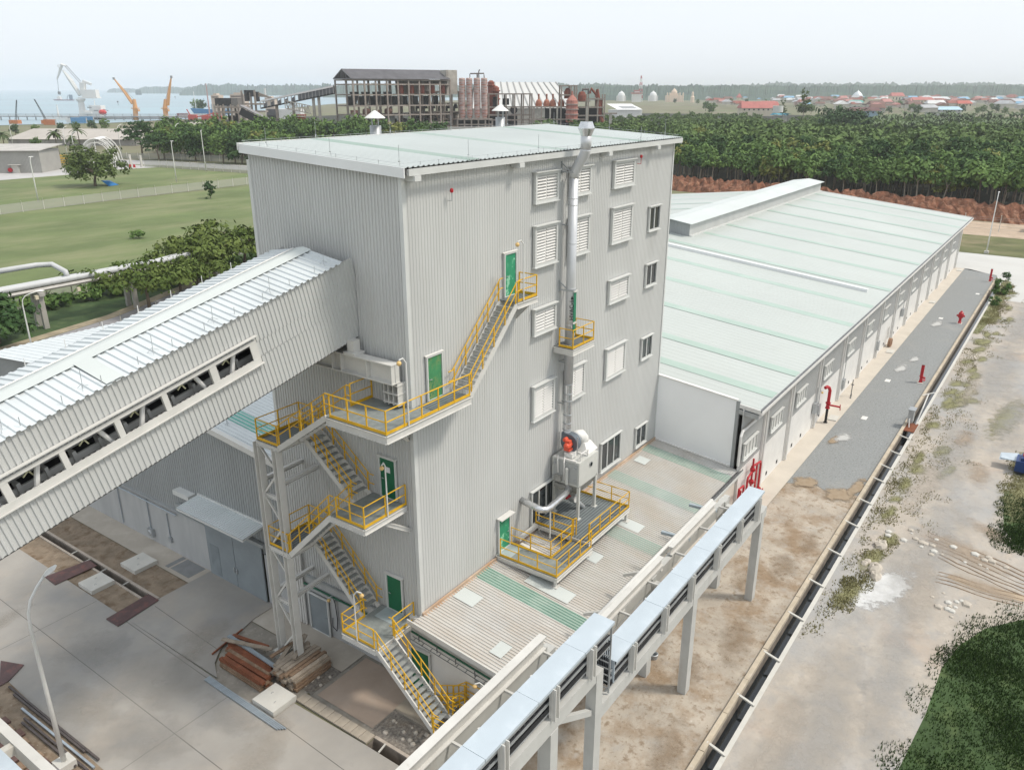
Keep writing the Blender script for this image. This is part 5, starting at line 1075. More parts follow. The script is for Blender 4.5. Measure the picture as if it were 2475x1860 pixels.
# banana plants below the town
def banana():
    m = MB(); r_ = random.Random(5); V = []
    for i in range(9):
        a = i*.75+r_.uniform(-.3,.3); L = r_.uniform(1.7,2.6); z0 = 1.8; w = .34
        pts = [(L*f_*math.cos(a), L*f_*math.sin(a), z0+1.7*math.sin(f_*2.3)*L/2.2) for f_ in (0,.35,.7,1.)]
        n_ = (-math.sin(a)*w, math.cos(a)*w)
        for p, q, k0, k1 in zip(pts[:-1], pts[1:], (.4,1,.8), (1,.8,.1)): V += [(p[0]-n_[0]*k0,p[1]-n_[1]*k0,p[2]),(p[0]+n_[0]*k0,p[1]+n_[1]*k0,p[2]),(q[0]+n_[0]*k1,q[1]+n_[1]*k1,q[2]),(q[0]-n_[0]*k1,q[1]-n_[1]*k1,q[2])]
    t = thing('banana_plant', '', 'plant'); c = bpy.data.objects.new('leaves', quads_mesh('leaves', np.array(V), np.full(len(V),.7), leafmat('leaf_banana', (.06,.10,.045), (.17,.215,.115)))); COL.objects.link(c); c.parent = t
    k = bpy.data.objects.new('stem', mesh('stem', MB().tube([(0,0,0),(0,0,2.2)], .16, 6), bark)); COL.objects.link(k); k.parent = t; PROTO.append(t); return t
BAN = banana()
for i in range(90):
    u, v = random.uniform(2110, 2475), random.uniform(302, 348); P = gp(u, v); place(BAN, P.x, P.y, random.uniform(1.6,2.3), 'pale green banana plant in the thicket between forest and town', 'banana plants below the town', z=4.5)
# ---- hedge of trees along the second road and before the ruin
HED = [proto('roadside_tree', 51, 13, 5.2, 5.6, leaf_a, n=40, per=26, size=.85, cr=1.9, trunk=.25, lo=-.8), proto('roadside_tree', 52, 11, 4.8, 4.8, leaf_b, n=36, per=26, size=.85, cr=1.8, trunk=.25, lo=-.8), proto('roadside_tree', 53, 12, 4.6, 5.2, leaf_y, n=34, per=22, size=.8, cr=1.6, trunk=.2, tm=bark_p, lo=-.8)]
hn = ['mid green','dark green','olive green']
u = 405
row = 0
for row, (v0, du_, s0) in enumerate(((384,24,.86),(372,23,.95),(362,24,1.0))):
    u = 398+row*9
    while u < 700+row*190:
        P = gp(u+random.uniform(-7,7), v0+(u-400)*.055*(1 if u < 640 else .7)-(0 if u < 640 else 12)+random.uniform(-3,3)); k = random.choices((0,1,2),(5,4,1))[0]
        place(HED[k], P.x, P.y, s0*1.28*random.uniform(.85,1.12), hn[k]+' tree in the thicket between the far road and the ruin', 'thicket trees before the ruin'); u += du_
for u, v, s, k, lab in ((520,352,1.0,2,'pale branched tree left of the tall building roof corner'),(600,350,1.05,2,'pale limbed tree just behind the roof corner'),(880,338,.8,1,'green tree right of the left flue'),(1080,340,.6,0,'bushy tree before the ruin grid'),(975,343,.7,0,'round green tree beside the left flue')):
    P = gp(u, v); place(HED[k], P.x, P.y, s, lab)
DRK = proto('layered_tree', 54, 17, 8.5, 7.5, leaf_b, n=46, per=44, size=.8, cr=2.4, trunk=.4, lo=-.6, sig=(1.3,1.3,.28))
P = gp(345, 380); place(DRK, P.x, P.y, 1.0, 'large dark tree with layered branches by the white canopy'); P = gp(385,388); place(DRK, P.x, P.y, .72, 'smaller dark tree right of the layered tree')
LT = proto('lawn_tree', 55, 12, 8.3, 5.6, leaf_t, n=90, per=60, size=.62, cr=2.0, trunk=.4, lo=-.75, fork=5)
place(LT, 113.2, 240.6, 1.05, 'broad olive green tree alone on the far lawn with a blue tarp under it')
solo('blue_tarp', MB().add([(115.5,236.5,.05),(119.5,237.5,.05),(118.5,241,1.4),(115,240,1.7),(117,238.2,1.3)], [(0,1,4),(1,2,4),(2,3,4),(3,0,4)]), M('tarp_blue', (.02,.20,.50), .5), 'blue tarp tent under the lawn tree', 'tarp')
CNF = proto('young_conifer', 56, 4.8, 1.5, 2.3, leaf_b, n=26, per=30, size=.4, cr=.6, trunk=.12, lo=-.95)
place(CNF, 115.8, 183.1, 1.0, 'small dark conifer alone on the near lawn')
BSH = proto('bush', 57, 1.6, 1.8, .8, leaf_a, n=14, per=30, size=.4, cr=.7, trunk=.05, lo=-.3)
P = gp(337, 575); place(BSH, P.x, P.y, 1., 'single low bush in the middle of the near lawn')
# umbrella crowned trees by the pipe bridge
UMB = [proto('umbrella_tree', 61, 6.0, 8.0, 1.35, leafmat('leaf_umbrella', (.050,.085,.016), (.150,.190,.050)), n=70, per=40, size=.42, cr=1.35, trunk=.2, lo=-.9, fork=6, sig=(1.25,1.25,.35)), proto('umbrella_tree', 62, 6.8, 6.2, 1.7, leafmat('leaf_umbrella', (.05,.08,.02), (.13,.18,.05)), n=60, per=40, size=.42, cr=1.3, trunk=.2, lo=-.9, fork=5, sig=(1.25,1.25,.4))]
for u, v, s, k, lab in ((362,748,1.08,0,'spreading umbrella tree in front of the pipe bridge, leftmost of the row'),(440,722,1.0,0,'umbrella tree in the middle of the row by the pipe bridge'),(520,690,1.25,1,'taller umbrella tree beside the hall corner'),(592,668,1.3,1,'umbrella tree hard against the tall building edge'),(478,690,1.1,1,'umbrella tree behind the middle one')):
    P = gp(u, v); place(UMB[k], P.x, P.y, s, lab, 'umbrella trees by the pipe bridge')
SHD = proto('dense_shrub', 63, 6.2, 4.6, 3.2, leaf_b, n=46, per=44, size=.5, cr=1.5, trunk=.2, lo=-.9)
place(SHD, 15.2, 83.2, 1.0, 'dense dark shrub tree beside the road at the left picture edge')
for i in range(26):
    x = 24+i*2.2; place(BSH, x, 96+random.uniform(-1.5,1.5), random.uniform(.8,1.7), 'low shrub in the strip behind the pipe bridge columns', 'low shrubs behind the pipe bridge')
# coconut palms
def palm(seed, h):
    r_ = random.Random(seed); V = []; T = []
    for i in range(20):
        a = i*2.4; el = r_.uniform(-.2,1.15); L = r_.uniform(3.4,4.4); prev = None
        for f_ in range(7):
            s = f_/6*L; z = h+s*math.sin(el)-.16*s*s; r = s*math.cos(el)*(1-.02*s); p = np.array([r*math.cos(a), r*math.sin(a), z])
            if prev is not None:
                n_ = np.array([-math.sin(a), math.cos(a), 0]); w = .62*(1-abs(f_-3)/5)
                for sg_ in (-1,1): V += [prev, p, p+n_*w*sg_+np.array([0,0,-.45*w]), prev+n_*w*sg_+np.array([0,0,-.45*w])]; T += [r_.random()]*4
            prev = p
    t = thing('coconut_palm', '', 'palm'); c = bpy.data.objects.new('crown', quads_mesh('crown', np.array(V), np.array(T), leaf_p)); COL.objects.link(c); c.parent = t
    k = bpy.data.objects.new('trunk', mesh('trunk', MB().tube([(0.4,0,-.1),(0,0.2,h*.5),(0,0,h)], [.24,.18,.15], 7), bark)); COL.objects.link(k); k.parent = t; PROTO.append(t); return t
PA = palm(1, 8.5); PB = palm(2, 9.5)
for u, v, pr, s, lab in ((142,377,PA,1.25,'coconut palm left of the white canopy, nearer of the pair'),(196,370,PB,1.15,'coconut palm just behind the white canopy'),(14,372,PA,1.1,'coconut palm at the left picture edge'),(180,372,PA,.9,'shorter coconut palm between the two palms')):
    P = gp(u, v); place(pr, P.x, P.y, s, lab)
for u, v, s, lab in ((90,372,.62,'round green tree under the long shed roof'),(38,328,.7,'green tree by the jetty at far left'),(88,326,.55,'small round tree beyond the shed ridge'),(150,320,.62,'long bushy tree before the jetty, left'),(185,320,.6,'bushy tree before the jetty, middle'),(225,318,.75,'bushy tree under the white harbour crane'),(255,318,.75,'bushy tree right of the white harbour crane'),(405,316,.7,'bushy tree before the jetty under the orange cranes'),(430,315,.7,'bushy tree left of the red machines'),(455,315,.7,'bushy tree next to the red machines'),(478,315,.7,'bushy tree touching the red machines')):
    P = gp(u, v); place(HED[random.randrange(2)], P.x, P.y, s, lab)
# ================================================================== red fire equipment
t = thing('fire_standpipe', 'tall red standpipe with bent top on a black foot beside the warehouse wall', 'standpipe', (51.6,-7.4,0))
t.location = (48.7,-7.55,0)
P = Vector((48.7,-7.55,0))
ob('foot', MB().lathe(P, [(.19,0),(.19,.12),(.12,.14),(.12,1.55)], 12), M('black_paint', (.02,.02,.022), .5), t)
ob('pipe', MB().tube([P+Vector(v) for v in ((0,0,1.5),(0,0,3.3),(-.12,.1,3.6),(-.45,.2,3.75),(-.75,.28,3.72))], .15, 12).lathe(P, [(.22,1.5),(.22,1.6),(.17,1.6),(.17,2.0),(.24,2.0),(.24,2.1)], 12), redp, t)
ob('branch', MB().tube([P+Vector((0,0,1.85)), P+Vector((.2,-.7,1.8)), P+Vector((.3,-1.05,1.75))], .09, 8).bar(P+Vector((.15,-1.05,2.05)),P+Vector((.42,-1.05,1.4)),.07), redp, t)
fr = thing('fire_pipe_manifold', 'red manifold of upright fire pipes on the annex wall end by the trestle tip', 'fire pipes', (29.5,-7.2,0))
for pts in ([(31.0,-7.15,.3),(31.0,-7.15,2.7),(30.9,-7.15,2.9),(28.9,-7.15,3.25)], [(30.1,-7.15,.3),(30.1,-7.15,3.0)], [(28.95,-7.2,.2),(28.95,-7.2,3.9)], [(28.0,-7.2,.3),(28.0,-7.2,2.55),(28.1,-7.2,2.7),(29.0,-7.2,2.9)], [(27.3,-7.2,.3),(27.3,-7.2,2.2),(27.2,-7.2,2.4),(26.3,-7.2,2.5),(26.2,-7.2,.4)], [(26.7,-7.2,.3),(26.7,-7.2,2.2)]):
    ob('pipe', MB().tube(pts, .085 if len(pts) > 2 else .075, 8), redp, fr)
for x, z in ((28.95,2.0),(28.95,3.0),(31.0,.5),(28.0,1.4),(27.3,1.2)): ob('valve', MB().lathe((x,-7.2,z), [(.15,-.16),(.19,-.1),(.19,.1),(.15,.16)], 10).bar((x,-7.2,z),(x,-7.5,z),.06).lathe((x,-7.5,z),[(.16,-.02),(.16,.02)],10,'Y'), redp, fr)
ob('drum', MB().lathe((26.9,-7.75,0), [(.0,0.02),(.28,.02),(.28,.9),(.2,.95),(0,.95)], 14), white_p, fr)
def hydrant(x, y, h, lab, fat=0):
    t = thing('fire_hydrant', lab, 'hydrant', (x,y,0), 0, 'red hydrants on the gravel')
    ob('base_slab', MB().box(x-.45,x+.45,y-.3,y+.3,.03,.10), conc_l, t)
    if fat:
        ob('body', MB().lathe((x,y,0), [(.22,.1),(.22,.25),(.17,.3),(.17,.75),(.30,.85),(.34,1.2),(.30,1.5),(.16,1.62),(.12,1.75),(.0,1.8)], 14), redp, t)
        for s in (-1, 1): ob('outlet', MB().lathe((x,y+s*.38,1.1), [(.10,-.12),(.13,-.05),(.13,.12)], 10, 'Y'), redp, t)
    else:
        ob('body', MB().lathe((x,y,0), [(.20,.1),(.20,.2),(.14,.24),(.14,.7),(.2,.72),(.2,.82),(.15,.85),(.15,h-.1),(.16,h)], 14).box(x-.17,x+.17,y-.14,y+.14,h*.45,h), redp, t)
        ob('outlet', MB().lathe((x+.05,y-.26,.62), [(.08,-.14),(.11,-.1),(.11,.14)], 10, 'Y').box(x+.0,x+.45,y-.4,y-.1,.28,.34), redp, t)
hydrant(65.9,-12.85,2.0,'red square hydrant post standing nearest on the gravel'); hydrant(94.2,-12.85,1.9,'stout rounded red hydrant in the middle of the gravel bed',1); hydrant(125.0,-13.2,2.1,'red hydrant post at the far end of the gravel bed')
for x, y in ((64.5,-9.86),(95.5,-10.4),(114.2,-12.7),(52.,-10.3)): solo('inspection_cover', MB().box(x-.45,x+.45,y-.25,y+.25,.03,.07), white_p, 'small white inspection cover set in the gravel', 'cover', 'inspection covers in the gravel')
t = thing('hose_coil', 'brown rolled hose leaning on the warehouse wall below a grey box', 'hose', (77.8,-7.3,0)); 
for y in (-7.25,-7.45): ob('coil', MB().tube([(77.8+.5*math.cos(a*.4),y,.52+.5*math.sin(a*.4)) for a in range(17)], .10, 6), M('hose_brown', (.36,.22,.14), .8, .2, 4.), t)
ob('bracket', MB().bar((77.5,-7.0,1.0),(77.5,-6.95,2.4),.06).bar((78.1,-7.0,1.0),(78.1,-6.95,2.4),.06), conc_l, t)
t = thing('eyewash_stand', 'thin grey stand with a foot bar on the apron near the standpipe', 'stand', (57.2,-7.8,0)); ob('stem', MB().bar((57.2,-7.8,.05),(57.2,-7.8,1.9),.07).lathe((57.2,-7.8,1.35),[(.12,-.04),(.16,.02),(.12,.04)],10), M('stand_grey',(.16,.16,.16)), t); ob('foot', MB().bar((56.6,-7.9,.08),(57.9,-7.7,.08),.12,.06), M('stand_grey',(.16,.16,.16)), t)
for x in (50.2, 75.5, 104.5, 131.5): solo('step_slab', MB().box(x-.7,x+.7,-8.3,-7.5,.05,.14), conc_l, 'low concrete step on the apron beside the warehouse wall', 'step', 'steps along the warehouse')
t = thing('control_box', 'grey control cabinet over the roadside drain with rusty plates and a white arm', 'control box', (52.4,-14.1,0))
ob('cabinet', MB().box(51.9,52.8,-14.45,-14.0,.55,1.75).box(51.85,52.85,-14.55,-13.95,1.75,1.83), galv, t)
ob('stand', MB().bar((52.0,-14.2,.2),(52.0,-14.2,.6),.08).bar((52.7,-14.2,.2),(52.7,-14.2,.6),.08).tube([(51.5,-14.3,.25),(51.7,-14.2,.9),(51.95,-14.2,1.0)],.05,6), white_p, t)
ob('base_plate', MB().box(50.6,52.9,-14.9,-13.85,.16,.22), rusty, t)
ob('arm', MB().tube([(52.6,-14.7,.25),(53.6,-14.9,1.6),(55.2,-15.0,2.6)], .06, 6).bar((54.4,-14.6,2.6),(55.8,-15.4,2.6),.06), white_p, t)
# things at the right border
t = thing('roadside_cart', 'blue cart with a pale tray at the right edge of the sand road', 'cart', (47.6,-23.2,0))
ob('tray', MB().add([(48.6,-21.9,.9),(47.3,-21.9,.75),(47.4,-23.2,.95),(48.7,-23.2,1.1)], [(0,1,2,3)]).box(47.4,48.6,-23.2,-22.0,.82,.9), cover, t)
bl = M('cart_blue', (.02,.05,.16), .4)
ob('body', MB().box(46.6,48.2,-25.0,-23.1,.3,1.2).box(46.8,48.0,-24.6,-23.4,1.2,1.45), bl, t)
for x, y in ((46.7,-23.5),(48.1,-23.5),(46.7,-24.7),(48.1,-24.7)): ob('wheel', MB().lathe((x,y,.3), [(.0,-.08),(.3,-.08),(.3,.08),(0,.08)], 14, 'X'), rubber, t)
ob('warning_light', MB().lathe((47.4,-23.6,1.45), [(.12,0),(.14,.15),(.08,.3),(0,.32)], 10), motor_m, t)
lamp_post((151.9,-9.8,0), 11.5, 0, 0, 'tall thin white lamp post on the grass beyond the warehouse', r0=.13, base=.5)
t = thing('sign_board', 'small pale sign board on posts at the right edge of the far grass', 'sign', (160,-15.8,0)); ob('board', MB().box(159.9,160.0,-17.4,-15.4,1.2,2.6), cover, t); ob('post', MB().box(159.95,160.05,-16.9,-16.8,0,1.2).box(159.95,160.05,-15.9,-15.8,0,1.2), galv, t)
fe = thing('mesh_fence', 'mesh fence with leaning white posts beside the red earth bank', 'fence', (181,-20,0))
for i in range(16):
    y = -58+i*7; ob('fence_post', MB().bar((181.5-.0,y,0),(181.6,y,3.0),.14).bar((181.6,y,3.0),(181.1,y,3.6),.12), conc_l, fe)
fm_ = M('fence_mesh', (.33,.34,.33), .6, .1, 1.)
m = MB()
for z in (.5,1.2,1.9,2.6,3.0): m.bar((181.55,-58,z),(181.55,47,z),.03)
ob('wire', m, fm_, fe)
sh = thing('site_shed', 'small grey shed with a sloping roof behind the mesh fence', 'shed', (187,-17.5,0)); ob('wall', MB().box(185,189,-21,-14.6,0,2.4), M('shed_wall',(.20,.20,.20)), sh); ob('roof', MB().add([(184.5,-21.4,2.9),(189.5,-21.4,2.4),(189.5,-14.2,2.4),(184.5,-14.2,2.9)],[(0,1,2,3)]), zinc, sh)
# earth bank
def bank(y0, y1, fx, w, h, lab):
    m = MB(); n, k_ = int((y1-y0)/1.1), 9
    for i in range(n+1):
        y = y0+(y1-y0)*i/n
        for j_ in range(k_+1):
            s = j_/k_; hh = h*math.sin(math.pi*s)**.8*(1+random.uniform(-.35,.4)) if 0 < j_ < k_ else 0
            m.v.append((fx(y)+w*s+random.uniform(-.4,.4), y+random.uniform(-.3,.3), max(0,hh)))
    for i in range(n):
        for j_ in range(k_): a = i*(k_+1)+j_; m.f.append((a,a+1,a+k_+2,a+k_+1))
    return solo('earth_bank', m, mud_red, lab, 'earth bank')
bank(-75, 115, lambda y: 196+(.16*(y+10) if y > -10 else 0), 11, 3.3, 'long bank of red brown earth at the foot of the forest')
# rocks and rubble on the sand road
for (x, y, s) in ((28.6,-16.7,.55),(25.3,-17.0,.6),(24.4,-17.25,.5),(26.0,-16.45,.3),(25.6,-16.3,.3),(29.3,-16.8,.2)):
    m = MB().lathe((0,0,0), [(.1,-.05),(s,0),(s*.85,s*.4),(s*.4,s*.62),(0,s*.6)], 7); m.v = [(v[0]*1.15+random.uniform(-.15,.15)*s+x, v[1]*.8+random.uniform(-.15,.15)*s+y, max(0,v[2]+random.uniform(-.1,.1)*s)) for v in m.v]
    solo('rock', m, stone_m, 'pale angular rock beside the grass tuft on the sand road', 'rock', 'pale rocks on the sand road')
rr = random.Random(5)
for k_ in range(40):
    cx, cy, sp = ((30.5,-18.8,.9),(23.6,-22.0,.9),(30,-22.5,1.6))[k_%3]; x, y, s = rr.gauss(cx,sp*.6), rr.gauss(cy,sp), rr.uniform(.12,.34)
    m = MB().lathe((x,y,0), [(s,0),(s*.8,s*.45),(s*.3,s*.6),(0,s*.58)], 5); solo('rubble_piece', m, stone_m if k_%2 else conc_l, 'broken concrete piece in the rubble patches on the sand road', 'rubble', 'rubble on the sand road')
m = MB()
for k_ in range(7):
    x0, y0 = 32.5-k_*.55, -19.2-k_*.15; pts = [(x0+i*-.25+rr.uniform(-.1,.1), y0-i*.75+.25*math.sin(i*.8+k_), .02) for i in range(10)]
    m.tube(pts, [rr.uniform(.025,.06) for _ in pts], 5)
for k_ in range(4):
    pts = [(27.4-k_*.45+.1*math.sin(i), -20.5-i*.6, .02) for i in range(9)]; m.tube(pts, [rr.uniform(.025,.055) for _ in pts], 5)
struct('mud_ruts', m, M('rut_mud', (.30,.215,.145), .95, .2, 3.), 'stuff')
sheet('puddle', [[(27.0,-21.0),(26.6,-23),(26.8,-25.5),(27.6,-25.6),(27.5,-23),(27.5,-21.2)]], .028, M('muddy_water', (.40,.31,.21), .25, .05, 1.))
0 and sheet('white_spill', [[(20.4,-17.1),(21.9,-17.0),(24.2,-17.9),(26.2,-18.2),(25.8,-18.9),(23.5,-18.7),(21.5,-18.6),(20.3,-18.0)]], .03, M('lime_spill', (.66,.67,.68), .9, .1, 1., layers=[((.55,.49,.41), .9, .5, .62, (1,1,1), .9)]))
for x, y in ((8.55,-8.75),(8.95,-9.0)): solo('pipe_ring', MB().lathe((x,y,.02), [(.2,0),(.24,.28),(.20,.3),(.16,.26),(.16,.05)], 12), galv, 'grey pipe ring lying at the foot of a trestle column', 'pipe ring', 'pipe rings by the trestle')
# ---------------------------------------------------------------- grass blades scattered on bare ground and verge
def blades(name, spots, mat, hmin, hmax, wd=.06):
    """spots: list of (x,y,r,n); real tufts: each blade one leaning triangle"""
    V, F, T_ = [], [], []; g = np.random.default_rng(4)
    for x, y, rx, ry, n in spots:
        th = g.uniform(0, 2*math.pi, n); q = np.sqrt(g.uniform(0, 1, n)); px = x+rx*q*np.cos(th); py = y+ry*q*np.sin(th)
        for a, b in zip(px, py):
            if -14.95 < b < -13.7: continue
            h = g.uniform(hmin, hmax); t = g.uniform(0, 6.28); l = g.uniform(.1,.7)*h; k = len(V); dx, dy = math.cos(t)*wd, math.sin(t)*wd
            V += [(a-dx,b-dy,.0),(a+dx,b+dy,.0),(a+math.cos(t+1.2)*l,b+math.sin(t+1.2)*l,h)]; F.append((k,k+1,k+2)); T_ += [g.uniform(0,1)]*3
    me = bpy.data.meshes.new(name); me.from_pydata(V, [], F); at_ = me.attributes.new('tint', 'FLOAT', 'POINT'); at_.data.foreach_set('value', T_); me.materials.append(mat)
    o = bpy.data.objects.new(name, me); COL.objects.link(o); o['kind'] = 'stuff'; return o
g = random.Random(9); spots = []
for i in range(170):
    x = g.uniform(33, 118); d = abs(g.gauss(0, 1.7)); spots.append((x, -15.2-d, g.uniform(.5,1.9), g.uniform(.3,.9), g.randrange(15,60)))
for i in range(40): x = g.uniform(96,126); spots.append((x, -15.9+g.uniform(-.8,.8), 1.6, .7, 150))
for (a, b, n) in ((20.3,-16.1,170),(22.0,-16.3,170),(23.6,-16.6,150),(27.5,-16.6,120),(29.3,-17.2,90),(33,-16.2,60)):
    for _ in range(4): spots.append((a+g.uniform(-.8,.8), b+g.uniform(-.5,.5), .8, .5, n))
for i in range(60): spots.append((g.uniform(15,60), g.uniform(-15.1,-15.9), .8, .4, 25))
for i in range(40): spots.append((g.uniform(60,125), -20.5-abs(g.gauss(0,.8))-max(0,(70-0)*.0), 1.5, .5, 25) if False else (g.uniform(41,52), g.uniform(-25.5,-22.9), 1.2, .8, 120))
blades('grass_tufts', spots, grass_m, .05, .18, .05)
spots = []
for i in range(420):
    x, y = g.uniform(-2, 27), g.uniform(-45,-21.4); lim = -22.3 if x < 20 else -22.3-(x-20)*.62
    if x < 9: lim = -21.4-(9-x)*.02
    if y > lim+g.uniform(-.6,.5): continue
    spots.append((x,y,1.5,1.5,420))
for i in range(60): spots.append((g.uniform(33.4,43), g.uniform(-29,-23.3), 1.1, 1.0, 380))
blades('dense_grass', spots, grass_d, .07, .24, .035)
sheet('grass_bed', [[(25.0,-25.6),(22.5,-23.7),(19.9,-22.7),(17.3,-22.2),(13,-22.1),(8.4,-21.7),(-10,-21.4),(-10,-60),(30,-60)], [(43,-22.8),(36,-23.4),(33.6,-25),(34,-40),(46,-40)]], .02, verge_m)

wm_ = patchmat('lime_stain', (.62,.63,.64), (.50,.49,.46), .9, .25)
patch('white_spill', 23.2, -17.9, 3.6, 1.5, wm_, -.28)
gs_ = patchmat('thin_grass', (.25,.235,.125), (.19,.19,.085), 1.4, .7); gy_ = patchmat('grey_grit', (.355,.345,.325), (.39,.375,.35), .5, 1.6); br_ = patchmat('brown_mud', (.35,.275,.20), (.39,.32,.25), .8, 1.2); pk_ = patchmat('pale_sand', (.45,.405,.345), (.43,.38,.32), .5, 1.4)
for i in range(46):
    x = g.uniform(33,122); patch('grass_patch', x, -15.9-abs(g.gauss(0,1.1)), g.uniform(.9,2.8), g.uniform(.45,1.1), gs_, g.uniform(-.2,.2))
for a, b, rx, ry in ((21.5,-16.3,2.6,.8),(26.5,-16.6,2.4,.8),(29.6,-17.0,1.6,.7),(43,-24.4,7,2.2),(50,-24.2,5,1.6),(60,-21.5,8,1.5)): patch('grass_patch', a, b, rx, ry, gs_, -.1)
for a, b, rx, ry, r_ in ((8,-18,14,2.0,.05),(30,-19.5,12,2.4,-.1),(48,-18.6,14,2.2,.03),(75,-19.5,20,2.6,0),(98,-20,18,2.4,0),(15,-20,9,1.4,.1),(60,-22,14,2.,0)): patch('grit_patch', a, b, rx, ry, gy_, r_)
for a, b, rx, ry, r_ in ((31,-21.5,3.5,1.8,1.2),(27,-23.2,2.6,1.2,1.5),(35,-22.5,2.,1.,.9),(52,-18.8,3,1.,0),(45,-20.8,3.2,1.1,.2)): patch('mud_patch', a, b, rx, ry, br_, r_)
for a, b, rx, ry, r_ in ((24,-20,6,1.3,.1),(40,-17.5,7,1.2,.0),(6,-16.5,9,1.0,0),(66,-17.6,8,1.,0)): patch('sand_patch', a, b, rx, ry, pk_, r_)
sd = patchmat('soil_to_gravel', (.37,.30,.22), (.24,.17,.10), .8, .35)
for a, b, rx, ry in ((34.6,-12.4,1.6,1.4),(35.2,-9.6,1.3,1.2),(36.5,-13.2,2.2,.6),(45,-9.3,1.4,.5)): patch('soil_patch', a, b, rx, ry, sd, 0, .035)
lt = patchmat('lime_dust', (.52,.52,.50), (.42,.42,.41), .9, .5)
for a, b, rx, ry in ((46,-9.8,1.5,.8),(69.5,-10.2,2.0,.7),(92,-10.4,2.2,.8),(74,-10.8,1.6,.6)): patch('dust_patch', a, b, rx, ry, lt, 0, .035)
dk = patchmat('dark_soil', (.30,.225,.15), (.25,.18,.115), 1.2, 1.5)
for a, b, rx, ry in ((22,-12,2.6,1.2),(13,-12.2,3.2,1.2),(9,-11,2,1.),(3,-12.5,3,1.),(19,-10.5,1.6,1.1),(26,-12.6,2.2,.8)): patch('soil_patch', a, b, rx, ry, dk, .2, .02)
ys_ = patchmat('yard_dust', (.38,.34,.29), (.365,.335,.29), .6, 1.6)
for a, b, rx, ry, r_ in ((-5.6,12.3,1.6,1.0,.3),(-8.5,3,3.5,1.5,.6),(-11.4,13,1.6,3,0),(-11,24,2.4,1.0,.2),(-4.2,13.2,2.2,1.2,0)): patch('dust_patch', a, b, rx, ry, ys_, r_, .096)
yd = patchmat('yard_darker', (.305,.295,.275), (.325,.31,.285), .5, 1.8)  # slightly darker ragged areas on the yard slab
for a, b, rx, ry, r_ in ((-8.3,12,2.4,4.5,.2),(-10.8,8.5,2.0,3.5,.1),(-7.6,6.5,1.2,2.4,.1),(-8.6,17,2.2,2.4,0)): patch('darker_patch', a, b, rx, ry, yd, r_, .096)
# ================================================================== left background
class FR:
    def __init__(s, px, py, yaw=0.):
        s.O = gp(px, py); s.a = AZ-math.pi/2+R2(yaw); s.ex = Vector((math.cos(s.a), math.sin(s.a), 0)); s.ey = Vector((-math.sin(s.a), math.cos(s.a), 0))
    def L(s, px, py, dy=0.):
        d = ray(px, py); P0 = s.O+s.ey*dy; t = (P0-CAM).dot(s.ey)/d.dot(s.ey); P = CAM+d*t; v = P-s.O; return v.dot(s.ex), v.z
    def thing(s, name, label, cat, group=None): return thing(name, label, cat, s.O, s.a, group)
def part(name, m, mat, par, **k): return ob(name, m, mat, par, w=False, **k)
# near road, lawns
sheet('asphalt_road', [[(-60,60),(60,74),(200,108),(200,118),(36,85),(-60,70)] if False else [(-80,48.),(12.06,69.5),(27,76.5),(120,112),(120,124),(30.6,83.2),(18.7,80.3),(13.7,79.4),(-80,58)]], .03, asph)
sheet('road_verge', [[(-80,58.2),(13.7,79.5),(30.6,83.3),(120,124.2),(120,126),(30,85.0),(-80,59.6)]], .026, M('sandy_verge', (.38,.32,.22), .95, .2, .5))
sheet('verge', [[(-80,59.5),(30,84.9),(140,132),(140,142),(24,96),(-80,70)]], .02, verge_m)
sheet('near_lawn', [[(-80,70),(24,94),(170,134),(172,202),(-80,200)]], .016, lawn_m)
sheet('far_lawn', [[(-80,203),(172,203),(164,284),(150,288),(118,285),(-80,280)]], .016, lawn_m)
sheet('concrete_court', [[(90,285),(126,284.5),(150,289),(163,285),(164,306),(100,330),(90,330)]], .02, M('pale_court', (.46,.45,.44), .9, .05, .2))
def R2road(): 
    a = [(161,330),(173,262),(177,236),(182,190),(190,100)]; b = [(188,314),(191,262),(194,236),(199,190),(206,100)]
    return [a+list(reversed(b))]
sheet('second_road', [[(155,340),(169.5,290),(173.5,262),(177,236),(186,180),(205,180),(193,245),(188.9,262),(181.5,314),(172,340)]], .02, M('grey_road', (.40,.39,.385), .9, .05, .1))
meshm = bpy.data.materials.new('fence_netting'); meshm.use_nodes = True; T_ = NT(meshm); bs = T_.n['Principled BSDF']; bs.inputs['Base Color'].default_value = (.42,.42,.38,1); bs.inputs['Roughness'].default_value = .8
tb = T_.node('ShaderNodeBsdfTransparent'); mxs = T_.node('ShaderNodeMixShader'); mxs.inputs[0].default_value = .55; T_.link(tb.outputs[0], mxs.inputs[1]); T_.link(bs.outputs[0], mxs.inputs[2]); T_.link(mxs.outputs[0], T_.n['Material Output'].inputs['Surface'])
def fence(name, pts, h, sp, label, mat=None, post=.13, arm=.5, net=True):
    t = thing(name, label, 'fence', (*pts[0],0)); m = MB()
    for a, b in zip(pts[:-1], pts[1:]):
        a, b = Vector((*a,0)), Vector((*b,0)); n = max(1,int((b-a).length/sp))
        for i in range(n):
            p = a.lerp(b, i/n); pm = MB().bar(p, p+Vector((0,0,h)), post)
            if arm: pm.bar(p+Vector((0,0,h)), p+Vector((-arm*.4,-arm*.8,h+arm)), post*.8)
            ob('fence_post', pm, mat or conc_l, t)
        if net: m.poly([a+Vector((0,0,.05)), b+Vector((0,0,.05)), b+Vector((0,0,h)), a+Vector((0,0,h))])
    if net: ob('netting', m, meshm, t)
    return t
fence('lawn_fence', [(40,199),(66,198.5),(100,202.5),(150,204),(176,205)], 2.4, 5.2, 'long pale netting fence with posts across the lawns')
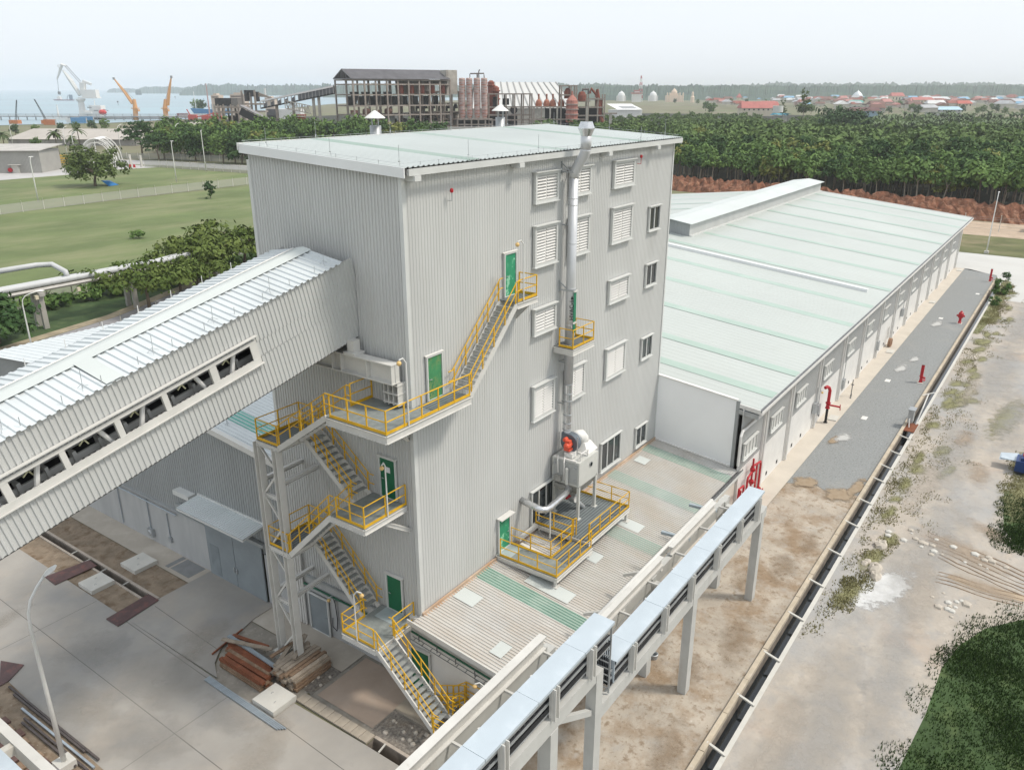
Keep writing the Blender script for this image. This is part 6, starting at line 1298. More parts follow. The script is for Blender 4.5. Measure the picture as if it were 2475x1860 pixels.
fence('road_fence', [(160,289),(163.5,284),(168.3,234),(173,200)], 2.6, 4.5, 'netting fence along the far road')
fence('far_fence', [(176,338),(189,315),(196,276),(203,240)], 2.6, 5., 'netting fence on the thicket side of the far road')
fence('roadside_posts', [(-14,61.5),(12,67.8),(26,73.8),(36,78)], 2.6, 3.6, 'line of thin bent posts along the near road edge', M('thin_post', (.50,.48,.44)), .07, .5, False)
fence('overgrown_fence', [(20,95),(60,104),(100,114)], 2.2, 4., 'overgrown wire fence behind the pipe bridge', M('dark_post', (.12,.11,.09)), .12, 0, True)
lamp_post((14.96,73.8,0), 7.6, 1.6, R2(-20), 'white street lamp beside the near road by the gallery', r0=.11, base=0)
grp = 'lamp posts on the lawns'
for (x, y, h, rc, hd, lab) in ((163.7,253.7,15,0,1,'plain lamp post by the far road close to the tall building'),(135.7,230,13,.5,2,'twin headed lamp post on the far lawn'),(190.3,311.2,15,2.2,1,'curved lamp post in front of the thicket'),(82.7,214.2,12,.5,2,'thin lamp post on the left of the far lawn')): lamp_post((x,y,0), h, rc, R2(20), lab, grp, hd, r0=.20, base=0)
for u, v, h, lab in ((165,388,14,'curved lamp post beside the palms'),(186,400,13,'curved lamp post in front of the white canopy'),(295,380,14,'curved lamp post right of the white canopy'),(32,352,11,'lamp post by the shed at far left')): P = gp(u, v); lamp_post(tuple(P), h, 2.2, R2(20), lab, grp, 1, r0=.2, base=0)
for u, v in ((317,402),(343,404)): P = gp(u, v); solo('gate_post', MB().box(P.x-.35,P.x+.35,P.y-.35,P.y+.35,0,4.6), conc_l, 'tall concrete gate post at the far road bend', 'post', 'gate posts at the road bend')
for u, v in ((315,405),(325,405)): P = gp(u, v); solo('red_drum', MB().lathe((P.x,P.y,0), [(.45,0),(.45,1.2),(0,1.2)], 10), redp, 'red drum at the corner of the far lawn', 'drum', 'red drums at the lawn corner')
# pipe bridge
pb = thing('pipe_bridge', 'long pipe bridge on concrete legs with an expansion loop above the lawn', 'pipe bridge', (20,86,0)); PY = lambda x: 86.2+.02*(x-22) if x < 40 else 86.56+.30*(x-40)
for x in (-3.,9.5,22.0,34.8,51,68,88,110):
    for s in (-1.0, 1.0): ob('leg', MB().bar((x,PY(x)+s,0),(x,PY(x)+s*.9,4.5),.62,.5,up=(0,1,0)), concrete, pb)
    ob('crosshead', MB().box(x-.35,x+.35,PY(x)-1.6,PY(x)+1.6,4.4,4.9), concrete, pb)
for s in (-1.0, 1.0): ob('deck_beam', MB().tube([(x,PY(x)+s,5.15) for x in (-20,10,22,40,70,120)], .26, 4), M('bridge_beam',(.47,.45,.42)), pb)
for s, r_, z in ((-.75,.38,5.85),(.2,.26,5.7),(.85,.3,5.75)): ob('pipe', MB().tube([(x,PY(x)+s,z) for x in (-20,10,22,40,70,120)], r_, 12), M('pipe_grey',(.50,.51,.51),.45,.05,1.), pb, smooth=True)
ob('expansion_loop', MB().tube([(26.5,PY(26)+.2,5.7),(26.5,PY(26)+.5,6.6),(26.2,PY(26)+3.2,7.3),(24.5,PY(26)+3.9,7.4),(8,PY(8)+4.2,7.4)], .36, 12), M('pipe_grey',(.50,.51,.51)), pb, smooth=True)
ob('expansion_loop', MB().tube([(16.5,PY(16)+.2,5.7),(16.5,PY(16)+.5,6.5),(16.2,PY(16)+2.2,6.9),(14.5,PY(16)+2.6,6.9),(-5,PY(0)+2.8,6.9)], .34, 12), M('pipe_grey',(.50,.51,.51)), pb, smooth=True)
for i in range(8): ob('insulator', MB().box(10+i*5.5,10.4+i*5.5,PY(10+i*5.5)-1.9,PY(10+i*5.5)-1.5,4.2,4.7), M('cream_box',(.62,.56,.42)), pb)
# low shed at the left edge with yellow railed stand
F = FR(103, 418, 4); lb = F.thing('grey_shed', 'low grey shed with a dusty roof at the left picture edge', 'shed')
x0, x1 = -46, 0; hh = F.L(103, 364)[1]
part('wall', MB().corr((x0,0,0),(1,0,0),x1-x0,lambda t:(0,0,0),lambda t:(0,0,hh),(0,-1,0),.5,.05).box(x0,x1,.1,16,0,hh-.1), M('shed_cladding',(.36,.35,.325),.6,.08,.2), lb)
part('roof', MB().add([(x0-1,-.9,hh+.1),(x1+.5,-.9,hh+.1),(x1+1.5,17,hh+1.5),(x0,17,hh+1.5),(x0-1,-.9,hh-.15),(x1+.5,-.9,hh-.15),(x1+1.5,17,hh+1.2),(x0,17,hh+1.2)],[(0,1,2,3),(0,4,5,1),(1,5,6,2)]), M('shed_roof_grey',(.46,.44,.41),.7,.1,.2), lb)
dx = F.L(38, 404)[0]; part('porch', MB().box(dx-1.3,dx+1.3,-.6,0,0,3.).box(dx-2,dx+2.2,-1.6,0,3.,3.2), conc_l, lb)
part('hose_reel', MB().lathe((F.L(30,422)[0],-.8,1.2), [(0,-.3),(.8,-.3),(.8,.3),(0,.3)], 12,'Y'), redp, lb)
F = FR(135, 400); ys = F.thing('yellow_railed_stand', 'yellow railed equipment stand behind the lawn tree', 'stand')
part('frame', rail_mb([(-9,0,1.5),(9,0,1.5),(9,5,1.5),(-9,5,1.5),(-9,0,1.5)], 2.2, 2.2, True, True, .16), yellow, ys); part('base', rail_mb([(-13,-.3,.3),(9,-.3,.3)], 1.6, 1.8, True, True, .2), yellow, ys)
# white arched canopy
F = FR(245, 402, 14); ac = F.thing('arched_canopy', 'white arched tent canopy on curved frames by the road', 'canopy')
m = MB(); xl, xr = F.L(200,380)[0], F.L(283,380)[0]; cx = (xl+xr)/2; ra = (xr-xl)/2; zt = F.L(240,333)[1]
arc = [(cx+ra*math.cos(math.pi*(1-i/12)), zt*(.18+.82*math.sin(math.pi*i/12))) for i in range(13)]
for (x, z), (X_, Z_) in zip(arc[:-1], arc[1:]):
    if x < cx+ra*.25: m.poly([(x,-5,z*1.0),(X_,-5,Z_*1.0),(X_,9,Z_),(x,9,z)])
part('fabric', m, M('tent_white',(.78,.79,.80),.6,.02,1.), ac)
m = MB()
for y in (-5,-1.5,4,9):
    m.tube([(x,y,z-.05) for x, z in arc], .22, 6); m.tube([(cx+(x-cx)*.86,y,z*.86) for x, z in arc], .16, 6)
    for i in range(0,13,2): m.bar((arc[i][0],y,arc[i][1]), (cx+(arc[i][0]-cx)*.86,y,arc[i][1]*.86), .14)
part('arch_frame', m, white_p, ac); part('post', MB().bar((arc[-1][0],-5,0),(arc[-1][0],-5,arc[-1][1]),.4).bar((arc[-1][0],9,0),(arc[-1][0],9,arc[-1][1]),.4).bar((arc[0][0],-5,0),(arc[0][0],-5,arc[0][1]),.4).bar((arc[0][0],9,0),(arc[0][0],9,arc[0][1]),.4).bar((cx,-5,0),(cx,-5,zt*.85),.3), white_p, ac)
# long storage sheds
def shed(u0, u1, vr, ve, vb, lab, yaw=0, back=22, hip=0):
    F = FR((u0+u1)/2, vb, yaw); t = F.thing('storage_shed', lab, 'shed'); xa, xb = F.L(u0,vb)[0], F.L(u1,vb)[0]; ze = F.L((u0+u1)/2, ve)[1]; zr = F.L((u0+u1)/2, vr, back*.5)[1]
    part('wall', MB().box(xa,xb,0,back,0,ze), M('shed_concrete',(.35,.33,.31),.9,.2,.15), t)
    part('roof', MB().add([(xa-1,-1,ze-.2),(xb+1,-1,ze-.2),(xb+1-hip,back/2,zr),(xa-1+hip,back/2,zr),(xb+1,back+1,ze-.2),(xa-1,back+1,ze-.2)],[(0,1,2,3),(3,2,4,5),(0,3,5),(1,4,2)]), shed_m, t); return t
shed(22, 330, 311, 336, 352, 'long dusty roofed storage shed behind the palms', -3, 40, 4)
shed(375, 545, 295, 318, 332, 'pale roofed storage shed behind the thicket with hipped end', -2, 40, 14)
# ================================================================== sea, islands, jetty and cranes
sea = MB(); ring = []
shore = [gp(-260, 308), gp(-60, 306), gp(60, 302), gp(260, 298), gp(420, 290), gp(540, 285), gp(640, 268), gp(800, 252), gp(1000, 245)]
far = [gp(1400, 236.5), gp(1500, 224), gp(1000, 218.4), gp(500, 218.4), gp(0, 218.4), gp(-500, 218.6)]
sea.poly([(p.x,p.y,.25) for p in shore+far]); struct('sea', sea, sea_m)
hilln = np.random.default_rng(8)
def woods(name, u0, u1, v_base, h, depth, lab, kind='structure', n=160, tap=.12, hj=.25, rows=6, mat=None, taper=(1,1)):
    """wooded land: rows of bumpy canopy, base along ground at picture row v_base"""
    m = MB(); g = np.random.default_rng(int(u0+u1)); prof = np.convolve(g.normal(0,1,n+30), np.ones(9)/9, 'same')[:n+1]*1.4+g.normal(0,.5,n+1)
    for i in range(n+1):
        f_ = i/n; u = u0+(u1-u0)*f_; P = gp(u, v_base+g.uniform(-.05,.05)); dr = Vector((P.x-CAM.x, P.y-CAM.y, 0)).normalized(); e = 1.
        if taper[0]: e = min(e, (f_/tap)**.5)
        if taper[1]: e = min(e, ((1-f_)/tap)**.5)
        for j_ in range(rows):
            q = P+dr*depth*j_/(rows-1); z = h*e*(0 if j_ == 0 else (.62 if j_ == 1 else 1.))*(1+hj*prof[i]*.5+g.uniform(-hj,hj)*.45) if j_ else -.5
            m.v.append((q.x, q.y, max(-.5, z)))
    for i in range(n):
        for j_ in range(rows-1): a = i*rows+j_; m.f.append((a,a+rows,a+rows+1,a+1))
    return struct(name, m, mat or far_m, kind)
woods('island', 258, 345, 224.5, 30, 700, '', n=60); woods('island', 326, 545, 226.5, 42, 900, '', n=90); woods('island', 328, 343, 229.8, 24, 150, '', n=24)
woods('hills', 434, 900, 231.5, 48, 1500, '', n=170, taper=(1,0)); woods('hills', 780, 1500, 236, 46, 1500, '', n=240, taper=(0,0))
woods('hills', 1380, 2620, 243, 40, 1200, '', n=520, taper=(0,0), hj=.16); woods('hills', 1700, 2700, 231, 56, 1500, '', n=300, taper=(1,0)); woods('hills', 1150, 2700, 223.5, 62, 2500, '', n=260, taper=(0,0), hj=.15)
P = gp(478, 272); place(HED[0], P.x, P.y, 1.35, 'round tree on the far shore beyond the red machines', rz=0); P = gp(490, 273); place(HED[1], P.x, P.y, 1.5, 'bushy tree beside the round shore tree')
jF = FR(265, 291, -2.2); jt = jF.thing('jetty', 'long jetty with a pipe rack deck along the shore', 'jetty'); L0_, L1_ = jF.L(-120,288)[0], jF.L(560,288)[0]; jm = M('jetty_grey', (.40,.40,.40), .8, .1, .1)
part('deck', MB().box(L0_,L1_,-3,3,3.2,4.2), jm, jt); part('handrail', MB().bar((L0_,-3,6.0),(L1_,-3,6.0),.3).bar((L0_,-3,5.1),(L1_,-3,5.1),.3), jm, jt)
x = L0_
while x < L1_: part('pile', MB().bar((x,-2,-1),(x,-2,3.2),.8).bar((x,-3,3.5),(x,-3,6.0),.3), jm, jt); x += 9
def K(F, u, v): a, b = F.L(u, v); return (a, 0., b)
# white level luffing crane
wF = FR(205, 288); wc = wF.thing('harbour_crane', 'tall white level luffing crane on a pedestal above the jetty', 'crane'); wh_ = M('crane_white', (.72,.72,.70), .6, .03, .1); gd_ = M('crane_grey', (.34,.35,.36), .6)
part('pedestal', MB().lathe(K(wF,203,288), [(4.2,-1),(3.0,12),(2.9,17),(4.6,18.5),(4.6,20)], 14), wh_, wc)
a, b = wF.L(196,226), wF.L(232,203); part('machinery_house', MB().box(a[0]+2,b[0],-4,4,wF.L(200,235)[1],wF.L(200,217)[1]).box(a[0]-2,b[0]+1,-4.5,4.5,wF.L(200,238)[1],wF.L(200,235.4)[1]), wh_, wc)
part('tower', MB().bar(K(wF,201,230),K(wF,200,200),4.5).bar(K(wF,200,196),K(wF,220,204),2.4).bar(K(wF,192,204),K(wF,204,203),1.), wh_, wc)
part('jib', MB().tube([K(wF,194,231),K(wF,172,196),K(wF,152,170)], [1.9,2.3,.9], 6), wh_, wc)
part('fly_jib', MB().tube([K(wF,160,160),K(wF,150,156),K(wF,146,168),K(wF,138,192)], [.8,1.5,1.3,.7], 6).tube([K(wF,150,156),K(wF,139,158),K(wF,147,172)],.5,5), wh_, wc)
part('stay', MB().tube([K(wF,160,158),K(wF,195,197)], .35, 5).tube([K(wF,155,158),K(wF,193,201)], .3, 5), gd_, wc); part('hoist_rope', MB().tube([K(wF,139,192),K(wF,142,222)], .22, 5).box(*(lambda p:(p[0]-1,p[0]+1,-1,1,p[2]-2,p[2]+1))(K(wF,143,224))), gd_, wc)
# ship accommodation beside it
sF = FR(240, 289); ss = sF.thing('ship', 'white ship deckhouse with a red lifeboat moored at the jetty', 'ship')
def SB(u0,u1,v0,v1,y0=-5,y1=5): a, b = sF.L(u0,v1), sF.L(u1,v0); return (a[0],b[0],y0,y1,a[1],b[1])
part('hull', MB().box(*SB(150,420,284,292,4,18)), gd_, ss); part('deckhouse', MB().box(*SB(206,244,267,284)).box(*SB(222,248,255,268)).box(*SB(212,228,271,276,-6,-5)), wh_, ss); part('windows', MB().box(*SB(217,227,258.5,261,-5.2,-5)).box(*SB(233,243,266,268,-5.3,-5)).box(*SB(212,224,277.5,278.3,-5.3,-5)), gd_, ss); part('mast', MB().tube([K(sF,229,255),K(sF,228,242)],.4,5), wh_, ss)
part('lifeboat', MB().lathe((*K(sF,255,271)[:1],-6,K(sF,255,271)[2]), [(.2,-4.2),(2.2,-2.6),(2.7,0),(2.2,2.6),(.2,4.2)], 10, 'X'), M('lifeboat_red',(.60,.07,.07),.5), ss); part('davit', MB().bar(K(sF,248,283),K(sF,258,277),.7).bar(K(sF,243,262),K(sF,262,268),.6), gd_, ss)
# orange cranes
oc = M('crane_orange', (.66,.36,.17), .6, .06, .1)
for (u, v, ped, jib, lab) in ((328,281,[(328,281),(327,262),(324,240)],[(320,251),(300,222),(275,190)],'orange deck crane with its jib leaning left'),(394,279,[(401,279),(399,262),(400,240)],[(404,255),(408,220),(414,186)],'orange deck crane with an almost upright jib')):
    F = FR(u, 291); t = F.thing('deck_crane', lab, 'crane', 'orange deck cranes'); part('pedestal', MB().tube([K(F,*ped[0])[:2]+(-1,), K(F,*ped[0]), K(F,*ped[1]), K(F,*ped[2])], [2.6,2.4,2.3,1.5], 10).box(*(lambda p:(p[0]-3.2,p[0]+3.2,-2.8,2.8,p[2]-.4,p[2]+.4))(K(F,*ped[1]))), oc, t)
    part('cab', MB().box(*(lambda p:(p[0]+.5,p[0]+3.5,-2,2,p[2]-3,p[2]-1))(K(F,*ped[1]))), oc, t); part('jib', MB().tube([K(F,*j) for j in jib], [1.4,1.2,.6], 6).tube([K(F,jib[0][0]+4,jib[0][1]),K(F,jib[1][0]+3,jib[1][1]-1),K(F,*jib[2])], [.7,.6,.5], 5), oc, t); part('jib_head', MB().lathe(K(F,*jib[2]), [(0,-1.2),(1.2,-1),(1.2,1),(0,1.2)], 8), gd_, t); part('stay', MB().tube([K(F,*ped[2]),K(F,jib[2][0]+1,jib[2][1]+2)], .18, 4), gd_, t)
# crawler crane booms, white mast, site clutter on the quay
for pts, lab in (([(38,300),(39,268),(40,242)],'upright dark lattice boom at the far left of the jetty'),([(115,298),(98,266),(83,240)],'leaning dark lattice boom left of the white crane')):
    F = FR(pts[0][0], 300); t = F.thing('crawler_crane', lab, 'crane', 'dark lattice booms'); m = MB(); q = [Vector(K(F,*p)) for p in pts]
    for s in (-.8,.8): m.tube([p+Vector((s*(1-i*.35),0,0)) for i, p in enumerate(q)], .28, 4)
    for i in range(16): a = q[0].lerp(q[2], i/16); b = q[0].lerp(q[2], (i+1)/16); m.bar(a+Vector((.7,0,0)), b-Vector((.7,0,0)), .22)
    part('boom', m, M('boom_grey',(.10,.12,.13)), t); part('body', MB().box(q[0].x-4,q[0].x+4,-3,3,0,3.4), M('boom_orange',(.55,.2,.08)), t)
F = FR(142, 291); t = F.thing('signal_mast', 'white tapering mast on a small barge beyond the jetty', 'mast'); part('mast', MB().tube([K(F,142,286),K(F,137,253)], [1.2,.4], 6), wh_, t); part('barge', MB().box(-14,10,-3,3,-.5,2.6), wh_, t)
for (u, v, w_, h, c, lab) in ((122,302,5,4.5,M('orange_box',(.60,.22,.10)),'orange container by the jetty trees'),(192,298,7,5,M('box_blue',(.12,.30,.50)),'blue container under the white crane'),(212,297,6,5.5,M('box_blue',(.12,.30,.50)),'second blue container under the white crane'),(178,297,6,4,white_p,'white site hut by the blue containers'),(443,286,6,5.,M('box_maroon',(.25,.06,.08)),'maroon end container in the row on the quay'),(468,286,15,4.6,white_p,'long white container row on the quay')):
    F = FR(u, v); t = F.thing('container', lab, 'container'); m = MB().corr((-w_,-1.3,0),(1,0,0),2*w_,lambda q:(0,0,0),lambda q:(0,0,h),(0,-1,0),.6,.08).box(-w_,w_,-1.2,1.3,0,h); part('body', m, c, t); part('door', MB().box(w_,w_+.1,-1.1,1.2,.2,h-.2), gd_, t)
F = FR(497, 293); t = F.thing('red_machine', 'red loading machines standing on the quay beside the ruin', 'machine'); rr_ = M('machine_red',(.58,.11,.09),.6,.1,.3)
part('body', MB().box(-16,-8,-2,2,1,6).box(-3,16,-2,2,1,5).box(8,15,-2,2,5,8), rr_, t); part('boom', MB().bar((-14,0,5),(-17,0,11),.8).bar((-8,0,4),(4,0,6),.9).bar((2,0,5),(9,0,8),.8), rr_, t); part('wheels', MB().lathe((-13,-2,1),[(0,-.4),(1.2,-.4),(1.2,.4),(0,.4)],10,'Y').lathe((1,-2,1),[(0,-.4),(1.2,-.4),(1.2,.4),(0,.4)],10,'Y').lathe((13,-2,1),[(0,-.4),(1.2,-.4),(1.2,.4),(0,.4)],10,'Y'), rubber, t)
F = FR(155, 243.5); t = F.thing('cargo_barge', 'pale red and blue cargo barge with a white wheelhouse out on the water', 'barge'); part('hull', MB().add([(-26,-6,3),(26,-6,2.4),(26,6,2.4),(-26,6,3),(-22,-5,-.3),(24,-5,-.3),(24,5,-.3),(-22,5,-.3)],[(0,1,2,3),(0,4,5,1),(1,5,6,2),(2,6,7,3),(3,7,4,0)]), M('barge_hull',(.35,.22,.26)), t); part('wheelhouse', MB().box(-17,-7,-4,4,3,9).box(-15,-9,-3,3,9,12), wh_, t); part('crane', MB().bar((8,0,2),(13,0,14),1.).bar((13,0,14),(20,0,9),.7).box(16,24,-2,2,2,15), M('barge_grey',(.2,.26,.32)), t)
F = FR(472, 276); t = F.thing('moored_vessel', 'blue hulled vessel moored by the far shore right of the quay', 'vessel'); part('hull', MB().add([(-4,-4,7),(60,-4,3.5),(60,4,3.5),(-4,4,7),(0,-3,0),(60,-3,0),(60,3,0),(0,3,0)],[(0,1,2,3),(0,4,5,1),(1,5,6,2),(2,6,7,3),(3,7,4,0)]), M('hull_blue',(.07,.22,.40)), t); part('mast', MB().tube([(2,0,5),(1,0,27)],.45,5), wh_, t); part('superstructure', MB().box(22,48,-3,3,4,12), M('hull_grey',(.42,.47,.50)), t)
for u, v in ((286,255),(424,240)): F = FR(u, v); t = F.thing('channel_buoy', 'dark channel marker on the water '+('left' if u < 300 else 'right')+' of the upright orange crane', 'buoy'); part('post', MB().bar((0,0,0),(0,0,6),.6), gd_, t); part('topmark', MB().box(-1.6,1.6,-.5,.5,5,8), gd_, t)
# ================================================================== derelict factory
YW = 34
F = FR(862, 346, YW); fa = F.thing('derelict_factory', 'burnt out concrete factory skeleton with a charcoal gabled roof', 'ruin')
def zz_(v, u=862): return F.L(u, v)[1]
xr = F.L(1090, 300)[0]; ze = zz_(192); W_ = 26.
# gable width from the left end in the picture
lv = [0, zz_(322), zz_(300), zz_(279), zz_(256), zz_(229), zz_(203), ze]
nb = 9
for i in range(nb+1):
    x = xr*i/nb
    for y in (0, W_*.38, W_):
        z1 = ze
        part('column', MB().bar((x,y,0),(x,y,z1),.85,.85,up=(0,1,0)), ruin_c, fa)
for k_, z in enumerate(lv[1:]):
    m = MB()
    for y in (0, W_*.38, W_): m.box(0,xr,y-.3,y+.3,z-.55,z+.15)
    for i in range(0,nb+1): x = xr*i/nb; m.box(x-.3,x+.3,0,W_,z-.5,z+.1)
    part('floor_beam', m, ruin_c, fa)
    if k_ in (0,2): part('slab', MB().box(xr*.02,xr,1.,W_,z-.1,z+.1), ruin_c, fa)
    if k_ == 3: part('slab', MB().box(xr*.45,xr,1.,W_,z-.1,z+.1), ruin_c, fa)
zr = zz_(170, 862)+1.0
m = MB().add([(-1,-1.2,ze+.3),(xr,-1.2,ze+.3),(xr,W_/2,zr),(-1,W_/2,zr),(xr,W_+1.2,ze+.3),(-1,W_+1.2,ze+.3)],[(0,1,2,3),(3,2,4,5)]); part('roof', m, roof_d, fa)
m = MB()
for x in (-.8, 5, 11):
    m.bar((x,0,ze+.4),(x,W_,ze+.4),.4).bar((x,0,ze+.4),(x,W_/2,zr-.3),.4).bar((x,W_,ze+.4),(x,W_/2,zr-.3),.4)
    for f_ in (.25,.4,.5,.6,.75): m.bar((x,W_*f_,ze+.4),(x,W_/2+(f_-.5)*W_*.5,ze+(zr-ze)*(1-abs(f_-.5)*1.0)),.28)
part('roof_truss', m, M('truss_grey',(.20,.20,.21)), fa)
part('wall', MB().box(xr*.62,xr,W_-.3,W_,zz_(229),ze), ruin_w, fa); part('wall', MB().box(xr*.97,xr,0,W_,zz_(203),ze+.2), ruin_w, fa)
part('wall', MB().box(xr*.30,xr*.42,3,3.4,0,zz_(279)), M('ruin_green_grey',(.20,.22,.215),.8), fa)
part('stair_tower', MB().box(xr*.98,xr*1.10,2,10,zz_(229),zz_(166)), ruin_w, fa)
for i in range(nb):
    x = xr*(i+.5)/nb
    if i < 4:
        part('burnt_vessel', MB().lathe((x,7,lv[3]+.4), [(2.3,0),(2.5,1.2),(2.2,2.6),(.6,3.4),(0,3.4)], 10) if i % 2 else MB().box(x-2.3,x+1.2,6,9,lv[3]+.3,lv[3]+2.6), M('burnt_brick',(.23,.125,.10),.9,.25,.6), fa)
        part('burnt_vessel', MB().lathe((x,7,lv[2]+.3), [(2.0,0),(2.3,1.5),(1.9,3.2),(0,3.6)], 10), ruin_d if i % 2 else ruin_r, fa)
        part('hopper', MB().add([(x-2,5,lv[5]+1.5),(x+2,5,lv[5]+1.5),(x+2,9,lv[5]+1.5),(x-2,9,lv[5]+1.5),(x-.7,6.4,lv[4]+.6),(x+.7,6.4,lv[4]+.6),(x+.7,7.6,lv[4]+.6),(x-.7,7.6,lv[4]+.6)],[(0,1,2,3),(0,4,5,1),(1,5,6,2),(2,6,7,3),(3,7,4,0)]), ruin_d, fa)
    else:
        part('red_drum', MB().lathe((x,3,lv[5]+.4), [(1.5,0),(1.5,4.4),(1.2,5.),(0,5.1)], 12), ruin_r, fa)
    part('dark_machinery', MB().box(x-1.5,x+1.2,W_*.5,W_*.7,lv[1],lv[2]+2).box(x-.8,x+1.6,W_*.45,W_*.6,lv[4],lv[5]-1), ruin_d, fa)
# front block with the grid of vats
G_ = FR(1004, 333, 8); fb = G_.thing('ruin_grid_block', 'open concrete grid block with rows of grey vats in front of the gabled ruin', 'ruin')
gx = G_.L(1113,333)[0]; gz = [G_.L(1010,v)[1] for v in (322,304,288,270,249,222.5)]
for i in range(7):
    x = gx*i/6
    for y in (0, 9): part('column', MB().bar((x,y,0),(x,y,gz[-1]),.8,up=(0,1,0)), ruin_c, fb)
for z in gz:
    m = MB().box(-.4,gx+.4,-.45,.45,z-.55,z+.15).box(-.4,gx+.4,.5,10,z-.3,z); part('floor', m, ruin_c, fb)
part('roof_slab', MB().box(-8,gx+1.5,-1.2,10,gz[-1],gz[-1]+.6), ruin_c, fb)
for i in range(6):
    x = gx*(i+.5)/6
    for k_ in (1,2): part('vat', MB().lathe((x+.3,4.2,gz[k_]+.2), [(1.5,0),(1.75,.5),(1.65,2.3),(1.0,3.1),(0,3.2)], 12), ruin_w if i > 0 else ruin_d, fb)
    part('burnt_machine', MB().lathe((x,4,gz[4]-.2), [(1.5,-3.3),(1.3,-1.5),(.6,-.3),(0,-.3)], 10).box(x-1.6,x-.3,3,5,gz[3]+.2,gz[3]+3.), ruin_d, fb)
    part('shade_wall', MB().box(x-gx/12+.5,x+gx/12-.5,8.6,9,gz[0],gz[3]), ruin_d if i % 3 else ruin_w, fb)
for v_, x0_ in ((290,-5),(303,-5)): part('stub_beam', MB().box(x0_,0,-.4,.4,G_.L(1004,v_)[1]-.6,G_.L(1004,v_)[1]), ruin_w, fb)
# long low wall and deck in front
L_ = FR(1060, 348, 0); lw = L_.thing('ruin_low_wall', 'long stained low wall with deck in front of the ruin', 'wall'); a, b = L_.L(1030,330)[0], L_.L(1300,330)[0]; part('wall', MB().box(a,b,0,1,0,L_.L(1060,307)[1]), ruin_w, lw); part('deck', MB().box(a,b,1,14,L_.L(1060,311)[1],L_.L(1060,309)[1]), ruin_c, lw)
L_ = FR(730, 352, 4); lw = L_.thing('ruin_loading_deck', 'low burnt loading deck on stout columns left of the ruin', 'ruin'); a, b = L_.L(650,330)[0], L_.L(800,330)[0]; zt = L_.L(730,301)[1]
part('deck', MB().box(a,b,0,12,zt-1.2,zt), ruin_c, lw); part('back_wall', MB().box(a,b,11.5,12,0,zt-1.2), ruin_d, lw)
for u in (662,685,710,745,775): x = L_.L(u,330)[0]; part('column', MB().bar((x,.4,0),(x,.4,zt-1.2),1.5,up=(0,1,0)), ruin_w if u == 745 else ruin_c, lw)
part('burnt_cabin', MB().box(L_.L(706,290)[0],L_.L(733,290)[0],2,8,zt,L_.L(720,283)[1]).box(L_.L(704,290)[0],L_.L(735,290)[0],1.5,8.5,L_.L(720,281)[1],L_.L(720,277.5)[1]), ruin_r, lw)
# four streaked silos on their frame
S_ = FR(1145, 338, 4); sx = [S_.L(u,300)[0] for u in (1119,1136,1154.5,1172)]; sr = (sx[1]-sx[0])*.44; sb, stp = S_.L(1145,277)[1], S_.L(1145,191)[1]
for i, x in enumerate(sx):
    q = S_.O+S_.ex*x+S_.ey*4; t = thing('streaked_silo', 'rust streaked silo, '+('first','second','third','fourth')[i]+' from the left of the four silos', 'silo', q, S_.a, 'rust streaked silos')
    part('shell', MB().lathe((0,0,0), [(sr*.55,sb-2.5),(sr,sb),(sr,stp),(sr*.9,stp+.5),(0,stp+.7)], 18), silo_m, t, smooth=False)
    m = MB()
    for k_ in range(12): z = sb+(stp-sb)*(k_+.5)/12; m.lathe((0,0,z), [(sr*1.005,-.12),(sr*1.03,0),(sr*1.005,.12)], 18)
    part('hoop', m, M('hoop_grey',(.30,.25,.23)), t)
t = S_.thing('silo_frame', 'concrete frame carrying the four silos with pipes on top', 'frame'); a, b = S_.L(1106,300)[0], S_.L(1190,300)[0]
for z in (S_.L(1145,312)[1], S_.L(1145,300)[1], sb-2.5): part('beam', MB().box(a,b,-.5,.6,z-.7,z).box(a,b,.6,9,z-.4,z-.1), ruin_c, t)
for i in range(6): x = a+(b-a)*i/5; part('column', MB().bar((x,0,0),(x,0,sb-2.5),.9,up=(0,1,0)).bar((x,8.5,0),(x,8.5,sb-2.5),.9,up=(0,1,0)), ruin_c, t)
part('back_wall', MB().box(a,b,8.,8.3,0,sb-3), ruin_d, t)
K2 = lambda u, v: (S_.L(u,v)[0], 4., S_.L(u,v)[1])
part('top_pipe', MB().tube([K2(1136,191),K2(1136,178)],.25,5).tube([K2(1137,178),K2(1170,177.5),K2(1171,190)],.45,6).tube([K2(1154,191),K2(1154,177)],.5,6).tube([K2(1158,190),K2(1157.5,173),K2(1160,168)],.35,5), M('burnt_pipe',(.16,.13,.12)), t)
# frame hall right of silos, with red towers
H_ = FR(1235, 336, 6); t = H_.thing('ruin_frame_hall', 'roofless two storey concrete frame right of the silos', 'ruin'); a, b = H_.L(1182,300)[0], H_.L(1285,300)[0]; zs = [H_.L(1235,v)[1] for v in (289,277,258,226)]
for i in range(6):
    x = a+(b-a)*i/5
    for y in (0, 10): part('column', MB().bar((x,y,0),(x,y,zs[-1] if i < 6 else zs[1]),.8,up=(0,1,0)), ruin_c, t)
for k_, z in enumerate(zs): part('beam', MB().box(a,b,-.4,.4,z-.7,z).box(a,b,9.6,10.4,z-.7,z).box(a,b if k_ == 3 else a+(b-a)*.55,.4,9.6,z-.4,z-.1), ruin_c, t)
part('machinery', MB().box(a+3,a+6,3,6,zs[2],zs[3]-2).box(a+9,a+13,3,6,zs[2]+1,zs[3]-3).lathe((a+16,4,zs[1]+2.6),[(2.3,-.8),(2.3,.8)],12,'Y').box(a+7,a+12,3,7,zs[1],zs[2]-1), ruin_d, t); part('shade_wall', MB().box(a,a+(b-a)*.7,9,9.4,0,zs[1]), ruin_d, t)
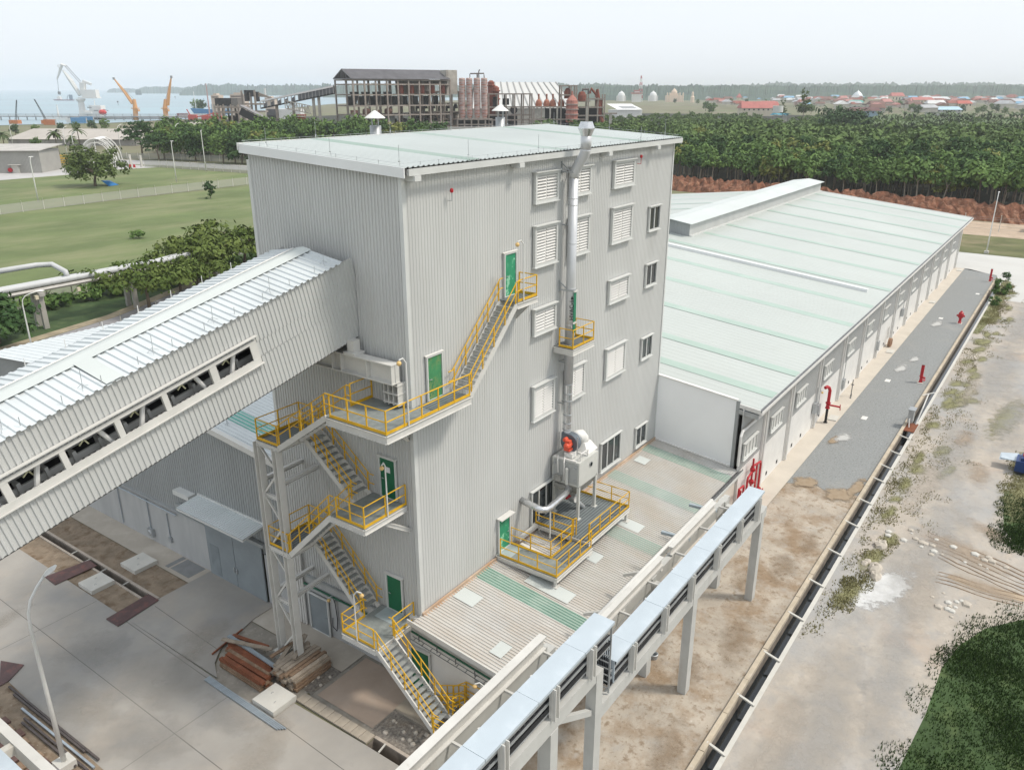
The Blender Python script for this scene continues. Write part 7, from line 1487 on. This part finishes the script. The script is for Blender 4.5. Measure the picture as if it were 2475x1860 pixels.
for u, v0, v1, w_, lab in ((1188,262,195,2.1,'dark red stacked process column right of the silos'),(1198,257,208,2.5,'stout red process drum beside the stacked column')):
    q = FR(u, 330); t = q.thing('process_column', lab, 'process column'); z0, z1 = q.L(u,v0)[1], q.L(u,v1)[1]; part('shell', MB().lathe((0,0,0), [(w_*.7,0),(w_*.8,z0),(w_,z0),(w_,z1-1),(w_*.5,z1),(0,z1+.2)], 14), ruin_r, t)
    part('flange', MB().lathe((0,0,z1-3),[(w_*1.0,-.5),(w_*1.3,-.3),(w_*1.3,.3),(w_,.5)],14).lathe((0,0,z1-8),[(w_*1.0,-.5),(w_*1.3,-.3),(w_*1.3,.3),(w_,.5)],14), ruin_r, t)
# white striped shed roof
B_ = FR(1250, 318, 10); t = B_.thing('striped_roof_shed', 'large shed with a steep white roof striped by grey ribs', 'shed'); a, b = B_.L(1160,300)[0], B_.L(1356,300)[0]; ze_, zr_ = B_.L(1250,262)[1], B_.L(1250,199,20)[1]
part('wall', MB().box(a,b,0,40,0,ze_), ruin_w, t); part('roof', MB().add([(a-6,-1,ze_),(b+12,-1,ze_),(b,20,zr_),(a,20,zr_),(b+12,41,ze_),(a-6,41,ze_)],[(0,1,2,3),(3,2,4,5)]), M('pale_roof',(.62,.62,.60),.6,.03,.1), t)
for i in range(14):
    f_ = i/13; xe, xr_ = a-6+(b-a+18)*f_, a+(b-a)*f_; part('roof_rib', MB().bar((xe,-1,ze_+.2),(xr_,20,zr_+.2),1.0,.3), M('rib_grey',(.33,.33,.32)), t)
# right cluster
R3 = FR(1400, 338, 6); t = R3.thing('ruin_mill', 'tangle of red pipes and burnt frames at the right end of the ruin', 'ruin'); X3 = lambda u: R3.L(u,310)[0]; Z3 = lambda v: R3.L(1400,v)[1]
for u, v1 in ((1355,206),(1391,206),(1420,228),(1443,236),(1459,228),(1378,206)):
    for y in (0, 7): part('column', MB().bar((X3(u),y,0),(X3(u),y,Z3(v1)),.8,up=(0,1,0)), ruin_c, t)
for u0, u1, v in ((1355,1391,206),(1355,1391,228),(1372,1425,243),(1385,1460,258),(1412,1460,238),(1280,1372,257),(1280,1420,287),(1385,1460,278)): part('beam', MB().box(X3(u0),X3(u1),-.5,.5,Z3(v)-.8,Z3(v)).box(X3(u0),X3(u1),6.5,7.5,Z3(v)-.8,Z3(v)).box(X3(u0),X3(u1),.5,6.5,Z3(v)-.4,Z3(v)-.1), ruin_c, t)
for u in (1290,1308,1329,1346): part('column', MB().bar((X3(u),0,0),(X3(u),0,Z3(257)),.9,up=(0,1,0)), ruin_w if u > 1320 else ruin_c, t)
for u in (1303,1322,1337,1357): part('retort', MB().lathe((X3(u),3,Z3(257)), [(1.9,0),(2.1,1.5),(1.5,3.2),(.5,4.2),(.6,7),(0,7.2)], 10), M('retort_rust',(.42,.17,.11),.9,.2,.5), t)
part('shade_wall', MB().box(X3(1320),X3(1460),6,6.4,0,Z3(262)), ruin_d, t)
part('red_tower', MB().lathe((X3(1380),-1.5,0), [(3.6,Z3(295)),(3.8,Z3(280)),(3.5,Z3(243)),(2.2,Z3(236)),(.7,Z3(230)),(.5,Z3(220))], 14), M('red_tower',(.46,.20,.16),.9,.15,.4), t)
for v in (288,276,264,252): part('tower_ring', MB().lathe((X3(1380),-1.5,Z3(v)), [(3.7,-.3),(4.3,-.2),(4.3,.3),(3.7,.3)], 14), M('ring_pale',(.45,.36,.32)), t)
K3 = lambda u, v, y=1.: (X3(u), y, Z3(v))
part('red_pipe', MB().tube([K3(1404,232),K3(1407,216),K3(1420,216),K3(1421,228)],.7,7), M('burnt_pipe',(.16,.13,.12)), t); part('red_pipe', MB().tube([K3(1424,226),K3(1426,214),K3(1440,230)],.8,7).tube([K3(1440,235),K3(1441,216),K3(1447,258),K3(1446,276)],[1.2,.9,1.6,1.0],8).tube([K3(1452,242),K3(1450,275),K3(1456,296)],[.8,.8,2.0],8), ruin_r, t)
part('red_boiler', MB().lathe((X3(1405),1,Z3(236)), [(2.6,-2),(2.6,1.2),(1.8,3.2),(0,3.6)], 12).lathe((X3(1372),3,Z3(226)),[(2.2,-3),(2.2,1),(1,3),(0,3.2)],10), ruin_r, t); part('white_pier', MB().box(X3(1414),X3(1420),-1,0,Z3(295),Z3(258)), ruin_w, t); part('gantry', MB().box(X3(1458),X3(1490),0,3,Z3(273)-.8,Z3(273)), ruin_c, t); part('gantry_leg', MB().bar((X3(1475),1,0),(X3(1475),1,Z3(273)),1.6), ruin_w, t)
# low ruin footings in the trees
for u0, u1, v0, v1, lab in ((1518,1580,302,293,'row of pale ruined wall footings nearest among the trees'),(1600,1632,299,292,'short pale ruined footing at the right end'),(1500,1560,293,287,'long roofless ruin footing behind')):
    q = FR((u0+u1)/2, v0+9, 8); t = q.thing('ruin_footing', lab, 'ruin', 'ruined footings'); a, b = q.L(u0,v0)[0], q.L(u1,v0)[0]; h0, h1 = 0, q.L((u0+u1)/2, v1)[1]; m = MB().box(a,b,0,.8,h1-1.2,h1).box(a,b,5,5.8,h1-1.2,h1)
    for i in range(9): x = a+(b-a)*i/8; m.box(x-.4,x+.4,0,.8,0,h1)
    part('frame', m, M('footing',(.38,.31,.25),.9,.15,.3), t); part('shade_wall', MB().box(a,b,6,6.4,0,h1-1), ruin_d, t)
# ---- left conveyors and towers of the ruin
C_ = FR(700, 345, 0); t = C_.thing('ruin_conveyor', 'long rusting inclined conveyor bridge leading up into the ruin', 'conveyor'); kk = lambda u, v, y=0: (C_.L(u,v,y)[0], y, C_.L(u,v,y)[1])
p, q = Vector(kk(630,262)), Vector(kk(806,226)); H5 = abs(C_.L(700,232)[1]-C_.L(700,247)[1]); cg = M('conveyor_sheet',(.16,.165,.18),.8,.2,.2)
for y in (0, 4): part('side_sheet', MB().add([(p.x+(q.x-p.x)*.52,y,p.z+(q.z-p.z)*.52),(q.x,y,q.z),(q.x,y,q.z+H5),(p.x+(q.x-p.x)*.52,y,p.z+(q.z-p.z)*.52+H5)],[(0,1,2,3)]), cg, t)
part('roof', MB().add([(p.x,-.5,p.z+H5),(q.x,-.5,q.z+H5),(q.x,2,q.z+H5+1),(p.x,2,p.z+H5+1),(q.x,4.5,q.z+H5),(p.x,4.5,p.z+H5)],[(0,1,2,3),(3,2,4,5)]), M('conveyor_roof',(.30,.30,.30),.8), t); part('floor', MB().bar(p+Vector((0,2,0)),q+Vector((0,2,0)),4.4,.7), ruin_d, t)
for i in range(22):
    a = p.lerp(q,i/21); part('rib', MB().bar(a+Vector((0,-.1,0)),a+Vector((0,-.1,H5)),.7,.3), M('rib_pale',(.36,.35,.34)), t)
    if i < 11 and i % 2: part('side_sheet', MB().add([tuple(a+Vector((0,0,.2))),tuple(p.lerp(q,(i+1)/21)+Vector((0,0,.2))),tuple(p.lerp(q,(i+1)/21)+Vector((0,0,H5*.8))),tuple(a+Vector((0,0,H5*.6)))],[(0,1,2,3)]), cg, t)
for u in (666,706,755,768): b = Vector(kk(u, 262-(u-630)*.205)); part('support', MB().bar((b.x,2,0),(b.x,2,b.z),1.4,up=(0,1,0)), ruin_w if u > 750 else ruin_c, t)
t = C_.thing('ruin_truss_bridge', 'pale lattice truss bridge hanging under the inclined conveyor', 'truss bridge'); a, b = Vector(kk(690,262,-2)), Vector(kk(752,275,-2)); h = Vector((0,0,4.2)); m = MB().bar(a,b,.5).bar(a+h,b+h,.5)
for i in range(9): c1, c2 = a.lerp(b,i/9), a.lerp(b,(i+1)/9); m.bar(c1,c1+h,.35).bar(c1 if i % 2 else c1+h, c2+h if i % 2 else c2,.35)
part('truss', m, ruin_w, t)
t = C_.thing('ruin_chute', 'grey sloping conveyor roof running down in front of the ruin', 'conveyor'); a, b = Vector(kk(583,255,-6)), Vector(kk(655,292,-6)); part('roof', MB().bar(a,b,7.,.6), M('chute_roof',(.27,.26,.265),.8,.1,.2), t); part('side', MB().bar(a+Vector((0,-3,-3)),b+Vector((0,-3,-3)),.5,4.), ruin_d, t)
D_ = FR(545, 338, 4); t = D_.thing('ruin_transfer_tower', 'transfer tower skeleton with a dark clad top at the left of the ruin', 'ruin'); d = lambda u, v: D_.L(u,v); zt = d(545,237.5)[1]; zb = d(545,256)[1]
part('cladding', MB().corr((d(520,250)[0],-.3,0),(1,0,0),d(560,250)[0]-d(520,250)[0],lambda s:(0,0,zb),lambda s:(0,0,zt),(0,-1,0),.8,.12).box(d(520,250)[0],d(560,250)[0],0,12,zt-.3,zt), M('clad_black',(.06,.062,.068),.8,.2,.3), t); part('side_cladding', MB().box(d(560,250)[0],d(575,250)[0],0,12,zb,zt), M('clad_mid',(.20,.19,.18)), t)
for u in (523,532,545,563,580,594): part('column', MB().bar((d(u,300)[0],0,0),(d(u,300)[0],0,zb+1),.9,up=(0,1,0)).bar((d(u,300)[0],10,0),(d(u,300)[0],10,zb),.9,up=(0,1,0)), ruin_w if u < 530 else ruin_c, t)
for v in (270,296,258): part('floor', MB().box(d(520,250)[0],d(596,250)[0],-.6,11,d(545,v)[1]-.8,d(545,v)[1]), ruin_w if v == 296 else ruin_c, t)
part('machinery', MB().box(d(548,280)[0],d(562,280)[0],3,6,d(545,294)[1],d(545,280)[1]).bar((d(566,280)[0],4,d(545,294)[1]),(d(572,280)[0],4,d(545,276)[1]),2.), ruin_d, t)
D_ = FR(600, 335, 4); t = D_.thing('ruin_hoist_tower', 'tall torn hoist tower behind the transfer tower', 'ruin'); d = lambda u, v: D_.L(u,v); part('cladding', MB().box(d(589,220)[0],d(596,220)[0],0,6,d(600,245)[1],d(600,218)[1]).box(d(604,220)[0],d(611,220)[0],0,6,d(600,234)[1],d(600,218)[1]).box(d(589,220)[0],d(611,220)[0],0,6,d(600,224)[1],d(600,218)[1]).box(d(612,230)[0],d(622,230)[0],2,6,d(600,246)[1],d(600,222)[1]), M('clad_black',(.06,.062,.068)), t)
for u in (591,612,622): part('column', MB().bar((d(u,300)[0],1,0),(d(u,300)[0],1,d(600,219)[1]),1.1,up=(0,1,0)), ruin_c, t)
for v in (250,268): part('floor', MB().box(d(588,250)[0],d(640,250)[0],-.5,8,d(600,v)[1]-.9,d(600,v)[1]), ruin_c, t)
part('gantry', MB().bar((d(622,226)[0],3,d(600,226)[1]),(d(658,236)[0],3,d(600,240)[1]),1.2).bar((d(622,232)[0],3,d(600,232)[1]),(d(640,234)[0],3,d(600,233)[1]),1.), ruin_c, t)
for u0,u1,v0,v1,lab in ((511,530,246,226,'cream plant building at the left of the dark topped tower'),(557,592,247,224,'cream stepped plant building behind the ruin towers'),(640,662,243,233,'small cream building right of the hoist tower')):
    q = FR((u0+u1)/2, 290, 0); t = q.thing('plant_building', lab, 'building'); a, b = q.L(u0,v0)[0], q.L(u1,v0)[0]; part('wall', MB().box(a,b,0,14,0,q.L(u0,v1+4)[1]).box(a+(b-a)*.25,a+(b-a)*.7,1,10,0,q.L(u0,v1)[1]), M('cream_wall',(.62,.53,.45),.8,.08,.1), t)
    part('window', MB().box(a+1,b-1,-.1,0,q.L(u0,v1+10)[1],q.L(u0,v1+8)[1]), ruin_d, t)
q = FR(668,297); t = q.thing('white_warehouse', 'low white warehouse with a dark lean-to under the conveyor bridge', 'warehouse'); a, b = q.L(670,280)[0], q.L(706,280)[0]; part('wall', MB().box(a,b+8,0,15,0,q.L(668,264)[1]), white_p, t); part('lean_to', MB().box(a-9,a,-1,10,0,q.L(668,278)[1]), ruin_d, t); part('roof', MB().box(a-9,a,-1.5,10,q.L(668,278)[1],q.L(668,264)[1]), roof_d, t)
for u, v0, v1, lab in ((508,262,202,'thin mast rising above the hills left of the ruin'),(647,240,214,'white chimney beyond the hoist tower')): q = FR(u, 285); t = q.thing('chimney', lab, 'chimney'); part('shaft', MB().tube([(0,0,0),(0,0,q.L(u,v1)[1])],[.9,.4] if u < 600 else [1.6,1.0],7), wh_ if u > 600 else M('mast_red',(.5,.3,.28)), t)

# ================================================================== town beyond the forest
roofs = {'rust red':(.27,.085,.06),'pale pink':(.45,.20,.18),'grey tin':(.42,.43,.44),'pale blue':(.22,.42,.58),'brown':(.17,.09,.07),'white':(.66,.66,.65)}
HP = {}
for nm, c in roofs.items():
    t = thing('town_house', '', 'house'); part('wall', MB().box(-5,5,-4,4,0,3.6).box(3,7,-6,-4,0,2.8), M('house_wall_'+nm.replace(' ','_'), (.58,.55,.49) if nm != 'pale pink' else (.55,.42,.38), .8, .1, .3), t)
    part('roof', MB().add([(-5.6,-4.8,3.3),(5.6,-4.8,3.3),(4.6,0,5.9),(-4.6,0,5.9),(5.6,4.8,3.3),(-5.6,4.8,3.3)],[(0,1,2,3),(3,2,4,5),(0,3,5),(1,4,2)]).add([(2.6,-6.6,2.6),(7.4,-6.6,2.6),(7.4,-3.8,3.6),(2.6,-3.8,3.6)],[(0,1,2,3)]), M('house_roof_'+nm.replace(' ','_'), c, .7, .15, .2), t); HP[nm] = t; PROTO.append(t)
rt = random.Random(21); n = 0
def lab_(nm, v): return 'small house with '+nm+' roof in the '+('near' if v > 268 else 'middle' if v > 252 else 'far')+' rows of the town'
while n < 215:
    u = rt.uniform(1900,2560) if n > 40 else rt.uniform(1690,2100); v = 243+abs(rt.gauss(0,16))
    if v > 290 or (u < 2020 and v > 268) or (u > 2290 and v > 278 and rt.random() < .6): continue
    P = gp(u, v); nm = rt.choice(['rust red','rust red','pale pink','grey tin','grey tin','pale blue','brown','brown','white']); s = rt.uniform(.9,1.7)
    dup(HP[nm], (P.x,P.y,5.5), rt.choice((0,1.57))+AZ+rt.uniform(-.25,.25), (s*rt.uniform(.9,1.5), s, s*rt.uniform(.8,1.15)), lab_(nm, v), nm+' roofed houses of the town'); n += 1
for i in range(70):
    u = rt.uniform(1620,2540); v = rt.uniform(243,286); P = gp(u, v)
    k_ = rt.randrange(2); place(HED[k_], P.x, P.y, rt.uniform(.55,1.0), ('green' if k_ == 0 else 'dark green')+' tree between the houses of the town', 'trees among the town houses', z=2.)
def bld(u, vb, w_, d_, h, name, lab, cat, wall, roof, rh=3., flat=False, yaw=0, zb=4.):
    q = FR(u, vb, yaw); q.O.z = zb; t = q.thing(name, lab, cat); part('wall', MB().box(-w_/2,w_/2,0,d_,-zb,h), wall, t)
    if flat: part('roof', MB().box(-w_/2-1,w_/2+1,-1,d_+1,h,h+rh), roof, t)
    else: part('roof', MB().add([(-w_/2-1,-1,h-.3),(w_/2+1,-1,h-.3),(w_/2-1,d_/2,h+rh),(-w_/2+1,d_/2,h+rh),(w_/2+1,d_+1,h-.3),(-w_/2-1,d_+1,h-.3)],[(0,1,2,3),(3,2,4,5),(0,3,5),(1,4,2)]), roof, t)
    m = MB(); k_ = max(2,int(w_/5))
    for i in range(k_): x = -w_/2+(i+.5)*w_/k_; m.box(x-.9,x+.9,-.08,0,h*.45,h*.8)
    part('window', m, ruin_d, t); return q, t
cw = M('town_cream',(.64,.57,.44),.8,.06,.2); rR = M('town_red_roof',(.42,.14,.12),.7,.1,.2); rB = M('town_blue_roof',(.20,.42,.62),.6,.1,.2); gT = M('town_green_roof',(.08,.38,.32),.6); gW = M('town_grey',(.45,.45,.46),.7)
bld(1838,281,44,20,5,'red_roofed_hall','wide red roofed hall at the near edge of the town','hall',cw,rR,7)
bld(2230,262,34,20,9,'mosque','large cream public building right of the mosque dome','building',cw,rR,4); bld(2130,262,40,20,9,'cream_building','cream flat roofed building beside the mosque dome','building',cw,cw,1,True); bld(2168,255,24,16,13,'red_gabled_building','pink gabled building behind the cream block','building',cw,rR,6)
bld(2090,290,30,12,5,'blue_walled_house','long house with brown roof and blue wall before the town','house',M('blue_wall',(.30,.42,.50)),M('brown_roof',(.13,.055,.05)),3); bld(2208,271,16,12,5,'blue_roofed_house','house with a bright blue roof in the middle of the town','house',cw,rB,3.5); bld(2285,283,34,14,4,'long_blue_roof_house','long low house with a light blue roof near the forest','house',gW,M('light_blue_roof',(.42,.60,.72)),3); bld(2270,253,40,20,7,'white_hall','white hall with a pale roof right of the red house','hall',white_p,M('white_tin',(.62,.63,.64)),4); bld(2070,259,22,14,4,'green_roofed_house','house with a turquoise roof below the mosque dome','house',gW,gT,3.5)
bld(2430,238,90,30,10,'long_hall','long pale hall with a pink roof at the far right of the town','hall',gW,M('pink_tin',(.50,.36,.33)),3,True); bld(2450,262,30,18,7,'grey_block','grey gabled block at the right end of the town','building',gW,M('grey_tin',(.46,.47,.49)),4); bld(2330,268,20,14,6,'red_tiled_house','house with a bright red tiled roof right of the town centre','house',cw,M('tile_red',(.45,.10,.07)),4)
# mosque dome
q = FR(2074, 246); q.O.z = 4; t = q.thing('mosque_dome', 'big silver onion dome on a pale green drum', 'dome'); r_ = (q.L(2087,240)[0]-q.L(2062,240)[0])/2; zb_ = q.L(2074,236)[1]-4; zt_ = q.L(2074,213)[1]-4
part('drum', MB().lathe((0,8,0), [(r_*1.05,-4),(r_*1.05,zb_-2),(r_*.98,zb_)], 20), M('drum_green',(.38,.58,.44)), t); hh_ = zt_-zb_
part('dome', MB().lathe((0,8,zb_), [(r_*.96,0),(r_*1.04,hh_*.22),(r_*.92,hh_*.45),(r_*.6,hh_*.66),(r_*.22,hh_*.82),(r_*.05,hh_*.93),(0,hh_)], 24), M('dome_silver',(.62,.66,.68),.4,.04,.3,metal=.3), t, smooth=True); part('finial', MB().tube([(0,8,zt_-1),(0,8,zt_+3)],.25,5), gd_, t)
for u, lab in ((1502,'white dome with a pointed cap, left of the red and white mast'),(1579,'white dome with a pointed cap, right of the red and white mast')):
    q = FR(u, 245); t = q.thing('white_dome', lab, 'dome', 'white pointed domes'); k_ = 1/1.0; w_ = (q.L(u+9,232)[0]-q.L(u-9,232)[0])/2; z0, z1 = q.L(u,231)[1], q.L(u,219)[1]
    part('dome', MB().lathe((0,6,0), [(w_,0),(w_,z0),(w_*.8,z0+(z1-z0)*.45),(w_*.35,z0+(z1-z0)*.72),(w_*.08,z1-1),(0,z1)], 16), white_cl, t); part('base', MB().box(-w_*1.2,w_*1.2,0,14,0,z0-1), white_p, t)
q = FR(1638, 247); t = q.thing('cream_mosque', 'cream mosque with a tall square dome and small turrets', 'mosque'); z_ = lambda v: q.L(1638,v)[1]; x_ = lambda u: q.L(u,235)[0]; cm = M('mosque_cream',(.70,.56,.44),.8,.05,.1)
part('wall', MB().box(x_(1612),x_(1652),0,24,0,z_(231)).box(x_(1622),x_(1640),3,20,z_(231),z_(226)), cm, t); part('dome', MB().lathe((x_(1631),11,z_(226)), [(x_(1636)-x_(1629),0),(x_(1636)-x_(1629),4),(4,8),(1,11),(0,12)], 14), cm, t)
for u in (1613,1619,1643,1651): part('turret', MB().lathe((x_(u),1,0), [(1.6,0),(1.6,z_(226)),(0,z_(223))], 8), cm, t)
q = FR(1673, 248); t = q.thing('minaret', 'slim cream minaret right of the cream mosque', 'minaret'); z_ = lambda v: q.L(1673,v)[1]; part('shaft', MB().lathe((0,0,0), [(5,0),(4.2,z_(236)),(4.8,z_(235)),(2.6,z_(232)),(2.6,z_(226)),(0,z_(220))], 10), cm, t)
q = FR(1547, 246); t = q.thing('telecom_mast', 'tall red and white lattice mast beside a tiered white tower', 'mast'); z_ = lambda v: q.L(1547,v)[1]; top = z_(183)
for i in range(8):
    z0, z1 = top*i/8, top*(i+1)/8; w0, w1 = 5.5*(1-i/9.5), 5.5*(1-(i+1)/9.5); m = MB()
    for sx, sy in ((-1,-1),(1,-1),(1,1),(-1,1)): m.bar((sx*w0,sy*w0,z0),(sx*w1,sy*w1,z1),.8)
    m.bar((-w0,-w0,z0),(w1,-w1,z1),.6).bar((w0,-w0,z0),(-w1,-w1,z1),.6); part('mast_section', m, redp if i % 2 else white_p, t)
q = FR(1540, 247); t = q.thing('tiered_tower', 'white tower with two red tiers by the telecom mast', 'tower'); z_ = lambda v: q.L(1540,v)[1]; part('wall', MB().box(-12,10,0,14,0,z_(227)), white_p, t); part('tier', MB().box(-14,12,-2,16,z_(227),z_(224)).box(-8,6,2,12,z_(221),z_(218)), rR, t); part('upper_wall', MB().box(-6,4,3,11,z_(224),z_(221)), white_p, t)
q = FR(1786, 250); t = q.thing('red_spire_tower', 'tower with a red pyramid spire in the town', 'tower'); z_ = lambda v: q.L(1786,v)[1]; part('wall', MB().box(-4,4,0,8,0,z_(236)).box(-14,12,4,18,0,z_(242)), cw, t); part('spire', MB().add([(-6,-2,z_(236)),(6,-2,z_(236)),(6,10,z_(236)),(-6,10,z_(236)),(0,4,z_(225))],[(0,1,4),(1,2,4),(2,3,4),(3,0,4)]), rR, t)
q = FR(1886, 322); t = q.thing('water_tank', 'white drum tank on a concrete tower with torn blue sheeting', 'tank'); z_ = lambda v: q.L(1886,v)[1]; x_ = lambda u: q.L(u,270)[0]
part('tower', MB().lathe((0,4,0), [(x_(1908),0),(x_(1908),z_(280))], 12), concrete, t); part('drum', MB().lathe((x_(1884),4,0), [(x_(1904),z_(272)),(x_(1904),z_(256)),(x_(1904)*.96,z_(256)),(x_(1904)*.94,z_(259)),(0,z_(259))], 20), M('tank_white',(.66,.65,.61),.7,.05,.3), t)
m = MB(); rb = random.Random(3)
for i in range(30): a = i/30*6.28; r_ = x_(1912)*rb.uniform(.9,1.25); m.add([(r_*.7*math.cos(a),4+r_*.7*math.sin(a),z_(274)),(r_*math.cos(a),4+r_*math.sin(a),z_(276)+rb.uniform(-.4,.6)),(r_*math.cos(a+.25),4+r_*math.sin(a+.25),z_(279)+rb.uniform(-.5,.5)),(r_*.7*math.cos(a+.25),4+r_*.7*math.sin(a+.25),z_(275))],[(0,1,2,3)])
part('blue_sheet', m, M('sheet_blue',(.10,.40,.52),.6,.2,.4), t)
q = FR(1528, 292, 12); t = q.thing('grey_roofed_hall', 'hall with a white roof and dark solar strips among the trees', 'hall'); a, b = q.L(1492,270)[0], q.L(1552,270)[0]; z0, z1 = q.L(1520,265)[1], q.L(1520,251,14)[1]
part('wall', MB().box(a,b,0,28,0,z0-.5), white_p, t); part('roof', MB().add([(a,-1,z0),(b,-1,z0),(b-6,16,z1),(a-6,16,z1)],[(0,1,2,3)]), white_cl, t); part('dark_strip', MB().add([(a+6,2,z0+(z1-z0)*3/17+.1),(b-4,2,z0+(z1-z0)*3/17+.1),(b-7,9,z0+(z1-z0)*10/17+.1),(a+3,9,z0+(z1-z0)*10/17+.1)],[(0,1,2,3)]), gd_, t)
drop_protos()
# ================================================================== camera, sun, sky, haze
cd = bpy.data.cameras.new('camera'); cd.sensor_width = 36; cd.lens = 36*FPX/2475; cd.clip_end = 60000; cd.clip_start = .1
co = bpy.data.objects.new('camera', cd); COL.objects.link(co); co.location = CAM; co.rotation_euler = (math.pi/2-PITCH, 0, AZ-math.pi/2); SC.camera = co
EL = R2(56); sdir = Vector((.50*math.cos(EL)/.9955, -.861*math.cos(EL)/.9955, math.sin(EL))).normalized()
sl = bpy.data.lights.new('sun', 'SUN'); sl.energy = SUN_E; sl.angle = R2(SUN_ANG); sl.color = (1,.93,.83)
so = bpy.data.objects.new('sun', sl); COL.objects.link(so); so.rotation_euler = sdir.to_track_quat('Z','Y').to_euler()
w = bpy.data.worlds.new('World'); SC.world = w; w.use_nodes = True; T_ = w.node_tree; bg = T_.nodes['Background']
sk = T_.nodes.new('ShaderNodeTexSky'); sk.sky_type = 'NISHITA'; sk.sun_disc = False; sk.sun_elevation = EL; sk.sun_rotation = math.atan2(sdir.x, sdir.y); sk.air_density = 1.0; sk.dust_density = 4.0; sk.ozone_density = 1.0; sk.altitude = 0
hs = T_.nodes.new('ShaderNodeMix'); hs.data_type = 'RGBA'; hs.inputs['Factor'].default_value = SKY_MIX; hs.inputs['B'].default_value = SKY_PALE
T_.links.new(sk.outputs[0], hs.inputs['A']); T_.links.new(hs.outputs['Result'], bg.inputs['Color']); bg.inputs['Strength'].default_value = SKY_S
if HAZE > 0:
    hm = bpy.data.materials.new('haze_air'); hm.use_nodes = True; nt = hm.node_tree
    for n_ in list(nt.nodes):
        if n_.type == 'BSDF_PRINCIPLED': nt.nodes.remove(n_)
    pv = nt.nodes.new('ShaderNodeVolumePrincipled'); pv.inputs['Density'].default_value = HAZE; pv.inputs['Color'].default_value = (.93,.96,1,1); pv.inputs['Anisotropy'].default_value = .3
    nt.links.new(pv.outputs[0], nt.nodes['Material Output'].inputs['Volume'])
    hz = bpy.data.objects.new('haze', mesh('haze', MB().box(-13000,13000,-13000,13000,-2.5,140), hm)); COL.objects.link(hz); hz['kind'] = 'stuff'
SC.view_settings.view_transform = 'Standard'; SC.view_settings.look = 'None'; SC.view_settings.gamma = 1; SC.view_settings.exposure = EXPO
SC.cycles.use_denoising = True; SC.cycles.max_bounces = 6; SC.cycles.diffuse_bounces = 3; SC.cycles.glossy_bounces = 2; SC.cycles.transparent_max_bounces = 12; SC.cycles.volume_bounces = 1
SC.cycles.sample_clamp_indirect = 4
